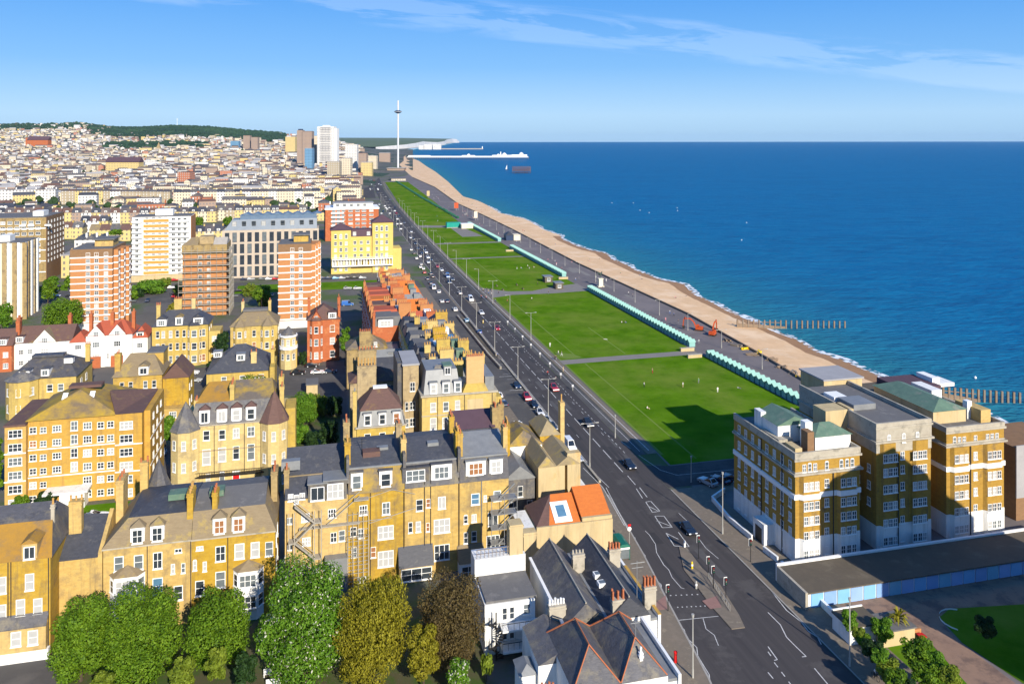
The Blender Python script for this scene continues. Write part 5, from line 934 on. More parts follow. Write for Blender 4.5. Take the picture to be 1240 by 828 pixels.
# ------------------------------------------------------------------ the mansion block by the sea
p0 = G(963, 682, 0); MBK = Bld('mansion_block', 'large brown and white mansion block of three wings with green copper roofs', 'mansion block', (p0.x, p0.y, 0))
b = MBK; W1 = width(p0, 1041); HT = 18.4
def wing(b, x0, y0, w, d, ht, par, zs, cols, top='stone', attic=None, base=4.4, band=None, left=True, splitx=None):
    o = MB().box(x0, x0+w, y0, y0+d, base, ht).build('wing', 'block_brick', b.root)
    MB().box(x0-.06, x0+w+.06, y0-.06, y0+d, 0, base).build('ground_storey', 'white_render', o)
    MB().box(x0-.45, x0+w+.45, y0-.45, y0+d, ht-2.75, ht-2.4).box(x0-.12, x0+w+.12, y0-.12, y0+d, ht-2.39, ht-2.1).build('cornice', 'stone', o)
    if par: MB().box(x0-.12, x0+w+.12, y0-.12, y0+.3, ht+.003, ht+par).box(x0+w-.3, x0+w+.12, y0+.31, y0+d, ht+.003, ht+par).box(x0-.12, x0+.3, y0+.31, y0+d, ht+.003, ht+par).box(x0-.3, x0+w+.3, y0-.3, y0-.121, ht-.2, ht+.2).build('parapet', 'stone', o)
    MB().box(x0+.31, x0+w-.31, y0+.31, y0+d, ht+.004, ht+.12).build('flat_roof', 'grey_felt', o)
    if band: MB().box(x0-.18, x0+w+.18, y0-.18, y0+d*.999, band, band+.9).build('band', 'white_paint', o)
    # shallow bow bays
    for bx, bw in cols:
        P = [(x0+bx-bw/2, y0-.003), (x0+bx-bw/2+.5, y0-.55), (x0+bx+bw/2-.5, y0-.55), (x0+bx+bw/2, y0-.003)]
        MB().prism(P, base+.02, ht-2.8).build('bow_bay', 'block_brick', o); MB().prism([(a, c-.04) for a, c in P], 0, base+.018).build('bow_bay', 'white_render', o)
        if band: MB().prism([(a+(.08 if a > x0+bx else -.08), c-.2) for a, c in P], band-.02, band+.92).build('band', 'white_paint', o)
    return o
def wing_wins(b, x0, y0, xs, zs, offs, w=.9, h=1.55, attic=None):
    for z in zs:
        for x, of in zip(xs, offs): b.win('F', x0+x, z, w, h, y0-of, style='cross', sub=False, glass=random.choice(['glass_dark', 'glass_dark', 'glass_grey', 'glass_blind']))
    if attic:
        for x in xs: b.win('F', x0+x, attic, .8, 1.4, y0, style='arch' if random.random() < .5 else 'cross', sub=False, glass='glass_grey')
zs1 = [.9, 4.3, 7.1, 9.9, 12.7]
wing(b, 0, 0, W1, 21.5, HT, 1.3, zs1, ((2.9, 4.2), (W1-2.8, 4.2)), band=11.4)
wing_wins(b, 0, 0, [1.8, 2.9, 4.0, 6.4, 9.4, 10.6, 11.7][:7], [.9, 4.2, 6.9, 9.5, 13.0], [.57, .57, .57, 0, .57, .57, .57], attic=16.2)
for k in range(8):
    y = 1.5+k*2.55
    for z in (.9, 4.2, 6.9, 9.5, 13.0, 16.2): b.win('L', y, z, .95, 1.6, 0, style='cross', sub=False, glass=random.choice(['glass_grey', 'glass_blind', 'glass_dark']))
MB().box(-.3, -.003, -.2, 21.4, 11.4, 12.2).build('band', 'white_paint', b.root)
for y in (4.0, 11.0): MB().tube((-.15, y, 0), (-.15, y, HT), .1).build('drainpipe', 'pipe', b.root)
MB().tube((7.7,-.15,0), (7.7,-.15,15.6), .1).build('drainpipe', 'pipe', b.root)
b.box('entrance_porch', 'white_render', -2.2, -.07, 6.6, 10.4, 0, 3.9); b.box('door', 'black_metal', -2.26, -2.21, 7.4, 9.6, 0, 2.9)
# roof structures of wing one
MB().box(W1*.42, W1*.98, 2.2, 7, HT+.12, HT+2.9).build('penthouse', 'white_render', b.root); MB().hip(W1*.42, W1*.98, 2.2, 7.5, HT+2.902, 1.6, .3, 3).build('penthouse_roof', 'copper', b.root)
MB().box(W1*.1, W1*.62, 7.6, 15, HT+.12, HT+3.4).build('penthouse', 'white_render', b.root); MB().gable(W1*.1, W1*.62, 7.6, 15, HT+3.402, 1.6, .2, 'y').build('penthouse_roof', 'copper', b.root)
b.box('chimney', 'brown_brick', W1*.26, W1*.36, 1.4, 3.4, HT, HT+4.2); b.box('tank_room', 'white_paint', W1*.36, W1*.47, 4.0, 5.6, HT, HT+5); b.box('chimney', 'white_render', -.05+W1*.08, W1*.16, 13, 15.4, HT, HT+4.2); b.box('roof_hut', 'stone', .5, 3.4, 6, 12, HT+.12, HT+1.4); b.box('roof_hut', 'tan_render', .8, 2.2, 1.2, 4.5, HT+.12, HT+1.6)
# wing two
x2 = b.hit(1064, 664, 0)[0]; x2b = b.hit(1130, 664, 0)[0]; y2 = .6; W2 = x2b-x2; H2 = 22.4
wing(b, x2, y2, W2, 24, H2, .9, zs1, ((2.4, 3.6), (W2-2.4, 3.6)))
MB().box(x2-.08, x2+W2+.08, y2-.09, y2+24, H2-4.6, H2-2.8).build('attic_storey', 'stone', b.root)
MB().prism([(x2-.1, y2-.1), (x2+W2+.1, y2-.1), (x2+W2+.1, y2+24), (x2-.1, y2+24)], H2-2.05, H2).build('attic_storey', 'stone', b.root)
wing_wins(b, x2, y2, [1.5, 2.6, 3.6, 5.6, 7.9, 9.0, 10.0], [.9, 4.2, 7.4, 10.5, 13.6, 16.2], [.57, .57, .57, 0, .57, .57, .57])
for x in (2.6, 5.8, 8.8): b.win('F', x2+x, H2-3.0, .8, 1.5, y2-.1, style='arch', sub=False, glass='glass_blind')
MB().tube((x2+4.6,y2-.15,0), (x2+4.6,y2-.15,H2-5), .1).build('drainpipe', 'pipe', b.root)
for k in range(5):
    for z in (7.4, 10.5, 13.6): b.win('L', y2+2+k*3, z, .9, 1.5, x2, style='cross', sub=False, glass='glass_grey')
b.box('roof_hut', 'lead', x2+2, x2+7, y2+9, y2+14, H2+.12, H2+1.2); b.box('roof_hut', 'tan_render', x2-5, x2+1.2, y2+8, y2+12, H2-3.4, H2+.9); b.box('skylight', 'white_paint', x2+1.6, x2+4.6, y2+14.5, y2+18, H2+.12, H2+1.0)
# wing three
x3 = b.hit(1152, 657, 0)[0]; x3b = b.hit(1222, 650, 0)[0]; y3 = 1.2; W3 = x3b-x3; H3 = 20.0
wing(b, x3, y3, W3, 22, H3, 1.0, zs1, ((2.9, 4.2), (W3-2.8, 4.2)), band=12.6)
wing_wins(b, x3, y3, [1.8, 2.9, 4.0, 6.6, W3-3.9, W3-2.8, W3-1.7], [.9, 4.2, 7.4, 10.4, 14.3], [.57, .57, .57, 0, .57, .57, .57], attic=17.6)
MB().tube((x3+5.4,y3-.15,0), (x3+5.4,y3-.15,H3-3), .1).build('drainpipe', 'pipe', b.root)
MB().box(x3+.6, x3+W3*.62, y3+4, y3+21, H3+.12, H3+2.6).build('penthouse', 'tan_render', b.root); MB().hip(x3+.6, x3+W3*.62, y3+4, y3+21, H3+2.602, 1.5, .3, 3).build('penthouse_roof', 'copper', b.root)
b.box('chimney', 'white_paint', x3+W3*.72, x3+W3*.8, y3+5, y3+6.2, H3, H3+3.6); b.box('roof_hut', 'yellow_brick', x3+W3*.78, x3+W3-.6, y3+2.5, y3+9, H3+.12, H3+2.6); b.box('roof_hut', 'white_render', x3+W3*.76, x3+W3*.95, y3+15, y3+21, H3+.12, H3+2.6)
# rear body joining the wings
b.box('rear_range', 'block_brick', W1+.003, x2-.003, 14, 24, 0, HT-1); b.box('rear_range', 'block_brick', x2+W2+.003, x3-.003, 14, 24, 0, HT-1); b.box('rear_range', 'block_brick', W1+11, x3+W3, 24.7, 34, 0, HT+.5); b.box('flat_roof', 'black_felt', W1+11.2, x3+W3-.2, 25, 33.8, HT+.504, HT+.7)
xq = b.hit(1012, 490, 26)[0]; b.box('lift_house', 'tan_render', xq-4, xq+5.5, 24.5, 33, HT+.71, HT+5.2); b.box('lift_house_roof', 'pale_felt', xq-4.3, xq+5.8, 24.2, 33.3, HT+5.203, HT+5.5)
xq = b.hit(1100, 490, 28)[0]; b.box('long_roof', 'purple_felt', xq-4, xq+6, 24.9, 33.5, HT+.71, HT+1.9); xq = b.hit(1180, 500, 28)[0]; b.box('lift_house', 'white_paint', xq-12.5, xq-10.5, 27, 32, HT+.71, HT+2.9); b.box('lift_house', 'white_render', xq-10.4, xq-6.5, 27, 32, HT+.71, HT+1.5)
# garages
h = 3.2; p = at(980, 716, 2.9); g = Bld('garage_block', 'long low garage block with black flat roof and pale blue doors', 'garages', (p.x, p.y, 0)); W = width(p, 1330)
q1 = g.hit(945, 687, 0); dg = 8.2
g.box('wall', 'white_render', 0, W, .3, dg, 0, 2.5); g.box('roof', 'black_felt', -.3, W, -.1, dg, 2.503, 2.7); g.box('roof_edge', 'white_paint', -.6, W, dg+.003, dg+.5, 0, 3.0); g.box('side_wall', 'stone', -.75, -.31, -.1, dg, 0, 2.8)
for k in range(20): MB().box(.5+k*2.46, 2.75+k*2.46, .18, .296, .05, 2.25).build('garage_door', cached(('gd', k % 4), lambda: mat('blue_garage_door', *[((.22, .45, .72), (.19, .4, .66)), ((.24, .38, .66), (.2, .34, .6)), ((.22, .46, .62), (.18, .4, .56)), ((.28, .42, .70), (.24, .37, .64))][k % 4], .5, rough=.45)), g.root)
# ================================================================== towers and big blocks of the middle distance
def tower(name, label, cat, px, py, pxR, z, dep, wm, rm='grey_felt', pxS=None):
    p = at(px, py, z); b = Bld(name, label, cat, (p.x, p.y, 0)); W = width(p, pxR); b.W = W; b.D = dep; b.h = z
    b.box('wall', wm, 0, W, 0, dep, 0, z); b.box('flat_roof', rm, .3, W-.3, .3, dep-.3, z+.003, z+.35)
    return b
def colwins(b, face, xs, zs, w, h, off, glass=None, style='cross'):
    for z in zs:
        for x in xs: b.win(face, x, z, w, h, off, style=style, sub=False, glass=glass or random.choice(['glass_dark', 'glass_dark', 'glass_grey', 'glass_blind', 'glass_grey']))
# orange brick tower with white bands (left) and its twin (right)
def banded_tower(label, px, py, pxR, z, dep, n, wins):
    b = tower('tower_block', label, 'tower block', px, py, pxR, z, dep, 'orange_brick', 'grey_felt'); W = b.W; st = (z-4)/n
    b.box('top_storey', 'brown_brick', -.06, W+.06, -.06, dep+.05, z-st*1.05, z+.3)
    for k in range(n): MB().box(-.15, W+.15, -.15, 0, 3+st*k+.35, 3+st*k+.8).box(W, W+.15, 0, dep, 3+st*k+.35, 3+st*k+.8).build('band', 'white_paint', b.root)
    for i, dx in enumerate((2.5, 5.0, 7.5)): MB().box(W+.003-(.0), W+1.6+i*1.0-.0, 2.2+i*4.4, 2.2+(i+1)*4.4-.1, 0, z-.4-.05*i).build('wing', 'orange_brick', b.root); [MB().box(W+.01, W+1.68+i*1.0, 2.12+i*4.4, 2.2+(i+1)*4.4, 3+st*k+.35, 3+st*k+.8).build('band', 'white_paint', b.root) for k in range(n)]
    for f in wins: colwins(b, 'F', [f*W], [3+st*k+1.0 for k in range(n)], 1.5, 1.5, 0, None, 'cross')
    for i in range(3): colwins(b, 'R', [4.2+i*4.4], [3+st*k+1.0 for k in range(n)], 1.6, 1.4, W+1.62+i)
    b.box('lift_house', 'yellow_brick', W*.45, W*.9, dep*.35, dep*.75, z+.36, z+3); b.box('lift_house_roof', 'grey_felt', W*.4, W*.95, dep*.3, dep*.8, z+3.003, z+3.4)
    MB().box(-.1, W+.1, -.12, -.003, 0, 3).build('ground_storey', 'white_render', b.root)
    return b
banded_tower('orange brick tower with white floor bands and dark flat roof, left tower', 85, 303.5, 136, 32, 22, 11, (.42, .62, .85))
banded_tower('orange brick tower with white floor bands rising behind the red brick villa', 337, 297, 377, 33.4, 17, 11, (.42, .68))
# white and olive striped block at the left edge
b = tower('tower_block', 'white and olive striped tower with vertical ribs at the left edge', 'tower block', -25, 296, 29, 32, 18, 'cream_render'); W = b.W
for k in range(7): x = W*(.28+k*.115); MB().box(x, x+(.9 if k % 2 else 1.7), -.45, -.003, 0, 32.3).build('rib', 'white_paint' if k % 2 else 'tan_brick', b.root)
for k in range(5): MB().box(W+.003, W+.4, 1+k*3.5, 2.6+k*3.5, 0, 32.2).build('rib', 'white_paint' if k % 2 == 0 else 'tan_brick', b.root)
colwins(b, 'F', [W*.245, W*.60, W*.83], [1+2.85*k for k in range(11)], 1.2, 1.6, 0); colwins(b, 'R', [3.2, 6.8, 10.2, 13.8], [1+2.85*k for k in range(11)], 1.2, 1.6, W); b.box('lift_house', 'white_render', W*.35, W*.6, 4, 10, 32.36, 35)
# long brown slab
b = tower('tower_block', 'long yellow and brown brick slab block with white balconies behind the striped tower', 'flats', -40, 265.5, 55.5, 34, 30, 'tan_brick'); W = b.W
MB().box(W+.003, W+.3, 0, 30, 0, 34.2).build('side_wall', 'brown_brick', b.root)
for k in range(11):
    if k % 2: MB().box(0, W, -.25, -.003, 2.9*k+2, 2.9*k+2.5).build('band', 'white_paint', b.root)
colwins(b, 'F', [W*(.45+.09*i) for i in range(6)], [1.2+2.95*k for k in range(3, 11)], 2.2, 1.6, 0); colwins(b, 'R', [3+5*i for i in range(6)], [1.2+2.95*k for k in range(3, 11)], 1.3, 1.5, W+.3, 'glass_blind')
for i in (1, 2, 4): MB().box(W*.6+i*4-1.5, W*.6+i*4+1.5, -1.2, -.26, 29.5, 30.5).build('balcony', 'white_render', b.root)
b.box('lift_house', 'white_render', W*.78, W*.92, 6, 14, 34.36, 37)
# white and orange tower
b = tower('tower_block', 'white tower with orange panels and recessed side balconies', 'tower block', 160, 263.5, 231, 34, 16, 'white_render', 'grey_felt'); W = b.W
for k in range(11):
    z = 3.5+k*2.78
    MB().box(W*.19, W*.62, -.2, -.003, z, z+1.5).build('panel', mat('orange_panel', (.62, .30, .07), (.55, .25, .06), .5) if k == 0 else bpy.data.materials['orange_panel'], b.root)
    b.box('balcony', 'white_paint', W*.63, W*.98, -1.3, -.003, z-.1, z+.9); b.box('balcony', 'white_paint', 0, W*.17, -1.3, -.003, z-.1, z+.9)
colwins(b, 'F', [W*.25, W*.36, W*.47, W*.57], [5.1+2.78*k for k in range(11)], 1.8, 1.0, -.02, None, 'wide'); colwins(b, 'F', [W*.08, W*.70, W*.80, W*.9], [3.6+2.78*k for k in range(11)], 1.8, 1.9, 0, 'glass_dark', 'case')
b.box('podium', 'tan_render', -2, W+2, -3, 10, 0, 3.2); b.box('lift_house', 'white_paint', W*.36, W*.66, 5, 10, 34.36, 37.6); MB().box(W+.003, W+.2, 0, 16, 0, 34).build('side_wall', 'orange_brick', b.root)
# scaffolded brown tower
b = tower('tower_block', 'brown tower block wrapped in scaffolding with stepped concrete top', 'tower block', 221, 298.5, 274, 30, 16, 'orange_brick', 'grey_felt'); W = b.W
MB().box(-.3, W+.3, -.3, 15, 26.4, 30.4).build('top_storey', 'tan_brick', b.root); MB().add([(0,0,30.41),(W*.35,0,30.41),(W*.35,5,33.2),(3,5,33.2),(0,15,30.41),(W*.35,15,30.41)], [(0,1,2,3),(3,2,5,4),(1,5,2),(0,3,4)]).build('sloping_roof', 'tan_tile', b.root); MB().add([(W*.7,0,30.41),(W+.2,0,30.41),(W+.2,5,33),(W*.7,5,33),(W*.7,15,30.41),(W+.2,15,30.41)], [(0,1,2,3),(3,2,5,4),(1,5,2),(0,3,4)]).build('sloping_roof', 'concrete', b.root)
b.box('lift_house', 'tan_brick', W*.36, W*.69, 3, 9, 30.41, 33.6)
colwins(b, 'F', [W*.4, W*.6], [2+2.8*k for k in range(9)], 1.5, 1.5, 0)
mb = MB()
for k in range(10): mb.box(-1.4, W+1.4, -1.5, -.35, 2.0+2.8*k, 2.25+2.8*k); mb.box(W+.31, W+1.5, 0, 15, 2.0+2.8*k, 2.25+2.8*k); mb.tube((-1.4,-1.5,3+2.8*k), (W+1.4,-1.5,3+2.8*k), .07, 4)
for i in range(9): x = -1.4+(W+2.8)*i/8; mb.tube((x,-1.5,0), (x,-1.5,29.5), .08, 4)
for i in range(6): mb.tube((W+1.5,i*3,0), (W+1.5,i*3,29.5), .08, 4)
mb.build('scaffold', 'scaffold', b.root)
for k in range(9): MB().box(W+.32, W+1.3, 1.5, 13, .6+2.8*k, 1.6+2.8*k).build('balcony', 'tan_brick', b.root)
# grey modern apartments
p = at(269, 279.5, 26); b = Bld('apartment_block', 'modern stone apartment block with blue-grey zinc top floors', 'flats', (p.x, p.y, 0)); W = width(p, 386); stp = 6.2
for k in range(5):
    z = [0, 6.2, 12.4, 18.6][k] if k < 4 else 24.8; MB().box(0, W, 0, 14, z, z+6.2 if k < 4 else 26).build('wall', mat('buff_stone', (.50, .42, .33), (.42, .35, .28), .4) if k == 0 else bpy.data.materials['buff_stone'], b.root) if k in (0,) else None
MB().box(0, W, .0, 14, 6.21, 26).build('wall', bpy.data.materials['buff_stone'], b.root)
for i in range(13):
    x = W*(.05+i*.076)
    for z in (1.2, 7.4, 13.6, 19.8): add_win(b.root, x, 0, z, 2.3, 5.0, 0, 'sash', 'glass_dark' if (i+int(z)) % 4 else 'glass_grey', sub=False, fm='navy_panel')
MB().frus(1, W-1, .4, 13.6, 26.003, 5, W-1, 2.2, 13, 31.6).build('zinc_storey', mat('zinc_grey', (.20, .235, .28), (.16, .19, .23), .5, rough=.45), b.root); MB().box(9, W-1.2, 3.2, 12.6, 31.604, 33.8).build('zinc_storey', mat('zinc_blue', (.13, .19, .27), (.1, .15, .22), .5, rough=.45), b.root)
for i in range(9): x = W*(.12+i*.1); add_win(b.root, x, .8+.3, 27, 2.2, 3.8, 0, 'sash', 'glass_dark' if i % 3 else 'glass_blind', sub=False, fm='lead')
for i in range(8): MB().gable(10+i*5.4, 14.6+i*5.4, 3, 12.8, 33.81, 1.2, 0, 'y').build('roof_pod', bpy.data.materials['zinc_blue'], b.root)
# yellow hotel
p = at(401, 279, 24.6); b = Bld('hotel', 'bright yellow twin-towered hotel with white verandah and purple hipped roofs', 'hotel', (p.x, p.y, 0)); xa = width(p, 425); xb = width(p, 451); xc = width(p, 476); D('hotel_yellow', (.62, .46, .14), (.54, .40, .11), .5)
b.box('wall', 'hotel_yellow', 0, xa, 0, 11, 0, 24.6); b.box('wall', 'hotel_yellow', xa+.003, xb-.003, 1.2, 11, 0, 20.6); b.box('wall', 'hotel_yellow', xb, xc, 0, 11, 0, 28.4); MB().box(xc+.003, xc+5, 3, 16, 0, 13).build('wing', 'hotel_yellow', b.root)
MB().hip(0, xa, 0, 11, 24.604, 3.6, .7).build('roof', 'purple_felt', b.root); MB().hip(xb, xc, 0, 11, 28.404, 3.8, .7).build('roof', 'purple_felt', b.root); MB().frus(xa+.01, xb-.01, 1.0, 11, 20.604, xa+.3, xb-.3, 2.4, 10, 24.4).build('mansard', 'purple_felt', b.root)
for z in (1.6, 8.8, 12.5, 16, 19.8): colwins(b, 'F', [2.4, 5.3, 8.3], [z], 1.5, 2.1, 0, None, 'arch' if z > 19 else 'cross'); colwins(b, 'F', [xb+2.4, xb+5.2, xb+8.0], [z], 1.5, 2.1, 0, None, 'cross')
colwins(b, 'F', [xb+2.4, xb+5.2, xb+8.0], [23.6], 1.5, 2.4, 0, 'glass_grey', 'arch'); colwins(b, 'F', [xa+2.2, xa+5.8, xa+9.6], [8.8, 12.4, 16.2], 1.7, 2.0, 1.2); colwins(b, 'F', [xa+2, xa+9.8], [21.3], 1.8, 2, 1.1, 'glass_blind', 'cross')
mb = MB().box(.5, xc-.3, -2.2, -.01, 8.0, 8.4).box(.5, xc-.3, -2.2, -.01, 4.2, 4.6)
for k in range(22): x = .6+(xc-1.2)*k/21; mb.box(x-.14, x+.14, -2.2, -1.9, 4.6, 8.0); mb.box(x-.04, x+.04, -2.15, -2.05, 8.4, 9.3)
mb.box(.5, xc-.3, -2.2, -2.05, 9.3, 9.45).build('verandah', 'white_paint', b.root)
colwins(b, 'F', [1.9+3.4*k for k in range(9)], [4.8], 2.2, 2.6, -.02, 'glass_blind', 'wide')
# red and white modern slab beyond the hotel
b = tower('apartment_block', 'red brick and white slab block with roof terrace beside the sea-front road', 'flats', 394, 253, 458.5, 24, 26, 'red_brick', 'pale_felt'); W = b.W
MB().box(-.5, W+.5, -.6, 26, 23.2, 24.4).build('roof_edge', 'white_paint', b.root); b.box('penthouse', 'white_render', 6, W-4, 4, 16, 24.41, 27.4); b.box('penthouse_roof', 'pale_felt', 5.4, W-3.4, 3.4, 16.5, 27.41, 27.8)
for k in range(7): MB().box(4, W*.34, -1.2, -.01, 1.6+3.1*k, 2.6+3.1*k).build('balcony', 'white_paint', b.root)
colwins(b, 'F', [6, 9.5, 13], [2.7+3.1*k for k in range(7)], 2.4, 1.6, 0, 'glass_dark', 'wide'); colwins(b, 'F', [W*.47, W*.6, W*.72, W*.86], [2.7+3.1*k for k in range(7)], 3.2, 1.5, 0, None, 'wide'); colwins(b, 'F', [9, 14, 19, 24, 29], [25], 2.6, 1.9, 4, 'glass_dark', 'wide')
b.box('stair_tower', 'purple_felt', -.8, -.003, 3, 24, 0, 25)
# ================================================================== the town beyond
HC = {}
def far_house(label, p, W, dep, h, wm, rm, rh=3.2, group=None, rz=None, chim=True, cat='house', roofk='gx', name='terraced_house'):
    r_ = empty(name, p, TH if rz is None else rz, label, cat, group); W = round(W, 1); dep = round(dep, 1); h = round(h, 1)
    link('wall', cached(('fw', W, dep, h, wm), lambda: MB().box(.02, W-.02, 0, dep, -12, h).mesh('wall', wm)), r_)
    def rf():
        m_ = MB()
        if roofk == 'gx': m_.gable(0, W, 0, dep, h+.01, rh, .12)
        elif roofk == 'hip': m_.hip(0, W, 0, dep, h+.01, rh, .3)
        else: m_.box(-.1, W+.1, -.1, dep+.1, h+.01, h+.6)
        return m_.mesh('roof', rm)
    link('roof', cached(('fr', W, dep, h, rm, roofk, rh), rf), r_)
    if chim: link('chimney', cached(('fc', wm, rh), lambda: MB().box(-.5, .5, -1, 1, -2.2, rh*.5+1.2).mesh('chimney', {'cream_far': 'cream_render', 'white_far': 'white_render', 'yellow_far': 'pale_yellow_brick', 'stone_far': 'tan_brick', 'red_far': 'red_brick'}.get(wm, 'tan_brick'))), r_, (W-.6, dep*.5, h+rh*.4))
    return r_
def row(name, pxL, pxR, py0, py1, h, n, wms, rms, desc, group, dep=11, rh=3.2, dorm=None, **k):
    for i in range(n):
        a = pxL+(pxR-pxL)*i/n; c = pxL+(pxR-pxL)*(i+1)/n; py = py0+(py1-py0)*(i+.5)/n
        p = at(a, py, h); W = width(p, c); wm = wms[i % len(wms)]; rm = rms[(i*7+i//3) % len(rms)]
        r_ = far_house(f'{desc}, {ordw(i+1)} from the left', (p.x, p.y, 0), W, dep, h, wm, rm, rh, group, **k)
        if dorm:
            for fx in ((.3, .7) if W > 8 else (.5,)):
                o = MB().box(-1.1, 1.1, 0, 2.6, 0, 1.9).build('dormer', dorm, r_, loc=(fx*W, .5, h+.1)); MB().box(-1.25, 1.25, -.15, 2.6, 1.903, 2.1).build('dormer_roof', rm, o); add_win(o, 0, 0, .3, 1.6, 1.3, 0, 'cross', 'glass_grey', sub=False)
RS = ['roof_far', 'dark_slate', 'brown_tile', 'slate', 'roof_far']
row('r', -6, 67, 230.5, 230, 16, 6, ['white_far'], ['pale_felt', 'roof_far'], 'tall white flats in the bright white row beyond the slab', 'white row beyond the long slab', 12, 1.6, roofk='flat')
row('r', 74, 133, 231.5, 231.5, 15.5, 7, ['stone_far', 'stone_far', 'yellow_far'], ['roof_far', 'brown_tile'], 'brown stone terraced house in the tall far stone row', 'brown stone row', 12, 2)
row('r', 133.2, 146, 232, 232, 15, 1, ['white_far'], ['roof_far'], 'single white house between two brown stone terraces', 'white house in the stone terraces', 12, 2)
row('r', 147, 206, 232, 232.5, 15, 7, ['stone_far'], ['roof_far', 'slate'], 'grey-brown stone house in the shorter right stone row', 'grey-brown stone row', 12, 2)
row('r', 210, 388, 233, 231.5, 15, 17, ['cream_far', 'cream_far', 'white_far'], ['dark_slate', 'roof_far', 'slate'], 'cream house with dark slate roof in the long cream terrace', 'long cream terrace', 12, 3)
row('r', 43, 115, 222, 222, 12, 8, ['cream_far'], ['roof_far', 'cream_render'], 'pale cream house in the low band above the white row', 'pale band of houses', 11, 1.8)
row('r', 115, 240, 224, 223.5, 12, 13, ['cream_far', 'white_far'], ['roof_far', 'pale_felt', 'cream_render'], 'flat fronted cream house in the second long band of terraces', 'second long band', 11, 1.8)
row('r', 241, 306, 225.5, 225, 12, 8, ['white_far', 'cream_far'], ['dark_slate'], 'white terraced house under continuous dark slates in the middle band', 'middle slate band', 11, 2.5)
row('r', 307, 436, 226.5, 223, 13, 12, ['cream_far'], ['roof_far', 'cream_render'], 'cream terraced house in the band ending at the sea-front car park', 'cream band by the car park', 11, 1.8)
row('r', 333, 412, 211, 213.5, 15, 9, ['yellow_far', 'cream_far'], ['roof_far', 'stone'], 'pale yellow house of the curved square near the seafront', 'yellow square houses', 12, 1.5)
row('r', 330, 386, 218, 217.5, 14, 7, ['cream_far', 'white_far'], ['roof_far'], 'white stuccoed house in front of the yellow square', 'stucco houses', 12, 1.5)
row('r', 386, 437, 217, 216, 13, 6, ['cream_far', 'yellow_far', 'brown_far'], ['brown_tile', 'roof_far'], 'small stuccoed house near the end of the coast road bend', 'stucco houses by the bend', 12, 2)
row('r', 236, 312, 208, 208, 14, 9, ['yellow_far', 'cream_far'], ['roof_far', 'cream_render'], 'buttery yellow house in the far upper terrace', 'far upper yellow terrace', 12, 1.5)
row('r', -5, 115, 201, 202, 14, 13, ['white_far', 'cream_far', 'brown_far', 'white_far'], ['roof_far', 'brown_tile'], 'white or cream house in the upper far left terrace', 'upper far left terrace', 12, 2)
row('r', 118, 180, 203, 205, 14, 7, ['yellow_far', 'stone_far', 'cream_far'], ['roof_far', 'brown_tile'], 'tan house in the far terrace under the long brown roof', 'far tan terrace', 12, 3)
row('r', -6, 74, 257.5, 257.5, 9.5, 7, ['white_far', 'brown_far', 'cream_far'], ['dark_slate', 'roof_far', 'brown_tile'], 'dormered house below the bright white row', 'dormered houses below the white row', 10, 4, 'white_paint')
row('r', 75, 204, 258, 258, 9.5, 11, ['yellow_far', 'brown_far', 'white_far'], ['brown_tile', 'dark_slate', 'roof_far'], 'dormered slate roofed house below the brown stone rows', 'dormered houses below the stone rows', 10, 4.2, 'white_paint')
row('r', 206, 262, 257, 256.5, 9.5, 5, ['yellow_far', 'cream_far'], ['dark_slate', 'roof_far'], 'dormered house behind the white and orange tower', 'dormered houses behind the white tower', 10, 4.2, 'white_paint')
row('r', 262, 372, 255, 254.5, 9.5, 10, ['cream_far', 'stone_far', 'yellow_far'], ['slate', 'roof_far', 'dark_slate'], 'dormered house seen over the zinc roofed apartments', 'dormered houses over the zinc roofs', 10, 4.4, 'white_paint')
row('r', 74, 100, 276, 276, 8.5, 2, ['yellow_far'], ['brown_tile', 'slate'], 'yellow brick house beside the brown slab end wall', 'yellow houses beside the slab', 12, 4, 'white_paint')
row('r', 97, 131, 268, 268, 9, 3, ['white_far', 'white_far', 'yellow_far'], ['dark_slate', 'brown_tile'], 'gabled white house between the slab and white tower', 'white houses between the towers', 12, 4, 'white_paint')
row('r', 108, 158, 279, 279, 8, 4, ['yellow_far', 'yellow_far', 'stone_far'], ['tan_tile', 'brown_tile', 'slate'], 'yellow house with brown roof just behind the orange banded tower', 'yellow houses behind the banded tower', 12, 4)
row('r', 90, 128, 291, 290, 8, 3, ['white_far'], ['dark_slate', 'slate'], 'low white fronted house close behind the orange banded tower', 'low houses close behind the tower', 14, 3, roofk='hip')
row('r', 236, 270, 281, 280, 9, 3, ['yellow_far', 'cream_far'], ['dark_slate', 'roof_far'], 'yellow house with purple grey roof left of the zinc apartments', 'houses left of the zinc apartments', 12, 4, 'white_paint')
row('r', 74, 84, 310, 310, 12, 1, ['yellow_far'], ['pale_felt'], 'yellow flat roofed house half hidden by the banded tower', 'flat roofed house', 16, 2, roofk='flat')
row('r', 338, 362, 254, 254, 14, 2, ['yellow_far'], ['brown_tile'], 'bright yellow house rising behind the zinc apartments', 'bright yellow houses', 12, 2)
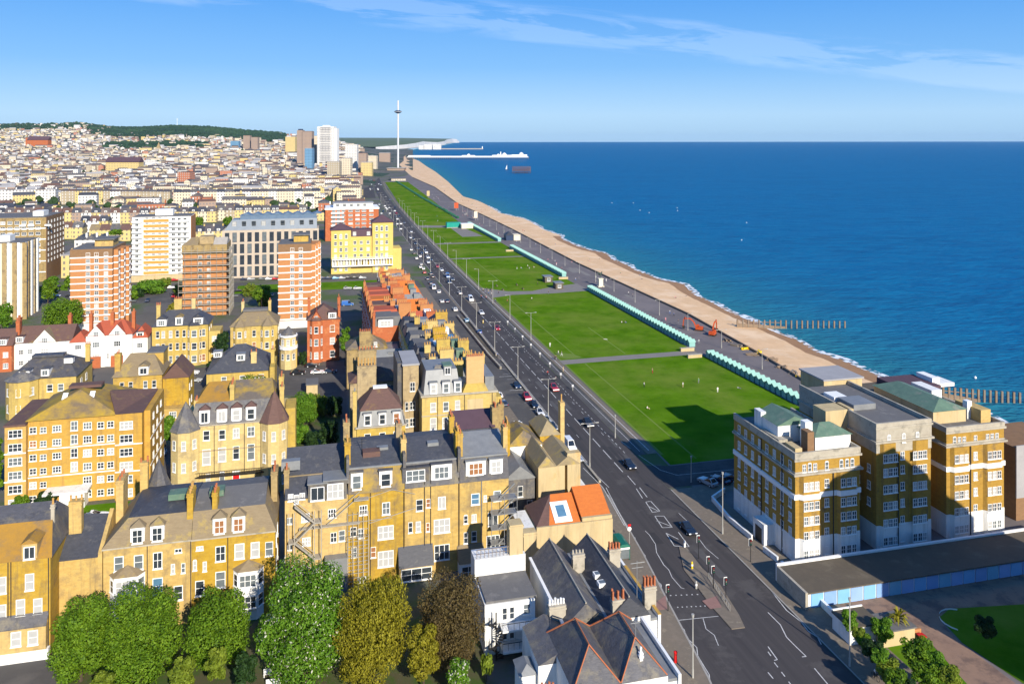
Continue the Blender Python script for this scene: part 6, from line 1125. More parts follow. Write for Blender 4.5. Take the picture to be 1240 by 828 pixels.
# scattered houses one can still tell apart
rs = random.Random(21); k = 0; kinds = [('cream_far', 'cream'), ('white_far', 'white'), ('cream_far', 'cream'), ('white_far', 'white'), ('yellow_far', 'yellow'), ('stone_far', 'stone'), ('brown_far', 'brown'), ('red_far', 'red brick')]
def free(X, Y, m_=0):
    u, v = toUV((X, Y)); return v < 38+shift(u)-m_ and not (u > 2900 and v > shift(u)-60)
def far_spot(r, y0, y1, a=-30, b=455):
    while 1:
        Y = math.exp(r.uniform(math.log(y0), math.log(y1))); px = r.uniform(a, b); X = (px-CX)*Y/F
        if free(X, Y, 20): return X, Y
for i in range(130):
    X, Y = far_spot(rs, 720, 1500); wm, wn_ = rs.choice(kinds); flat = rs.random() < .3
    far_house(f'small {wn_} {"flat roofed" if flat else "pitched roof"} house in the crowded town', (X, Y, gz(X, Y)-.5), rs.uniform(9, 26), rs.uniform(9, 12), rs.uniform(7, 14), wm, rs.choice(RS), rs.uniform(1.6, 3.6), f'{wn_} {"flat roofed" if flat else "pitched roof"} houses of the crowded town', rz=TH+rs.choice((0, 0, math.pi/2, .3)), roofk='flat' if flat else 'gx', name='house')
# the rest of the town as one mass
MATS = ['cream_far', 'white_far', 'yellow_far', 'stone_far', 'brown_far', 'red_far', 'roof_far', 'dark_slate', 'brown_tile', 'pale_felt', 'blue_far']
mb = MB(); rs = random.Random(5)
def mass_house(X, Y, W, dp, h, a, wm, rm, flat=False):
    z = gz(X, Y); c, s_ = math.cos(a), math.sin(a); P = [(X+x*c-y*s_, Y+x*s_+y*c) for x, y in ((0,0),(W,0),(W,dp),(0,dp))]
    V = [(x,y,z-14) for x,y in P]+[(x,y,z+h) for x,y in P]; mb.mat(wm); mb.add(V, [(0,1,5,4),(1,2,6,5),(2,3,7,6),(3,0,4,7)]); mb.mat(rm)
    if flat: mb.add(V[4:], [(0,1,2,3)])
    else:
        A = [((P[0][i]+P[3][i])/2) for i in (0,1)]; B_ = [((P[1][i]+P[2][i])/2) for i in (0,1)]; mb.add(V[4:]+[(*A, z+h+dp*.3), (*B_, z+h+dp*.3)], [(0,1,5,4),(2,3,4,5)]); mb.mat(wm); mb.add(V[4:]+[(*A, z+h+dp*.3), (*B_, z+h+dp*.3)], [(1,2,5),(3,0,4)])
for i in range(6000):
    X, Y = far_spot(rs, 950 if i % 3 else 1500, 4100)
    px = CX+F*X/Y
    if Y > 3300 and 135 < px < 335 and rs.random() < .93: continue
    if Y > 2500 and 110 < px < 250 and Y < 2800 and rs.random() < .7: continue
    mass_house(X, Y, rs.choice((6, 8, 10, 14, 20, 26)), rs.uniform(7, 11), rs.uniform(5, 10)+(6 if rs.random() < .12 else 0), TH+rs.choice((0, 0, 0, math.pi/2, .35, -.3)), rs.choice((0,0,0,0,1,1,1,1,2,3,3,4,4)) if rs.random() > .04 else 5, rs.choice((6,6,7,8,6,9,9)), rs.random() < .35)
tag(mb.build('distant_houses', MATS), 'mass of small pale houses covering the far slopes of the town', 'houses', None, 'stuff')
def clump(mb, x, y, z, r, rs):
    n = 7; V = []; F_ = []
    for j, (hz, rr_) in enumerate(((-.5, .75), (.1, 1), (.6, .65))):
        for i in range(n): a = 2*math.pi*i/n+j*.4; q_ = r*rr_*rs.uniform(.75, 1.2); V.append((x+q_*math.cos(a), y+q_*math.sin(a), z+hz*r+rs.uniform(-.15, .15)*r))
    V.append((x, y, z+r*rs.uniform(.8, 1.1)))
    for j in range(2):
        for i in range(n): F_.append((j*n+i, j*n+(i+1) % n, (j+1)*n+(i+1) % n, (j+1)*n+i))
    for i in range(n): F_.append((2*n+i, 2*n+(i+1) % n, 3*n))
    mb.add(V, F_)
mb = MB(); rs = random.Random(9)
for i in range(3600):
    px = rs.uniform(110, 345); Y = rs.uniform(3250, 4050) if i % 6 else rs.uniform(2480, 2800)
    if i % 6 == 0: px = rs.uniform(125, 250)
    if i % 4 == 0: px = rs.uniform(-30, 345); Y = rs.uniform(3650, 4150)
    X = (px-CX)*Y/F; clump(mb, X, Y, gz(X, Y)+5, rs.uniform(7, 13), rs)
tag(mb.build('hill_wood', 'hill_wood'), 'dark green wood along the hill on the skyline', 'wood', None, 'stuff')
mb = MB()
for i in range(900): X, Y = far_spot(rs, 750, 3600); clump(mb, X, Y, gz(X, Y)+5, rs.uniform(2.2, 5.5), rs)
D('far_tree', (.035, .065, .018), (.02, .045, .012), .2); tag(mb.build('town_trees', 'far_tree'), 'scattered dark green trees among the distant houses', 'trees', None, 'stuff')
# landmarks
def block(name, label, cat, pxL, pxR, pyT, Y, m, rm='pale_felt', dep=18, rz=0.0, extra=None, ground=None):
    X0 = (pxL-CX)*Y/F; X1 = (pxR-CX)*Y/F; z = H-(pyT-YH)*Y/F; g = gz((X0+X1)/2, Y)-4 if ground is None else ground
    r_ = empty(name, (X0, Y, g), rz, label, cat); MB().box(0, X1-X0, 0, dep, 0, z-g).build('wall', m, r_); MB().box(.5, X1-X0-.5, .5, dep-.5, z-g+.01, z-g+1.0).build('roof', rm, r_)
    return r_, X1-X0, z-g
r_, W, hh = block('tower_block', 'very tall white tower block standing above the far town', 'tower block', 384, 404.5, 154, 1750, 'white_far', 'white_render', 26)
for k in range(24): MB().box(W*.2, W*.8, -1.2, -.02, 6+k*3.9, 7.6+k*3.9).build('balcony', 'pale_felt', r_)
MB().box(W+.02, W+6, 2, 24, 0, hh-3).build('wing', 'white_render', r_); MB().box(W*.3, W*.7, 6, 16, hh+1.01, hh+4).build('lift_house', 'white_render', r_)
r_, W, hh = block('tower_block', 'pinkish grey tower with stepped roof left of the tall white tower', 'tower block', 366, 377.5, 159.5, 1800, 'brown_far', 'brown_tile', 22); MB().box(-13, -.01, 3, 22, 0, hh+3).build('wing', 'brown_far', r_); MB().box(-11, -2, 6, 16, hh+3.01, hh+6).build('lift_house', 'navy_panel', r_)
block('tower_block', 'slim cream tower squeezed between pink and white towers', 'tower block', 378, 384, 165, 1850, 'cream_far'); block('office_block', 'dark blue glazed office under the pink tower', 'office', 369, 378, 180, 1600, 'blue_far')
block('tower_block', 'cream ribbed block on the far slope left of the pink tower', 'flats', 345.5, 357.5, 166, 2300, 'yellow_far'); block('tower_block', 'left one of two pinkish brown towers by the hill', 'tower block', 294.5, 302.5, 164.5, 2500, 'brown_far', 'brown_tile'); block('tower_block', 'right one of two pinkish brown towers by the hill', 'tower block', 304, 312, 166.5, 2480, 'brown_far', 'brown_tile')
block('apartment_block', 'wide beige block below the wooded hill', 'flats', 233, 254.5, 174.5, 2600, 'yellow_far'); block('office_block', 'teal glass office beside the twin pinkish towers', 'office', 279, 289, 171, 2550, 'blue_far'); block('office_block', 'small bright blue shed among pale roofs', 'building', 230, 234, 186, 2200, mat('bright_blue', (.05, .3, .62)))
block('apartment_block', 'grey gridded block in front of the white towers', 'flats', 396, 411, 196, 1380, 'stone_far'); block('tower_block', 'cream slab tower near the coast road', 'tower block', 413, 424.5, 192, 1420, 'cream_far'); block('tower_block', 'white ribbed tower right of the very tall one', 'tower block', 418, 432, 175.5, 1650, 'white_far'); block('office_block', 'dark brown glazed hotel by the coast road', 'hotel', 434, 443.5, 186, 1600, 'brown_far', 'brown_tile')
block('hotel', 'white sea-front hotel at the bend of the road', 'hotel', 446, 456, 189, 1900, 'cream_far'); block('hotel', 'pale yellow sea-front hotel beside the dark one', 'hotel', 437, 450, 197, 1560, 'yellow_far'); block('hotel', 'long white hotel on the far front beyond the bend', 'hotel', 459, 472, 185.5, 2500, 'brown_far'); block('apartment_block', 'broad orange brick building in the middle of the town', 'building', 215, 230, 209, 1150, 'red_far', 'brown_tile')
r_, W, hh = block('church', 'huge red brick church with purple slate roof on the left slope', 'church', 33, 58, 170, 2500, 'red_brick', 'purple_felt', 20); MB().gable(0, W, 0, 20, hh+1, 12, 1).build('roof', 'purple_felt', r_); MB().box(-8, -.1, 4, 16, 0, hh+8).build('tower', 'red_brick', r_)
r_, W, hh = block('grandstand', 'long white racecourse stand on the skyline', 'grandstand', 73, 96, 150.8, 3900, 'white_far', 'white_paint', 20)
r_, W, hh = block('church', 'stone church with tall pointed spire before the wood', 'church', 188, 194, 180, 2400, 'stone_far', 'stone', 16); MB().cone([(2, 2), (W-2, 2), (W-2, 12), (2, 12)], hh+1.02, (W/2, 7, hh+20)).build('spire', 'tan_brick', r_)
r_, W, hh = block('hall', 'long hall with steep purple brown roof across the far town', 'hall', 128, 168, 197, 1500, 'yellow_far', 'brown_tile', 20); MB().gable(0, W, 0, 20, hh+1.02, 9, 1).build('roof', 'purple_felt', r_)
Y = 4000; X = (214.5-CX)*Y/F; r_ = empty('mast', (X, Y, gz(X, Y)), 0, 'thin white radio mast on the wooded skyline hill', 'mast'); MB().cyl(0, 0, 0, 46, 1.2, .6, 5).build('pole', 'white_paint', r_); MB().box(-3, 3, -.5, .5, 42, 44).build('antenna', 'white_paint', r_)
# observation tower
Y = 1900; X = (482-CX)*Y/F; r_ = empty('observation_tower', (X, Y, 0), 0, 'very slender silver observation tower with a flat glass pod near its top', 'tower')
D('silver', (.62, .63, .65), (.55, .56, .58), .02, rough=.35, spec=.5); MB().cyl(0, 0, 0, 168, 2.3, 2.0, 14).build('mast', 'silver', r_)
pod = MB().cyl(0, 0, 137.5, 140.5, 4.5, 9.2, 20).cyl(0, 0, 140.5, 142, 9.2, 9.2, 20).cyl(0, 0, 142, 144.5, 9.2, 4.2, 20).build('pod', 'navy_panel', r_); MB().cyl(0, 0, 140.9, 141.6, 9.35, 9.35, 20).build('rim', 'silver', pod)
MB().box(-22, 18, -30, 12, 0, 5).build('visitor_centre', 'brown_far', r_); MB().box(-24, 20, -32, 14, 5.01, 5.8).build('terrace_roof', 'concrete', r_)
r_ = empty('kiosk_row', G(474, 219.0), TH, 'low white pavilion with terraces at the far end of the lawns', 'pavilion'); MB().box(0, 26, 0, 40, 0, 3.6).build('wall', 'cream_far', r_); MB().box(-1, 27, -1, 41, 3.61, 4.2).build('roof', 'grey_felt', r_)
# piers
Y = 2936; r_ = empty('pleasure_pier', ((493-CX)*Y/F, Y, 0), .0, 'long white pleasure pier reaching out to sea with domed pavilions', 'pier'); L = 147*Y/F
MB().box(0, L, 0, 18, 5.5, 8).build('deck', 'white_render', r_); mb = MB()
for k in range(60):
    for y in (2, 16): mb.cyl(L*k/59, y, -4, 5.5, .6, .6, 5)
mb.build('piles', 'iron_rust', r_)
for a, b_, hz in ((.01, .19, 13), (.19, .45, 10.5), (.45, .56, 13.5), (.56, .70, 10.5), (.70, .86, 14.5), (.86, .99, 16)): MB().box(L*a, L*b_-.5, 2, 16, 8.01, hz).build('pavilion', 'white_paint', r_)
for fx, rr_, zz in ((.505, 6, 13.5), (.75, 5, 14.5), (.80, 9, 14.5), (.94, 9, 16)): MB().cyl(L*fx, 9, zz, zz+rr_*.6, rr_, rr_*.75, 12).cyl(L*fx, 9, zz+rr_*.6, zz+rr_, rr_*.75, .3, 12).build('dome', 'white_paint', r_)
MB().cyl(L*.77, 9, 14, 27, 2.2, 1.6, 8).build('helter_skelter', 'white_paint', r_)
Y = 1764; X0 = (620.5-CX)*Y/F; r_ = empty('pier_ruin', (X0, Y, -2), 0, 'rusted iron skeleton of a burnt pier standing alone in the sea', 'pier ruin'); L = 22*Y/F; mb = MB()
for i in range(13):
    for j in range(4):
        x = L*i/12; y = j*7; mb.tube((x,y,-2), (x,y,12+4*math.sin(i*1.3+j)**2), .4, 4)
        if i: mb.tube((x-L/12,y,6), (x,y,13-2*(i%2)), .3, 4); mb.tube((x-L/12,y,13), (x,y,6), .3, 4); mb.tube((x-L/12,y,13), (x,y,14), .35, 4); mb.tube((x-L/12,y,5.8), (x,y,5.8), .5, 4)
    mb.tube((L*i/12,0,13.5), (L*i/12,21,13.5), .35, 4); mb.tube((L*i/12,0,6), (L*i/12,21,6), .4, 4)
mb.build('frame', 'iron_rust', r_)
mb = MB(); [mb.cyl(L*.15+i*L*.07, 5+(i*5) % 14, -3, 3, .5, .5, 5) for i in range(11)]; mb.build('piles', 'iron_rust', r_)
# marina and chalk cliffs
r_ = empty('breakwater', ((528-CX)*5700/F, 5700, -2), 0, 'long low grey marina breakwater with a small light at its end', 'breakwater'); MB().box(0, 57*5700/F, 0, 14, -2, 7).build('wall', 'concrete', r_); MB().cyl(56*5700/F, 7, 7, 22, 4, 3, 8).build('light', 'white_paint', r_)
for i, (a, c, t) in enumerate(((507, 513, 176.6), (513.5, 523, 175.4), (524, 534, 175.2))): block('apartment_block', f'white marina apartment block, {ordw(i+1)} from the left at the root of the breakwater', 'flats', a, c, t, 5600, 'white_far', 'white_paint', 40, ground=-2)
v = []; f = []; CL = [(455,5200,20),(475,5600,26),(490,6000,30),(503,6600,38),(512,7300,50),(520,8000,42),(530,8600,36),(538,9500,44),(541,12500,60),(548,14200,72),(553,14600,66),(556,14900,20)]
for px, Y, z in CL: X = (px-CX)*Y/F; v += [(X+6,Y-30,-3),(X,Y,z),(X-900,Y+300,z+16),(X-4000,Y+900,z+26)]
for i in range(len(CL)-1): a = i*4; f += [(a,a+4,a+5,a+1),(a+1,a+5,a+6,a+2),(a+2,a+6,a+7,a+3)]
D('down_grass', (.09, .13, .05), (.13, .15, .08), .004); me = bpy.data.meshes.new('cliffs'); me.from_pydata(v, [], f); me.materials.append(M['chalk']); me.materials.append(M['down_grass']); me.polygons.foreach_set('material_index', [0, 1, 1]*(len(CL)-1)); tag(link('cliffs', me), kind='structure')
# groynes, buoys, sailing boat
D('groyne_post', (.24, .19, .15), (.16, .13, .10), .9)
def groyne(p0, p1, n, label, tallf=1.0, extra=False):
    a = G(*p0, -2); c = G(*p1, -2); r_ = empty('groyne', (a.x, a.y, 0), 0, label, 'groyne'); d = c-a
    for i in range(n):
        t = i/(n-1); x, y = d.x*t, d.y*t; MB().box(-.28, .28, -.28, .28, -4, (1.9-1.1*t)*tallf).build('post', 'groyne_post' if i % 3 else 'timber', r_, loc=(x, y, 0), rz=math.atan2(d.y, d.x))
    e = d*.45; nn = Vector((-d.y, d.x, 0)).normalized()*.15
    V = [-nn, e-nn, e+nn, nn]; MB().add([(p.x,p.y,-4) for p in V]+[(p.x,p.y,z) for p, z in zip(V, (.5,-1.2,-1.2,.5))], [(0,3,2,1),(4,5,6,7),(0,1,5,4),(1,2,6,5),(2,3,7,6),(3,0,4,7)]).build('planking', 'timber', r_)
    MB().tube((0,0,1.2), (d.x*.4,d.y*.4,.4), .16).build('rail', 'timber', r_)
groyne((893, 398.5), (1023, 397), 21, 'row of pale concrete groyne posts running into the sea beside the orange excavator')
groyne((1142, 486), (1242, 488), 15, 'row of groyne posts beyond the mansion block with leaning timbers', 1.25)
for i, (px, py) in enumerate(((741,246),(767,246),(775,255),(786,258),(820,252),(820.5,255.5),(904,270),(898,291),(1181,458))):
    p = G(px, py, -2); o = MB().cyl(0, 0, -.6, .35, .35, .4, 10).cyl(0, 0, .35, .7, .4, .15, 10).build('buoy', 'white_paint', loc=(p.x, p.y, -2)); tag(o, f'white buoy floating on blue water, {ordw(i+1)} from the left', 'buoy', 'white buoys on the sea')
p = G(614, 206, -2); r_ = empty('sailing_boat', (p.x, p.y, -2), 0, 'small white sailing boat left of the burnt pier', 'sailing boat'); MB().prism([(-4, -1), (3, -1.3), (5, 0), (3, 1.3), (-4, 1)], -.3, 1.1).build('hull', 'navy_panel', r_); MB().tube((0,0,1), (0,0,14), .15).build('mast', 'silver', r_); MB().add([(.1,0,2),(-3.8,.15,2),(.1,0,13.5),(.1,.12,2),(-3.8,.27,2),(.1,.12,13.5)], [(0,1,2),(5,4,3)]).build('sail', 'white_paint', r_)
p = G(618, 151+29, -2)
# ================================================================== trees and gardens
def leaf_mesh(name, lobes, n, size, m, seed, m2=None, f2=0.0, flat=.35, up=0.0):
    g = np.random.default_rng(seed); L = np.array(lobes, float); w_ = L[:, 3]**2; w_ /= w_.sum()
    k = g.choice(len(L), n, p=w_); d = g.normal(size=(n, 3)); d /= np.linalg.norm(d, axis=1)[:, None]
    rad = L[k, 3]*np.clip(g.normal(.92, .13, n), .3, 1.12); rz = L[k, 4] if L.shape[1] > 4 else 1.0
    c = L[k, :3]+d*rad[:, None]*np.stack([np.ones(n), np.ones(n), np.ones(n)*rz], 1)
    no_ = d+g.normal(size=(n, 3))*.55; no_[:, 2] += .25; no_ /= np.linalg.norm(no_, axis=1)[:, None]
    a = np.cross(no_, g.normal(size=(n, 3))); a /= np.linalg.norm(a, axis=1)[:, None]; a[:, 2] += up; a /= np.linalg.norm(a, axis=1)[:, None]; b = np.cross(no_, a)
    s = size*g.uniform(.6, 1.3, n)[:, None]; V = np.stack([c-a*s, c+b*s*.55, c+a*s, c-b*s*.55], 1).reshape(-1, 3)
    me = bpy.data.meshes.new(name); me.vertices.add(4*n); me.vertices.foreach_set('co', V.astype(np.float32).ravel()); me.loops.add(4*n); me.loops.foreach_set('vertex_index', np.arange(4*n, dtype=np.int32))
    me.polygons.add(n); me.polygons.foreach_set('loop_start', np.arange(0, 4*n, 4, dtype=np.int32)); me.materials.append(M[m])
    if m2: me.materials.append(M[m2]); me.polygons.foreach_set('material_index', (g.random(n) < f2).astype(np.int32))
    me.update(calc_edges=True); me.validate(); return me
def tree(label, px, ytop, ybot, hw, Y, leaf, n=5000, size=.3, name='tree', cat='tree', seed=1, lob=9, m2=None, f2=0, up=0.0, squash=1.0, group=None, trunk=True, core='leaf_dark'):
    if n > 4000: n = int(n*2.0); size *= .7; lob = int(lob*2.0)
    X = (px-CX)*Y/F; zt = H-(ytop-YH)*Y/F; zb = max(.2, H-(ybot-YH)*Y/F); r = hw*Y/F; r_ = empty(name, (X, Y, 0), 0, label, cat, group); rr_ = random.Random(seed); hz = (zt-zb)/2; zc = zb+hz
    lobes = []
    for i in range(lob):
        a = i*2.4; t = (i+.5)/lob; z = zc+hz*(1-2*t)*.72; q_ = math.sqrt(max(.02, 1-((z-zc)/hz)**2)); rr2 = r*rr_.uniform(.26, .5)
        lobes.append((math.cos(a)*(r-rr2)*q_*rr_.uniform(.75, 1.1), math.sin(a)*(r-rr2)*q_*rr_.uniform(.75, 1.1), z, rr2, min(1.0, hz/r*squash)))
    lobes.append((0, 0, zc, r*.62, hz/r))
    link('crown', leaf_mesh('crown', lobes, n, size, leaf, seed, m2, f2, up=up), r_)
    if trunk:
        mb = MB(); mb.cyl(0, 0, 0, zb+hz*.5, max(.12, r*.07), max(.07, r*.04), 7)
        for l in lobes[:7]: mb.tube((0, 0, zb+hz*.2), (l[0]*.8, l[1]*.8, l[2]), r*.03, 4, r*.01)
        mb.build('trunk', 'bark', r_)
    return r_
tree('round dense green tree, leftmost of three in front of the brick houses', 98, 722, 826, 36, 110, 'leaf_green', 9000, .27, seed=2)
tree('largest round green tree between two others below the pair of dormers', 172, 714, 830, 49, 111, 'leaf_green', 15000, .27, seed=3, lob=12)
tree('round green tree beside the right white bay window', 264, 712, 806, 41, 113, 'leaf_green', 10000, .27, seed=4)
tree('big chestnut tree covered in white blossom candles before the rear terrace', 370, 681, 832, 53, 110, 'leaf_bright', 18000, .27, seed=5, lob=13, m2='blossom', f2=.07)
tree('lower chestnut bough spreading left with scattered white blossom', 330, 742, 800, 24, 111, 'leaf_bright', 4200, .27, seed=15, lob=6, m2='blossom', f2=.03, cat='small tree')
tree('tall yellow-green evergreen tree with upright twigs', 452, 703, 832, 47, 110, 'leaf_yellow', 17000, .26, seed=6, lob=13, up=1.2)
tree('small olive tree wedged between yellow-green and brown trees', 513, 752, 822, 22, 108, 'leaf_yellow', 4500, .24, seed=7, up=.8)
tree('brown leafless looking tree with dense fine twigs before the terrace', 546, 692, 812, 42, 113, 'leaf_brown', 13000, .22, seed=8, lob=11, up=.6)
tree('small white flowering shrub at the bottom by the brown tree', 556, 798, 835, 16, 106, 'leaf_bright', 2400, .2, 'shrub', 'shrub', seed=9, m2='blossom', f2=.12, trunk=False)
tree('spiky yucca like plant beside the flat roofed white house', 589, 792, 814, 8, 110, 'leaf_lime', 500, .4, 'yucca', 'plant', seed=10, up=1.5)
tree('pale conifer bush in front of the third round tree', 262, 782, 826, 14, 107, 'leaf_lime', 2600, .22, 'shrub', 'shrub', seed=11, up=1, trunk=False)
tree('dark low bush in the front garden between green trees', 220, 795, 832, 17, 106, 'leaf_lime', 2600, .22, 'shrub', 'shrub', seed=12, trunk=False)
tree('clipped lime green hedge bush at the bottom left', 125, 815, 838, 15, 104, 'leaf_lime', 2500, .2, 'shrub', 'shrub', seed=13, trunk=False)
tree('dark green bush beside the white bench at the bottom', 297, 792, 828, 16, 107, 'leaf_dark', 2600, .22, 'shrub', 'shrub', seed=14, trunk=False)
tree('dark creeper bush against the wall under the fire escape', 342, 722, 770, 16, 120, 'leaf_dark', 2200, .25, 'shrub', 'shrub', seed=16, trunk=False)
tree('broad street tree left of the banded orange tower', 76, 362, 398, 26, 300, 'leaf_green', 5000, .5, seed=21)
tree('round street tree between white and scaffolded towers', 181, 340, 366, 20, 385, 'leaf_bright', 3500, .6, seed=22)
tree('dark street tree cut by the left edge of the picture', 2, 368, 394, 13, 300, 'leaf_bright', 2200, .5, seed=23)
tree('bushy tree right of the brown slab block', 58, 338, 362, 10, 360, 'leaf_green', 1500, .55, seed=24)
tree('pale green bush at the foot of the white tower', 200, 336, 350, 8, 400, 'leaf_lime', 1000, .5, seed=25)
tree('leafy shrub between scaffolded tower and yellow villa', 210, 366, 386, 9, 300, 'leaf_yellow', 1200, .45, seed=26)
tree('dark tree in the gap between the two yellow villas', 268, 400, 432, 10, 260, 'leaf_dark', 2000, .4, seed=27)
tree('green shrubs at the foot of the right banded tower', 317, 345, 362, 14, 350, 'leaf_green', 1600, .5, seed=28)
tree('small bushy tree by the red brick villa side', 418, 392, 430, 7, 262, 'leaf_bright', 1500, .4, seed=29)
tree('tall bright green garden tree right of the turreted villa', 368, 474, 520, 17, 208, 'leaf_bright', 5200, .32, seed=31)
tree('spreading lime green garden tree in the sunny yard', 385, 478, 505, 14, 215, 'leaf_lime', 3200, .32, seed=32)
tree('dense hedge bush in the walled garden', 362, 515, 545, 13, 196, 'leaf_bright', 3200, .28, 'shrub', 'shrub', seed=33, trunk=False)
tree('clipped round green bush in the walled garden, lower', 378, 522, 545, 9, 192, 'leaf_dark', 2200, .22, 'shrub', 'shrub', seed=34, trunk=False)
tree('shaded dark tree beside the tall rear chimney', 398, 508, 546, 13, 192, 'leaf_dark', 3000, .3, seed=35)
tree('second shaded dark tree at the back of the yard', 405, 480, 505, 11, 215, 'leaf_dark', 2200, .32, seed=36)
tree('pale flowering tree in front of the dark hipped house', 307, 455, 482, 20, 214, 'leaf_lime', 3600, .3, seed=37, m2='blossom', f2=.12)
tree('shrubby green tree beside the golden flats', 200, 503, 532, 13, 193, 'leaf_bright', 3000, .3, seed=38)
tree('round clipped dark bush in front of the golden flats', 54, 596, 614, 14, 160, 'leaf_dark', 3200, .22, 'shrub', 'shrub', seed=39, trunk=False)
tree('leafy bush at the left corner of the golden flats', 24, 600, 622, 11, 158, 'leaf_green', 2200, .24, 'shrub', 'shrub', seed=40, trunk=False)
tree('tall dark tree at the left edge beside the golden flats', -4, 520, 600, 9, 165, 'leaf_green', 2600, .3, seed=41)
tree('low front garden hedge below the left yellow villa', 258, 438, 448, 9, 262, 'leaf_dark', 1200, .35, 'shrub', 'shrub', seed=42, trunk=False)
tree('row of small shrubs under the tan roofed villa', 315, 438, 447, 12, 262, 'leaf_lime', 1200, .32, 'shrub', 'shrub', seed=43, trunk=False)
tree('front garden bush beside the red villa steps', 366, 424, 442, 6, 262, 'leaf_dark', 900, .3, 'shrub', 'shrub', seed=44, trunk=False)
for i, (px, yt, yb, hw, Y) in enumerate(((241,262,276,6,640),(276,262,272,6,680),(33,253,262,6,760),(250,295,304,5,520),(62,346,356,8,370),(160,352,362,7,370),(140,278,284,9,560))):
    tree(f'green tree among far houses behind the towers, {ordw(i+1)} of the group', px, yt, yb, hw, Y, 'leaf_green', 900, .8, seed=60+i, group='green trees among the houses behind the towers')
# kitchen of the corner garden beside the garages
poly('driveway', [G(1010, 762), G(985, 735), G(1240, 690), G(1240, 735), G(1150, 740), G(1137, 750), G(1160, 775), G(1260, 850), G(1190, 850), G(1120, 770)], mat('drive', (.30, .19, .13), (.22, .14, .10), .4, c3=(.15, .1, .08), s3=.2, t3=.56), z=.05)
poly('lawn', [G(1137, 748), G(1150, 737), G(1300, 728), G(1300, 850), G(1240, 828), G(1165, 778)], 'lawn', z=.07)
poly('lawn', [G(1020, 755), G(1110, 760), G(1180, 838), G(1090, 838)], 'lawn', z=.06)
MB_ = MB(); c0 = G(1140, 752)
for k in range(9): a = 1.2+k*.32; b2 = a+.32; MB_.add([(c0.x+3+3*math.cos(a), c0.y+3*math.sin(a), 0), (c0.x+3+3*math.cos(b2), c0.y+3*math.sin(b2), 0), (c0.x+3+3*math.cos(b2), c0.y+3*math.sin(b2), .3), (c0.x+3+3*math.cos(a), c0.y+3*math.sin(a), .3)], [(0,1,2,3)])
tag(MB_.build('kerb', 'white_paint'), kind='structure')
p = at(1008, 741, 2.6); b = Bld('shed', 'low white kiosk with dark flat roof in the corner garden', 'shed', (p.x, p.y, 0)); W = width(p, 1044); b.box('wall', 'white_render', 0, W, -4.2, 0, 0, 2.55); b.box('roof', 'black_felt', -.1, W+.1, -4.3, .1, 2.553, 2.75); b.box('parapet', 'white_paint', -.1, W+.1, .103, .3, 2.3, 2.95)
p = at(1048, 746, 2.4); b = Bld('shed', 'second dark roofed garden shed behind the bushes', 'shed', (p.x, p.y, 0)); b.box('wall', 'tan_render', 0, 5.5, -4, 0, 0, 2.3); b.box('roof', 'grey_felt', -.2, 5.7, -4.2, .2, 2.303, 2.5)
p = at(1091, 765, 1.5); b = Bld('brick_planter', 'low orange brick enclosure with green bins beside the driveway', 'bin store', (p.x, p.y, 0)); b.box('wall', 'orange_brick', 0, 3.6, 0, .25, 0, 1.5); b.box('wall', 'orange_brick', 0, .25, .253, 2.2, 0, 1.5); b.box('bin', 'shelter_green', .6, 1.7, .5, 1.6, 0, 1.75); b.box('bin', 'shelter_green', 2.0, 3.1, .5, 1.6, 0, 1.7)
p = G(1116, 778); b = Bld('wheelie_bin', 'dark wheeled bin beside the driveway next to brick enclosure', 'bin', (p.x, p.y, 0)); MB().frus(-.4, .4, -.4, .4, .08, -.5, .5, -.5, .5, 1.1).build('bin_body', 'black_metal', b.root); MB().box(-.52, .52, -.55, .52, 1.103, 1.2).build('lid', 'pillar_red', b.root)
for i, (px, yt, yb, hw, Y, lf, nm, lab) in enumerate(((1029,738,765,10,118,'leaf_bright','shrub','light green leafy shrub by the white kiosk wall'), (1068,748,775,14,117,'leaf_bright','shrub','rounded bright green bush between kiosk and palm'), (1058,776,800,14,111,'leaf_dark','hedge','clipped dark hedge along the garden wall, upper'), (1075,797,822,15,108,'leaf_lime','hedge','clipped lime hedge along the garden wall, lower'), (1110,772,806,20,110,'leaf_green','shrub','large round clipped bush beside the curved drive'), (1122,804,830,20,106,'leaf_green','shrub','second round clipped bush lower beside the drive'), (1150,806,832,13,105,'leaf_lime','shrub','sunny yellow green bush at the lawn edge'), (1193,745,772,13,116,'leaf_dark','shrub','dark low bush alone on the shaded lawn'), (1040,760,775,9,114,'leaf_lime','shrub','yellowish shrub against the garden wall'), (1095,822,842,16,103,'leaf_dark','hedge','dark hedge at the very bottom of the garden'))):
    tree(lab, px, yt, yb, hw, Y, lf, 3200, .2, nm, 'hedge' if nm == 'hedge' else 'shrub', seed=80+i, trunk=False, squash=.9)
p = G(1088, 772); r_ = empty('palm_tree', p, 0, 'yellow-green palm tree with a bushy head beside the sheds', 'palm tree'); MB().cyl(0, 0, 0, 3.2, .28, .2, 8).build('trunk', 'bark', r_)
mb = MB(); rp = random.Random(4)
for k in range(46):
    a = rp.uniform(0, 6.283); e = rp.uniform(-.4, 1.3); L = rp.uniform(1.4, 2.2); d = Vector((math.cos(a)*math.cos(e), math.sin(a)*math.cos(e), math.sin(e))); sd_ = Vector((-math.sin(a), math.cos(a), 0))*.16; c_ = Vector((0, 0, 3.2)); m_ = c_+d*L*.6+Vector((0, 0, .12)); t_ = c_+d*L+Vector((0, 0, -.5))
    mb.add([c_-sd_*.3, c_+sd_*.3, m_+sd_, m_-sd_, t_], [(0,1,2,3), (3,2,4)])
mb.build('fronds', 'leaf_yellow', r_)
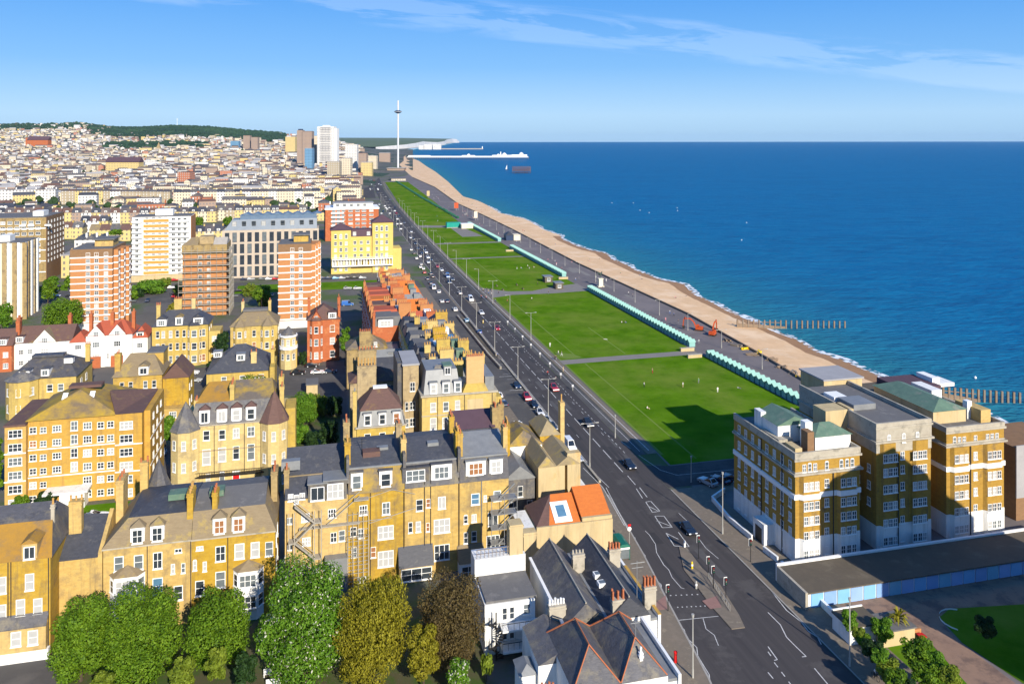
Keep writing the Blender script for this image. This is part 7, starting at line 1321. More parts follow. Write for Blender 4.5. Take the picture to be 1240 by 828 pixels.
# garden ground under the front trees
poly('garden', [G(75, 845), G(75, 790), G(330, 745), G(345, 735), G(580, 735), G(590, 845)], mat('garden_soil', (.07, .08, .03), (.10, .075, .05), .5, c3=(.05, .09, .015), s3=.25, t3=.52), z=.07)
poly('garden', [G(345, 545), G(412, 545), G(412, 480), G(352, 480)], M['garden_soil'] if 'garden_soil' in M else bpy.data.materials['garden_soil'], z=.06)
# the tall block outside the frame on the right whose shadow falls on the garages and the mansion block
r_ = empty('apartment_block', (78.6, 96, 0), 0, 'tall brick apartment block just beyond the right edge of the picture', 'flats')
MB().add([(0,0,0),(35,0,0),(35,0,30),(14,0,42.6),(0,0,36.5),(0,6,0),(35,6,0),(35,6,30),(14,6,42.6),(0,6,36.5)], [(0,1,2,3,4),(9,8,7,6,5),(0,5,6,1),(1,6,7,2),(2,7,8,3),(3,8,9,4),(4,9,5,0)]).build('wall', 'brown_brick', r_)
for z in range(3, 34, 3):
    for x in (3, 8, 13, 18, 23): add_win(r_, x, 0, z, 1.5, 1.5, 0, 'cross', sub=False); add_win(r_, x, 6, z, 1.5, 1.5, math.pi, 'cross', sub=False)
p = at(1231, 540, 15); b = Bld('building', 'pale sheeted end of a building under repair behind the mansion block', 'building', (p.x, p.y, 0)); b.box('wall', 'brown_brick', .2, 14, .3, 12, 0, 14.5); b.box('sheeting', 'pale_felt', 0, 14, 0, .25, 4.6, 15)
rg = random.Random(31)
for i in range(16):
    px = rg.uniform(60, 330); py = rg.uniform(343, 372); Y = F*H/(py-YH)
    if 135 < px < 165 or 280 < px < 300: continue
    tree(f'small street tree or bush around the tower blocks, {ordw(i+1)} counted at random', px, py-rg.uniform(8, 16), py, rg.uniform(5, 10), Y, rg.choice(['leaf_green', 'leaf_bright', 'leaf_lime', 'leaf_dark']), 900, .55, seed=120+i, group='street trees and bushes around the tower blocks')['label'] = 'small street tree or bush on the ground around the tower blocks'
for i, (px, yt, yb, hw, Y) in enumerate(((1046,768,784,9,113),(1066,786,806,11,109),(1086,812,838,14,104),(1132,790,815,13,108))):
    tree(f'dense clipped hedge piece along the garden wall, {ordw(i+1)} from the far end' if i < 3 else 'bright clipped bush between the round bushes and drive', px, yt, yb, hw, Y, 'leaf_bright' if i % 2 else 'leaf_green', 3000, .18, 'hedge', 'hedge', seed=150+i, trunk=False, squash=.9)
# ================================================================== vehicles, people, street furniture
CC = {}
for nm, c in dict(black=(.012, .013, .018), navy=(.015, .03, .07), white=(.78, .78, .78), silver=(.42, .44, .46), grey=(.14, .15, .16), red=(.42, .012, .02), blue=(.03, .13, .42), light_blue=(.25, .5, .75), orange=(.6, .12, .05), green=(.05, .2, .1)).items(): CC[nm] = mat('car_paint_'+nm, c, rough=.3, spec=.5, coat=.6)
D('headlight', (.8, .82, .85), None, rough=.15); D('tail_light', (.35, .01, .01), None, rough=.25); D('car_glass', (.015, .02, .028), None, rough=.06, spec=.9)
CARS = {'hatch': (4.1, 1.76, .85, 1.48, (-.55, .98, 1.15, 1.95)), 'saloon': (4.6, 1.8, .86, 1.44, (-.65, .75, 1.2, 1.65)), 'suv': (4.6, 1.9, 1.0, 1.72, (-.65, 1.0, 1.3, 2.05)), 'van': (5.4, 2.0, 1.15, 2.35, (-1.55, -1.0, 2.55, 2.68))}
def car_meshes(kind, col):
    L, Wd, hb, ht, (wa, wb, ra, rb_) = CARS[kind]; l = L/2; w_ = Wd/2; b = MB()       # nose at -y
    prof = [(-l+.05, .32), (-l, .55), (-l+.12, hb-.16), (wa-.25, hb), (rb_-.02, hb), (l-.06, hb-.06), (l, .6), (l-.06, .32)]; n = len(prof)
    V = []; 
    for x, k in ((-w_+.1, 0), (-w_, 1), (w_, 1), (w_-.1, 0)): V += [(x, y*(1 if k else .985), z+(0 if k else (-.0 if z < .4 else .02))) for y, z in prof]
    Fc = [tuple(range(n-1, -1, -1)), tuple(3*n+i for i in range(n))]
    for s_ in range(3): Fc += [(s_*n+i, s_*n+(i+1) % n, (s_+1)*n+(i+1) % n, (s_+1)*n+i) for i in range(n)]
    b.add(V, Fc); t = w_-.26; bt = w_-.07
    b.add([(-bt, wa, hb-.03), (bt, wa, hb-.03), (bt, rb_, hb-.03), (-bt, rb_, hb-.03), (-t, wb if kind != 'van' else wa+.75, ht), (t, wb if kind != 'van' else wa+.75, ht), (t, ra, ht), (-t, ra, ht)], [(4,5,6,7),(0,1,5,4),(1,2,6,5),(2,3,7,6),(3,0,4,7)])
    body = b.mesh('body', CC[col]); wb2 = wb if kind != 'van' else wa+.75
    def lerp(A, B, t_): return tuple(a+(c-a)*t_ for a, c in zip(A, B))
    def quad(A, B, C_, D_, e, name):       # inset panel just proud of a cabin face
        P = [Vector(A), Vector(B), Vector(C_), Vector(D_)]; c = sum(P, Vector())/4; nn = (P[1]-P[0]).cross(P[3]-P[0]).normalized()*.012
        return MB().add([c+(q_-c)*e+nn for q_ in P], [(0,1,2,3)]).mesh(name, 'car_glass')
    A0, B0, C0, D0 = (-bt, wa, hb), (bt, wa, hb), (bt, rb_, hb), (-bt, rb_, hb); A1, B1, C1, D1 = (-t, wb2, ht), (t, wb2, ht), (t, ra, ht), (-t, ra, ht)
    side_b = (C0, C1) if kind != 'van' else (lerp(B0, C0, .32), lerp(B1, C1, .2)); side_d = (D0, D1) if kind != 'van' else (lerp(A0, D0, .32), lerp(A1, D1, .2))
    return body, quad(A0, B0, B1, A1, .86, 'windscreen'), quad(C0, D0, D1, C1, .8, 'rear_window'), quad(B0, side_b[0], side_b[1], B1, .85, 'side_window'), quad(side_d[0], A0, A1, side_d[1], .85, 'side_window')
def wheel_mesh():
    b = MB(); n = 10
    for m_, r, hw in ((0, .33, .1), (1, .2, .112)):
        b.mat(m_); P = [(r*math.cos(2*math.pi*i/n), r*math.sin(2*math.pi*i/n)) for i in range(n)]
        b.add([(-hw, y, z) for y, z in P]+[(hw, y, z) for y, z in P], [tuple(range(n)), tuple(range(2*n-1, n-1, -1))]+[(i, n+i, n+(i+1) % n, (i+1) % n) for i in range(n)])
    return b.mesh('wheel', ['rubber', 'silver'])
def car(p, kind, col, label, away=True, full=True, rz=None, group=None):
    a = (TH if rz is None else rz)+(math.pi if away else 0); r_ = empty('van' if kind == 'van' else 'car', p, a, label, 'van' if kind == 'van' else 'car', group)
    ms = cached(('car', kind, col), lambda: car_meshes(kind, col)); L, Wd, hb, ht, _ = CARS[kind]
    for m_ in (ms if full else ms[:3]): link(m_.name.split('.')[0], m_, r_)
    if full:
        for x in (-Wd/2+.1, Wd/2-.1):
            for y in (-L*.3, L*.3): link('wheel', cached('wheel', wheel_mesh), r_, (x, y, .33))
            link('headlight', cached('hl', lambda: MB().box(-.2, .2, -.04, .06, -.09, .09).mesh('headlight', 'headlight')), r_, (x*.82, -L/2+.02, .64)); link('tail_light', cached('tl', lambda: MB().box(-.14, .14, -.06, .03, -.1, .1).mesh('tail_light', 'tail_light')), r_, (x*.9, L/2-.0, .72))
    return r_
def gp(px, py, z=.03): return G(px, py, z)
NEAR = [(833,643,'saloon','black','black car passing the white diamond markings',0), (762,565,'saloon','black','black car half in the mansion block shadow on the main road',0), (712,515,'suv','black','black estate car in front of the long lawn shadow',0), (671,472,'suv','red','dark red car beside the centre line near the cyclists',0), (602,399,'hatch','red','pinkish red car ahead of the row of lawn lamps',0), (583,380,'saloon','white','white car stopped at the end of the traffic island',0), (570,364,'van','white','white van waiting beside the painted traffic island',0),
 (565,389,'hatch','light_blue','pale blue car driving away beside the terrace ramp',1), (580,403,'hatch','blue','blue car driving away beside the sunken ramp',1), (551,376,'saloon','white','white car in the middle lanes above the ramp',1), (541,366,'hatch','navy','dark car turning at the junction by the red houses',1), (535,366,'hatch','white','white car at the kerb of the junction by the red houses',1), (557,356,'hatch','silver','silver car just beyond the junction crossing',1)]
for px, py, k, c, lab, aw in NEAR: car(gp(px, py), k, c, lab, bool(aw))
PARK = [(626,469,'hatch','navy','dark blue parked car, farthest of those along the low kerb wall',0), (638,483,'suv','red','dark red parked car along the low kerb wall',0), (647,492,'saloon','black','black parked car behind the white one by the kerb wall',0), (654,502,'hatch','white','white parked car along the low kerb wall',0), (662,511,'saloon','silver','silver parked car along the low kerb wall',0), (669,519,'hatch','navy','dark car parked nearest along the low kerb wall',0), (604,480,'hatch','white','white car parked close to the panelled chimney house',1), (610,490,'saloon','navy','dark blue car parked beside the panelled chimney house',1), (628,516,'hatch','white','white car parked by the old brick house front',1), (690,543,'van','white','white van parked at the near end of the service road',0), (699,556,'saloon','silver','silver car nearest the camera on the service road',0)]
for px, py, k, c, lab, aw in PARK: car(gp(px, py, .13), k, c, lab, bool(aw))
for px, py, k, c, lab in ((857,586,'suv','silver','silver car parked in the shaded side street by the mansion block'), (873,583,'saloon','navy','dark car second in the shaded side street'), (886,581,'saloon','navy','dark car against the mansion block in the side street')): car(gp(px, py), k, c, lab, True, rz=TH+.35)
for px, py, k, c, lab, rz in ((232,453,'suv','white','white car parked beside the gabled house wing',TH+1.45), (236,462,'hatch','silver','pale car in the shade beside the gabled house wing',TH+1.45), (361,453,'suv','black','black car parked across the sunny side street',TH+1.5), (385,452,'saloon','white','white car parked in the side street by the shade line',TH+1.5), (400,451,'hatch','navy','dark car in shade before the red villa',TH+1.5), (378,444,'saloon','black','black car in front of the red villa bay',TH+1.5), (117,627,'saloon','white','white car in the yard between two front houses',TH+1.5), (124,655,'saloon','silver','silver car half hidden in the yard between front houses',TH), (195,553,'suv','white','white car in the drive right of the golden flats',TH), (421,350,'hatch','silver','silver car at the kerb beside the red terrace',TH+1.5), (433,350,'hatch','white','white car at the kerb beside the red terrace',TH+1.5), (421,370,'van','blue','blue van in deep shade behind the red terrace',TH+1.5)): car(gp(px, py, .06), k, c, lab, False, rz=rz)
# cars along the cross street before the hotel
rc = random.Random(8)
for i, (px, c) in enumerate(((392,'navy'),(399,'navy'),(407,'light_blue'),(415,'silver'),(423,'black'),(431,'black'),(439,'silver'),(318,'grey'),(326,'white'),(334,'red'),(304,'silver'),(296,'navy'),(212,'red'),(190,'grey'),(178,'navy'),(166,'white'))): car(G(px, 337.5+(425-px)*.012, .06), 'hatch', c, f'{c.replace("_", " ")} car parked on the cross street beyond the lawn strip, {ordw(i+1)} of the row', False, False, rz=TH+math.pi/2, group='cars parked on the cross street')
# traffic queue beyond the junction
c2 = lambda a, b: (500+a/6.889, 280+b/6.889)
for i, (a, b_, k, c, aw) in enumerate(((110,182,'suv','white',0),(125,226,'suv','white',0),(128,265,'hatch','white',0),(95,160,'hatch','navy',0),(75,190,'saloon','navy',0),(150,245,'hatch','navy',0),(205,300,'hatch','red',0),(240,330,'hatch','white',0),(290,385,'van','blue',0),(302,435,'suv','navy',0),(330,410,'hatch','grey',0),(40,150,'hatch','navy',0),(60,215,'hatch','white',1),(68,282,'hatch','silver',1),(62,305,'hatch','white',1),(86,318,'saloon','white',1),(95,350,'hatch','red',1),(148,362,'saloon','navy',1),(165,385,'hatch','black',1),(120,405,'hatch','navy',1),(148,440,'saloon','navy',1),(30,232,'hatch','white',1),(172,480,'van','white',1),(215,512,'hatch','white',1),(285,590,'saloon','navy',1),(350,658,'saloon','silver',1),(20,110,'hatch','navy',0),(5,75,'suv','black',0),(-20,60,'hatch','white',0),(10,190,'hatch','black',1),(-15,160,'hatch','white',1))):
    px, py = c2(a, b_); car(gp(px, py), k, c, f'{c} {"van" if k == "van" else "car"} in the queue near the red terrace, {ordw(i+1)} in it', bool(aw), True, group='traffic queue near the red terrace')
u = 640; n_ = 0
while u < 2300:
    for v_, aw in ((61.8, 1), (65, 1), (68.5, 0), (71.6, 0), (56.5, 0), (53.5, 1)):
        if rc.random() < .17 and n_ < 170 and (v_ > 58 or u > 760):
            c = rc.choice(['white', 'white', 'silver', 'black', 'navy', 'grey', 'red', 'white', 'navy']); uu = u+rc.uniform(-4, 4); d_ = RV(uu+5, v_)-RV(uu-5, v_)
            car(RV(uu, v_, .06), rc.choice(['hatch', 'saloon', 'suv']), c, f'small {c} car in the distant seafront traffic', bool(aw), False, rz=math.atan2(d_.y, d_.x)-math.pi/2, group=f'{c} cars in the distant traffic'); n_ += 1
    u += 16+u*.006
# people
def skin_person(J, E, rad, name):
    me = bpy.data.meshes.new('sk'); me.from_pydata(J, E, []); o = bpy.data.objects.new('sk', me); COL.objects.link(o)
    o.modifiers.new('s', 'SKIN')
    for i, r in enumerate(rad): me.skin_vertices[0].data[i].radius = (r, r)
    me.skin_vertices[0].data[0].use_root = True; o.modifiers.new('u', 'SUBSURF').levels = 1
    ev = o.evaluated_get(bpy.context.evaluated_depsgraph_get()); m_ = bpy.data.meshes.new_from_object(ev); m_.name = name; bpy.data.objects.remove(o); return m_
RADS = [.13, .13, .14, .06, .10, .105, .06, .045, .04, .06, .045, .04, .09, .065, .05, .04, .09, .065, .05, .04]
EDG = [(0,1),(1,2),(2,3),(3,4),(4,5),(2,6),(6,7),(7,8),(2,9),(9,10),(10,11),(0,12),(12,13),(13,14),(14,15),(0,16),(16,17),(17,18),(18,19)]
POSE = {'standing': [(0,0,.93),(0,0,1.15),(0,0,1.38),(0,0,1.5),(0,-.02,1.62),(0,-.02,1.72),(.2,0,1.38),(.24,.02,1.12),(.24,-.06,.88),(-.2,0,1.38),(-.24,.02,1.12),(-.24,-.06,.88),(.1,0,.86),(.11,-.01,.48),(.11,.02,.08),(.11,-.14,.05),(-.1,0,.86),(-.11,-.01,.48),(-.11,.02,.08),(-.11,-.14,.05)],
 'walking': [(0,0,.92),(0,-.03,1.15),(0,-.05,1.38),(0,-.06,1.5),(0,-.09,1.62),(0,-.09,1.72),(.2,-.04,1.38),(.24,.14,1.13),(.24,.12,.9),(-.2,-.06,1.38),(-.24,-.16,1.13),(-.22,-.32,.95),(.1,0,.85),(.1,-.2,.5),(.1,-.26,.1),(.1,-.4,.08),(-.1,0,.85),(-.1,.1,.48),(-.1,.36,.14),(-.1,.28,.05)],
 'sitting': [(0,0,.14),(0,.04,.36),(0,.02,.58),(0,.0,.7),(0,-.03,.82),(0,-.03,.92),(.2,.03,.58),(.26,.08,.34),(.24,-.2,.3),(-.2,.03,.58),(-.26,.08,.34),(-.24,-.2,.3),(.1,-.05,.14),(.14,-.44,.4),(.12,-.72,.08),(.12,-.86,.06),(-.1,-.05,.14),(-.14,-.44,.4),(-.12,-.72,.08),(-.12,-.86,.06)],
 'cycling': [(0,.2,.98),(0,.1,1.2),(0,-.06,1.4),(0,-.12,1.5),(0,-.18,1.6),(0,-.18,1.7),(.2,-.06,1.38),(.24,-.25,1.2),(.22,-.5,1.08),(-.2,-.06,1.38),(-.24,-.25,1.2),(-.22,-.5,1.08),(.1,.16,.92),(.11,-.2,.75),(.11,0,.35),(.11,-.14,.3),(-.1,.16,.92),(-.11,-.12,.6),(-.11,.05,.2),(-.11,-.1,.16)],
 'lying': None}
POSE['lying'] = [(x, (z-.9)*1.0, .12+(-y)*.5) for x, y, z in POSE['standing']]
CL = dict(white=(.78, .77, .74), black=(.02, .02, .025), blue=(.05, .14, .4), red=(.5, .03, .04), grey=(.2, .2, .22), pink=(.65, .25, .3), green=(.08, .25, .12), tan=(.5, .38, .22))
for k_, c_ in CL.items(): M['cloth_'+k_] = mat('cloth_'+k_, c_)
def person_mesh(pose, top, bot):
    me = cached(('pp', pose), lambda: skin_person(POSE[pose], EDG, RADS, 'person')).copy()
    for m_ in ('cloth_'+bot, 'cloth_'+top, 'skin', 'hair', 'black_metal'): me.materials.append(M[m_])
    J = [Vector(p) for p in POSE[pose]]; cls = [0,1,1,2,2,3,1,1,2,1,1,2,0,0,0,4,0,0,0,4]; idx = []
    for p in me.polygons: c = p.center; i = min(range(20), key=lambda j: (J[j]-c).length); idx.append(cls[i] if not (i == 5 and c.z < J[5].z-.02) else 2)
    me.polygons.foreach_set('material_index', idx); me.polygons.foreach_set('use_smooth', [True]*len(idx)); return me
def person(p, pose, top, bot, label, rz=0.0, group=None):
    o = link('person', cached(('pm', pose, top, bot), lambda: person_mesh(pose, top, bot)), None, p, rz); return tag(o, label, 'person', group, 'thing')
PE = [(682,450,'standing','tan','tan','person in tan clothes standing alone on the nearest lawn',1), (780,477-8,'standing','white','black','person in a white top on the nearest lawn, left',2), (827,469,'standing','white','tan','person in white top and tan trousers on the nearest lawn',1), (846,464,'standing','green','grey','person in dark green on the nearest lawn near the huts',.5), (869,475,'standing','white','white','person in white standing near the nearest huts',.3),
 (790,452,'standing','tan','red','person in tan and red on the nearest lawn, upper',2), (666,420,'standing','white','white','person in white by the lawn corner',0), (676,430,'walking','white','grey','person in white top walking beside the path corner',1), (680,431,'walking','grey','white','person in grey top by the path corner',1), (672,436,'walking','black','black','person in black walking beside the cycle path',1), (673.5,436,'standing','black','grey','second dark dressed person beside the cycle path',1), (644,364,'standing','white','black','person standing on the second lawn near its far end',1), (664,356,'standing','black','grey','person on the lawn below the shelters',2),
 (753,395-4,'sitting','white','black','person sitting on the second lawn in a white top',1), (757,396-5,'sitting','grey','blue','person sitting beside another on the second lawn',2), (733,411,'lying','white','white','person lying on the second lawn, pale clothes',1.2), (895,470,'lying','white','grey','person lying on a white towel near the nearest huts',.6), (784,495,'sitting','white','tan','person sitting alone low on the nearest lawn',1), (806,389,'walking','pink','pink','person in pink walking on the promenade',0), (811,380,'walking','white','blue','person in white and blue on the promenade near the lamp',1), (821,392,'walking','black','grey','person in black walking on the promenade by the digger',1), (846,416,'walking','white','grey','person in white walking on the promenade past the hut gap',2), (766,360,'walking','grey','black','person walking on the promenade beyond the statue, grey top',2), (761,357,'walking','white','black','person walking on the promenade beyond the statue, white top',2), (697,340,'walking','white','blue','person walking beside the black shelters',1), (651,345,'walking','black','black','person in black on the path before the shelters',1),
 (631,325,'sitting','white','blue','person sitting in the group on the third lawn, left',1), (639,324,'standing','white','black','person standing in the group on the third lawn',1), (641,325,'sitting','grey','white','person sitting in the group on the third lawn, right',0), (646,324,'sitting','pink','white','person in pink sitting in the group on the third lawn',2), (626,326,'standing','black','white','person in black top beside the group on the third lawn',1), (672,318,'walking','white','grey','person in white walking on the far promenade',1), (816,383,'walking','blue','black','person in blue walking near the lamp on the promenade',1)]
for px, py, po, tp, bt, lab, rz in PE: person(G(px, py, .03), po, tp, bt, lab, rz)
rp = random.Random(12); CN = list(CL)
for i in range(46):
    u = rp.uniform(380, 1150); v_ = rp.uniform(134, 148) if rp.random() < .75 else rp.uniform(82, 125)
    if u > 640: v_ -= 3
    v_ = min(v_, prom(u)-3); tp = rp.choice(CN); person(UV(u, v_, .03), rp.choice(['walking', 'standing']), tp, rp.choice(['black', 'grey', 'blue', 'white']), f'tiny person in {tp} clothes far along the promenade and lawns', rp.uniform(0, 6), f'people in {tp} far along the promenade')
for i in range(40):
    u = rp.uniform(330, 1300); v_ = prom(u)+rp.uniform(.15, .8)*(shore(u)-prom(u)); tp = rp.choice(CN); person(UV(u, v_, -.5-1.6*((v_-prom(u))/(shore(u)-prom(u)))**1.3), rp.choice(['standing', 'sitting', 'sitting']), tp, rp.choice(CN), f'tiny person in {tp} on the shingle beach', rp.uniform(0, 6), f'people in {tp} on the beach')
for i in range(16): u = rp.uniform(350, 384); person(RV(u, rp.uniform(71, 84), .1), 'walking', rp.choice(CN), 'black', 'person among the crowd crossing at the junction beside the lawns', rp.uniform(0, 6), 'crowd at the junction crossing')
def bike_mesh():
    b = MB()
    for y in (-.52, .52):
        P = [(0, y+.34*math.cos(i*math.pi/6), .34+.34*math.sin(i*math.pi/6)) for i in range(13)]
        for a, c in zip(P, P[1:]): b.tube(a, c, .03, 4)
    for a, c in (((0,-.52,.34),(0,-.42,.85)),((0,-.42,.85),(0,.15,.8)),((0,-.42,.8),(0,.05,.3)),((0,.05,.3),(0,.18,.95)),((0,.05,.3),(0,.52,.34)),((0,.52,.34),(0,.15,.8)),((-.25,-.42,1.02),(.25,-.42,1.02)),((0,-.42,.85),(0,-.42,1.02))): b.tube(a, c, .028, 4)
    b.box(-.07, .07, .05, .32, .93, .99); return b.mesh('bicycle', 'black_metal')
for i, (px, py, tp, lab) in enumerate(((663,455,'red','cyclist in red riding beside the carriageway'), (673,462,'grey','cyclist in grey riding on the cycle path near the red car'), (602,433,'blue','cyclist in blue riding in the far lane past the ramp'), (1060,822,'white','cyclist in white on the pavement beside the garden wall'))):
    p = G(px, py, .1); o = link('bicycle', cached('bike', bike_mesh), None, p, TH); tag(o, ['black bicycle under the rider in red', 'black bicycle under the rider in grey', 'black bicycle under the rider in blue', 'black bicycle on the pavement by the garden wall'][i], 'bicycle', None, 'thing'); person(p+Vector((0, 0, .02)), 'cycling', tp, 'black', lab, TH)
# lamps
def lamp(p, h, arms, label, group, rz=TH, m='lamp_metal'):
    r_ = empty('street_lamp', p, rz, label, 'street lamp', group); link('pole', cached(('lp', h), lambda: MB().cyl(0, 0, 0, 1.2, .16, .15, 7).cyl(0, 0, 1.2, h, .11, .07, 7).mesh('pole', m)), r_)
    for sg in arms: 
        o = link('arm', cached(('la', sg), lambda: MB().tube((0,0,0), (sg*1.5,0,.12), .05, 5).mesh('arm', m)), r_, (0, 0, h)); link('lamp_head', cached(('lh', sg), lambda: MB().frus(-.4, .4, -.14, .14, -.06, -.32, .32, -.1, .1, .1).mesh('lamp_head', m)), o, (sg*1.8, 0, .12))
    return r_
us_ = [toUV(G(712.5, 567))[0]+34.2*k for k in range(24)]
for i, u in enumerate(us_): lamp(RV(u, 60.05, .1), 10.2, (-1, 1), f'double armed street lamp on the terrace side of the road, {ordw(i+1)} from the near end', 'double armed lamps along the road')
for i in range(18): u = 286+i*34; lamp(RV(u, 76.6, .1), 10.2, (-1,) if i % 2 else (-1, 1), f'street lamp beside the lawns, {ordw(i+1)} from the near end', 'lamps beside the lawns')
for px, py, h, ar, lab in ((875,646,11.5,(),'tall plain lamp post in front of the mansion block'), (1029,806,9.5,(),'lamp post beside the garden wall by the garages'), (839,820,8.6,(),'lamp post at the kerb in front of the white corner houses'), (745,530,5.5,(),'short lamp post by the cycle path near the lawn corner'), (837,584,5.5,(),'short post lamp in the shaded side street')): r_ = lamp(gp(px, py, .1), h, ar, lab, None); MB().cyl(0, 0, h-.1, h+.35, .16, .22, 7).build('lamp_head', 'lamp_metal', r_)
for i in range(24): u = 232+i*27; lamp(UV(u, min(141, prom(u)-7), .03), 6.5, (-1, 1) if i % 2 else (1,), f'promenade lamp between huts and beach, {ordw(i+1)} from the near end', 'lamps along the promenade')
def signal(px, py, h, label, rz=TH, plate=True):
    r_ = empty('traffic_light', gp(px, py, .12), rz, label, 'traffic light'); MB().cyl(0, 0, 0, h, .07, .06, 6).build('pole', 'black_metal', r_); o = MB().box(-.2, .2, -.12, .14, h-1.1, h+.05).build('signal_head', 'black_metal', r_)
    if plate: MB().box(-.3, .3, .145, .17, h-1.2, h+.15).build('backing_board', 'white_paint', o)
    for k, c in enumerate(('tail_light', 'rust_metal', 'shelter_green')): MB().cyl(0, 0, 0, .03, .1, .1, 8).build('lens', c, o, loc=(0, -.125, h-.15-.33*k)).rotation_euler = (math.pi/2, 0, 0)
for px, py, h, lab in ((809,739,4.0,'traffic light with white board on the terrace side pavement'), (846,676,4.0,'traffic light at the near tip of the refuge, farther'), (858,700,3.6,'traffic light in the middle of the refuge island'), (864,712,3.6,'traffic light on the refuge beside the guard rail'), (879,728,3.8,'traffic light at the near end of the refuge island'), (909,680,4.0,'traffic light on the sea side pavement by the mansion block'), (785,748,3.2,'dark traffic light by the tactile paving')): signal(px, py, h, lab)
r_ = empty('guard_rail', G(866, 722), TH, 'galvanised pedestrian guard rail on the refuge island', 'railing'); P = [G(858, 700, .15)-G(866, 722), G(884, 740, .15)-G(866, 722)]; mb = MB(); R0 = MB
Rm = lambda v_: Vector((v_.x*math.cos(TH)+v_.y*math.sin(TH), -v_.x*math.sin(TH)+v_.y*math.cos(TH), v_.z)); P = [Rm(v_) for v_ in P]
for t_ in np.linspace(0, 1, 14): q_ = P[0].lerp(P[1], t_); mb.tube(q_, q_+Vector((0, 0, 1)), .03, 4)
mb.tube(P[0]+Vector((0, 0, 1)), P[1]+Vector((0, 0, 1)), .045, 4); mb.tube(P[0]+Vector((0, 0, .15)), P[1]+Vector((0, 0, .15)), .035, 4); mb.build('rails', 'lamp_metal', r_)
for px, py, m_, lab in ((829,662,'white_paint','white keep left bollard at the far tip of the refuge'), (838,688,'yellow_paint','yellowish bollard on the refuge island'), (585,391,'yellow_paint','yellow bollard at the near end of the painted island'), (843,712,'lamp_metal','grey bollard beside the refuge traffic lights')):
    r_ = empty('bollard', gp(px, py, .12), 0, lab, 'bollard'); MB().cyl(0, 0, 0, 1.1, .2, .17, 8).cyl(0, 0, 1.1, 1.25, .17, .06, 8).build('post', m_, r_); MB().cyl(0, 0, .5, .8, .215, .205, 8).build('reflector', 'white_paint', r_)
for i in range(8): u = 226+i*12.2; r_ = empty('bollard', RV(u, 73.6, .06), 0, f'grey post between road and cycle path, {ordw(i+1)} from the near end', 'bollard', 'posts along the cycle path'); MB().cyl(0, 0, 0, 1.3, .12, .1, 6).build('post', 'lamp_metal', r_); MB().box(-.3, .3, -.05, .05, 1.0, 1.7).build('plate', 'silver', r_)
r_ = empty('road_sign', gp(805, 640-0, .12)+Vector((-9, 0, 0)), TH, 'small red and white road sign on the pavement by the orange roofed house', 'sign')
r_.location = gp(762, 658, .12); MB().cyl(0, 0, 0, 3.0, .06, .06, 6).build('pole', 'lamp_metal', r_); o = MB().cyl(0, 0, -.03, .03, .4, .4, 14).build('plate', 'white_paint', r_, loc=(0, -.08, 2.8)); o.rotation_euler = (math.pi/2, 0, 0); o2 = MB().box(-.3, .3, -.1, -.08, 3.3, 3.7).build('plate', 'pillar_red', r_)
# bus shelter, pillar box, benches
r_ = empty('bus_shelter', gp(751, 671, .12), TH, 'green bus shelter with curved roof on the pavement by the orange roofed house', 'bus shelter')
MB().box(-1.1, 1.1, -2.2, 2.2, 2.35, 2.5).frus(-1.1, 1.1, -2.2, 2.2, 2.503, -.5, .5, -2.1, 2.1, 2.85).build('roof', 'shelter_green', r_); mb = MB()
for x in (-1, 1):
    for y in (-2.1, 0, 2.1): mb.box(x-.05, x+.05, y-.05, y+.05, 0, 2.35)
mb.build('frame', 'shelter_green', r_); MB().box(-1.0, -.96, -2.04, 2.04, .4, 2.2).box(-.94, .94, -2.12, -2.09, .3, 2.2).build('glass_panel', 'glass_grey', r_); MB().box(-.8, -.4, -1.6, 1.6, .45, .52).build('bench', 'timber', r_); MB().box(-.95, .95, -2.2, -2.13, 2.0, 2.34).build('fascia', 'white_paint', r_)
p = gp(818, 801, .12); r_ = empty('pillar_box', p, 0, 'red pillar box on the pavement beside the white corner house', 'post box'); MB().cyl(0, 0, 0, .15, .28, .28, 12).cyl(0, 0, .15, 1.4, .24, .24, 12).build('body', 'pillar_red', r_); MB().cyl(0, 0, 1.4, 1.5, .29, .29, 12).cyl(0, 0, 1.5, 1.65, .27, .08, 12).build('cap', 'pillar_red', r_); MB().box(-.13, .13, -.26, -.235, 1.15, 1.22).build('slot', 'black_metal', r_)
def bench(p, label, rz, m='white_paint'):
    r_ = empty('bench', p, rz, label, 'bench'); MB().box(-1, 1, -.25, .25, .42, .48).build('seat', m, r_); MB().box(-1, 1, .25, .3, .485, .95).build('backrest', m, r_)
    for x in (-.9, .9): MB().box(x-.05, x+.05, -.22, .22, 0, .42).build('leg', m, r_)
bench(gp(328, 818, .08), 'white garden bench beside the chestnut tree, upper', TH); bench(gp(331, 831, .08), 'white garden bench cut by the bottom edge', TH)
for i, (a, b_) in enumerate(((700,458),(752,492),(868,450),(920,485),(655,490))): px, py = c2(a, b_); bench(G(px, py, .06), f'dark bench on the wide path junction between lawns, {ordw(i+1)}', TH+1.57, 'timber')
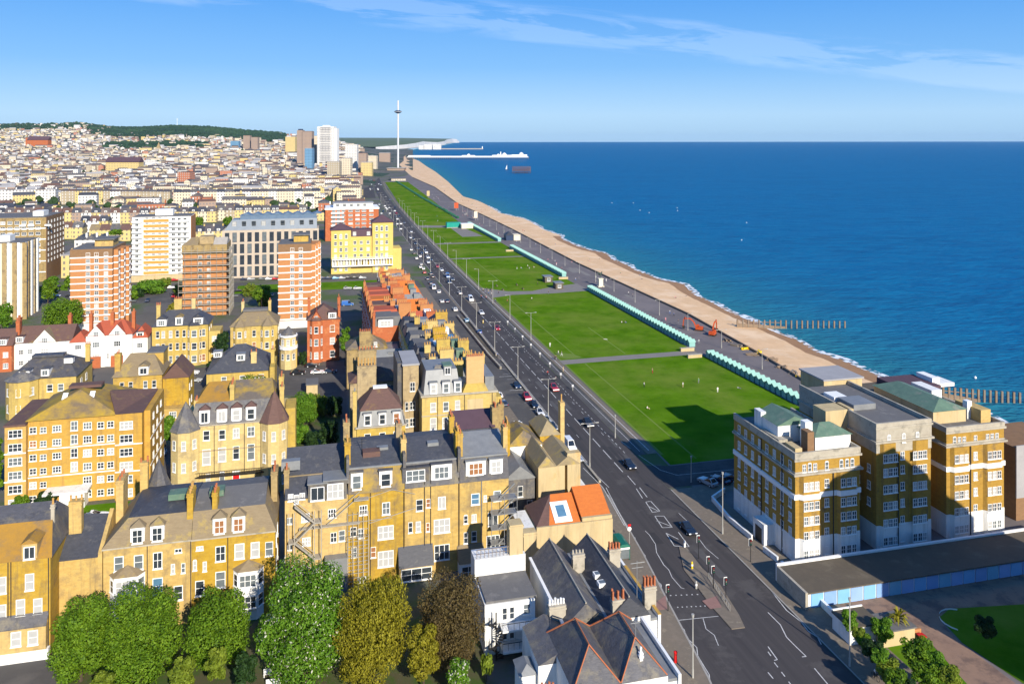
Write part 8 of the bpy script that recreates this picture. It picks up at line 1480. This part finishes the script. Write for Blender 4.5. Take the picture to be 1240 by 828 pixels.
# beach huts
def hut(p, label, group, tint, rz=TH):
    r_ = empty('beach_hut', p, rz, label, 'beach hut', group)
    link('wall', cached('hutw', lambda: MB().add([(-1.25,-1.1,0),(1.25,-1.1,0),(1.25,1.1,0),(-1.25,1.1,0),(-1.25,-1.1,2.1),(1.25,-1.1,2.1),(1.25,1.1,2.1),(-1.25,1.1,2.1),(-1.25,0,2.95),(1.25,0,2.95)], [(0,3,2,1),(0,1,5,4),(2,3,7,6),(0,4,8,7,3),(1,2,6,9,5)]).mesh('wall', 'mint')), r_)
    link('roof', cached('hutr', lambda: MB().add([(-1.5,-1.3,2.02),(1.5,-1.3,2.02),(1.5,0,3.05),(-1.5,0,3.05),(1.5,1.3,2.02),(-1.5,1.3,2.02),(-1.5,-1.3,1.93),(1.5,-1.3,1.93),(1.5,0,2.96),(-1.5,0,2.96),(1.5,1.3,1.93),(-1.5,1.3,1.93)], [(0,1,2,3),(3,2,4,5),(6,9,8,7),(9,11,10,8),(0,3,9,6),(3,5,11,9),(1,7,8,2),(2,8,10,4),(0,6,7,1),(5,4,10,11)]).mesh('roof', 'mint_roof')), r_)
    o_ = link('door', cached(('hutd', tint), lambda: MB().box(1.255, 1.3, -.7, .7, .08, 1.9).mesh('door', ['door_teal', 'blue_door', 'terracotta', 'yellow_paint', 'white_paint'][tint])), r_); return r_
rh_ = random.Random(2); 
for nm, u0, u1, v0, v1 in (('nearest', 197, 251.5, 133.2, 131), ('second', 264, 376, 131.4, 130.4), ('third', 414, 533, 129.5, 127.6), ('farthest', 567, 684, 127.5, 126)):
    n = int((u1-u0)/2.72)
    for i in range(n): t_ = i/n; hut(UV(u0+2.72*i, v0+(v1-v0)*t_, .04), f'mint beach hut with gabled roof, {ordw(i+1)} from near end of the {nm} hut row', f'beach huts of the {nm} row', rh_.randrange(5)).scale = (.92, .96, .85)
def small_building(name, label, cat, pxL, py, pxR, h, dep, wm, rm, roof='flat', rh=2, over=.4):
    p = G(pxL, py, 0); b = Bld(name, label, cat, (p.x, p.y, 0)); W = width(p, pxR); b.box('wall', wm, 0, W, 0, dep, 0, h); mb = MB()
    mb.box(-over, W+over, -over, dep+over, h+.003, h+.3) if roof == 'flat' else mb.hip(0, W, 0, dep, h+.003, rh, over)
    mb.build('roof', rm, b.root); return b, W
b, W = small_building('shelter', 'dark flat roofed shelter on the path between lawns, left of two', 'shelter', 660, 342.5, 669, 3.0, 5, 'black_felt', 'lead'); b.win('F', W*.5, .8, 1.8, 1.6, 0, glass='glass_grey')
b, W = small_building('shelter', 'dark flat roofed shelter on the path between lawns, right of two', 'shelter', 673, 350.5, 682, 3.0, 5, 'black_felt', 'lead'); b.win('F', W*.5, .8, 1.8, 1.6, 0, glass='glass_grey')
b, W = small_building('cafe', 'cream promenade cafe with dark hipped roof', 'cafe', 613, 291.5, 622, 4, 8, 'navy_panel', 'dark_slate', 'hip', 2.4); MB().box(W+.003, W+5, -.5, 8, 0, 3.8).build('annex', 'cream_render', b.root); MB().box(W-.1, W+5.2, -.7, 8.2, 3.803, 4.1).build('annex_roof', 'cream_render', b.root)
b, W = small_building('kiosk', 'flat roofed cream kiosk at the head of the far hut row', 'kiosk', 559, 277, 573, 3.6, 8, 'cream_render', 'white_paint')
b, W = small_building('hoarding', 'bright teal panelled enclosure at the end of the far lawn', 'hoarding', 541, 276.3, 558, 4.2, 6, 'teal_panel', 'teal_panel', over=.02); MB().box(0, W, -.1, -.003, 0, .5).build('plinth', 'concrete', b.root)
for px, py, lab in ((682,338,'cream wall end block at the near end of the third hut row'), (617,304.5,'cream wall end block at the near end of the farthest huts'), (832,425,'low cream wall block at the near end of the second hut row'), (841,433,'low cream wall block at the far end of the nearest hut row')):
    p = G(px, py); r_ = empty('low_wall', p, TH, lab, 'wall'); MB().box(-2.6, 2.6, -.5, .5, 0, 1.1).build('wall', 'tan_render', r_); MB().box(-2.7, 2.7, -.6, .6, 1.103, 1.25).build('coping', 'stone', r_)
# hedge between far lawn and promenade
mb = MB(); r2 = random.Random(6)
for u in np.arange(740, 1400, 5): q_ = np.interp(u, [600, 760, 1000, 1400], [127, 125.5, 124, 127]); p = UV(u, q_+rs.uniform(-.5, .5)); clump(mb, p.x, p.y, .8, r2.uniform(1.1, 1.9), r2)
o = mb.build('hedge', mat('hedge_green', (.02, .10, .06), (.03, .13, .07), .3)); tag(o, 'long dark teal hedge between the far lawn and the promenade', 'hedge', None, 'thing')
for px, py, m_, w_, h_, lab in ((552.5,255,'excavator_orange',4.4,8,'tall orange banner board on the far promenade'), (518.5,240,'tan_render',3.6,9,'pale pinkish banner board on a pole on the far promenade'), (576,267,'cream_render',3.2,8,'cream banner board on the far promenade nearest the huts')):
    p = G(px, py); r_ = empty('banner', p, TH, lab, 'banner'); MB().cyl(0, 0, 0, h_, .2, .15, 6).build('pole', 'lamp_metal', r_); MB().box(-w_/2, w_/2, -.35, -.2, h_*.3, h_+.3).build('board', m_, r_)
# winged statue on its plinth
p = G(727, 347); r_ = empty('statue', p, TH, 'dark winged bronze figure on a tall pale stone plinth, on the promenade', 'statue'); MB().box(-1.6, 1.6, -1.6, 1.6, 0, .5).box(-1.1, 1.1, -1.1, 1.1, .5, 4.0).box(-1.3, 1.3, -1.3, 1.3, 4.0, 4.3).build('plinth', 'cream_render', r_)
D('bronze', (.05, .07, .06), None, rough=.5); o = link('figure', cached('stat', lambda: skin_person([(x*1.7, y*1.7, z*1.7) for x, y, z in POSE['walking']], EDG, [r*1.8 for r in RADS], 'figure')), r_, (0, 0, 4.28)); o.data.materials.append(M['bronze'])
for sg in (-1, 1): MB().add([(0,.2,6.2),(sg*.9,.7,7.6),(sg*1.5,.9,7.2),(sg*.6,.5,5.6),(0,.32,6.2),(sg*.9,.82,7.6),(sg*1.5,1.02,7.2),(sg*.6,.62,5.6)], [(0,1,2,3),(7,6,5,4),(0,4,5,1),(1,5,6,2),(2,6,7,3),(3,7,4,0)]).build('wing', 'bronze', r_)
# orange excavators on the shingle
def digger(px, py, label, rz, sc_=1.0):
    p = G(px, py, -.3); r_ = empty('excavator', p, rz, label, 'excavator'); r_.scale = (sc_,)*3
    for x in (-1.2, 1.2): MB().prism([(x-.3,-1.9),(x+.3,-1.9),(x+.3,1.9),(x-.3,1.9)], .12, .78).frus(x-.3, x+.3, -1.9, 1.9, .78, x-.28, x+.28, -1.5, 1.5, .9).build('track', 'excavator_dark', r_)
    MB().box(-1.3, 1.3, -1.2, 2.0, 1.0, 2.1).box(-.5, 1.3, .2, 1.9, 2.1, 2.5).build('body', 'excavator_orange', r_); c_ = MB().frus(-1.3, -.3, -1.4, .1, 1.1, -1.25, -.4, -1.1, .1, 3.0).build('cab', 'excavator_orange', r_); MB().add([(-1.2,-1.36,1.7),(-.4,-1.36,1.7),(-.45,-1.14,2.85),(-1.18,-1.14,2.85)], [(0,1,2,3)]).build('windscreen', 'car_glass', c_)
    def beam(pts, t0, t1, nm, m_='excavator_orange'):
        mb = MB()
        for i, (a, c) in enumerate(zip(pts, pts[1:])): mb.tube((.3, *a), (.3, *c), t0+(t1-t0)*i/len(pts), 4, t0+(t1-t0)*(i+1)/len(pts))
        return mb.build(nm, m_, r_)
    beam([(-1.0,1.6),(-2.2,4.2),(-3.8,5.6),(-6.6,5.4)], .42, .34, 'boom'); beam([(-6.2,6.2),(-6.9,4.6),(-7.2,1.9)], .34, .26, 'arm'); MB().tube((.3,-1.6,2.2), (.3,-3.6,5.0), .12).build('hydraulic_ram', 'chrome', r_)
    MB().add([(-.3,-7.6,2.0),(.9,-7.6,2.0),(.9,-6.6,2.0),(-.3,-6.6,2.0),(-.3,-7.2,.7),(.9,-7.2,.7),(.9,-6.3,.9),(-.3,-6.3,.9)], [(0,1,5,4),(1,2,6,5),(2,3,7,6),(3,0,4,7),(4,5,6,7)]).build('bucket', 'excavator_dark', r_)
digger(846, 401, 'orange-red excavator with its arm bent down on the shingle, left of two', -2.0, .85); digger(863, 407, 'orange-red excavator with raised curved arm on the shingle, right of two', 2.6, .85)
for i, (px, py, m_) in enumerate(((902,424,'yellow_paint'),(918,428,'yellow_paint'),(880,414,'timber'),(892,420,'rust_metal'),(934,437,'timber'),(948,446,'timber'),(960,453,'rust_metal'),(972,459,'yellow_paint'),(912,431,'timber'))):
    p = G(px, py, -.3); r_ = empty('material_pile', p, TH+i*.7, f'heap of {"yellow crates" if m_ == "yellow_paint" else "dark timber" if m_ == "timber" else "rusty steel"} by the sea wall near the excavators, {ordw(i+1)} from the left', 'building materials', 'heaps of building materials by the sea wall'); 
    for k in range(5): MB().box(-1.6, 1.6, -.3, .3, 0, .5).build('beam' if m_ != 'yellow_paint' else 'crate', m_, r_, loc=(rp.uniform(-.8, .8), rp.uniform(-1, 1), .5*(k//3)), rz=rp.uniform(-.5, .5))
for i in range(26):
    px = rc.uniform(62, 330); py = rc.choice((349, 353, 359, 365))+rc.uniform(-.6, .6); c = rc.choice(['white', 'silver', 'navy', 'black', 'red', 'grey'])
    car(G(px, py, .06), rc.choice(['hatch', 'saloon']), c, f'{c} car parked in the open ground between the tower blocks', False, False, rz=TH+rc.choice((0, math.pi/2)), group=f'{c} cars parked between the tower blocks')
# ================================================================== the air
hm = bpy.data.materials.new('haze'); hm.use_nodes = True; n = hm.node_tree; n.nodes.clear(); o_ = n.nodes.new('ShaderNodeOutputMaterial'); pv = n.nodes.new('ShaderNodeVolumePrincipled')
pv.inputs['Color'].default_value = (.5, .72, 1, 1); pv.inputs['Density'].default_value = 1.25e-5; pv.inputs['Anisotropy'].default_value = .0; n.links.new(pv.outputs[0], o_.inputs['Volume'])
hz_ = MB().box(-14000, 20500, -400, 21500, -20, 186).build('haze', hm); tag(hz_, 'thin pale sea haze filling the air', 'haze', None, 'stuff')
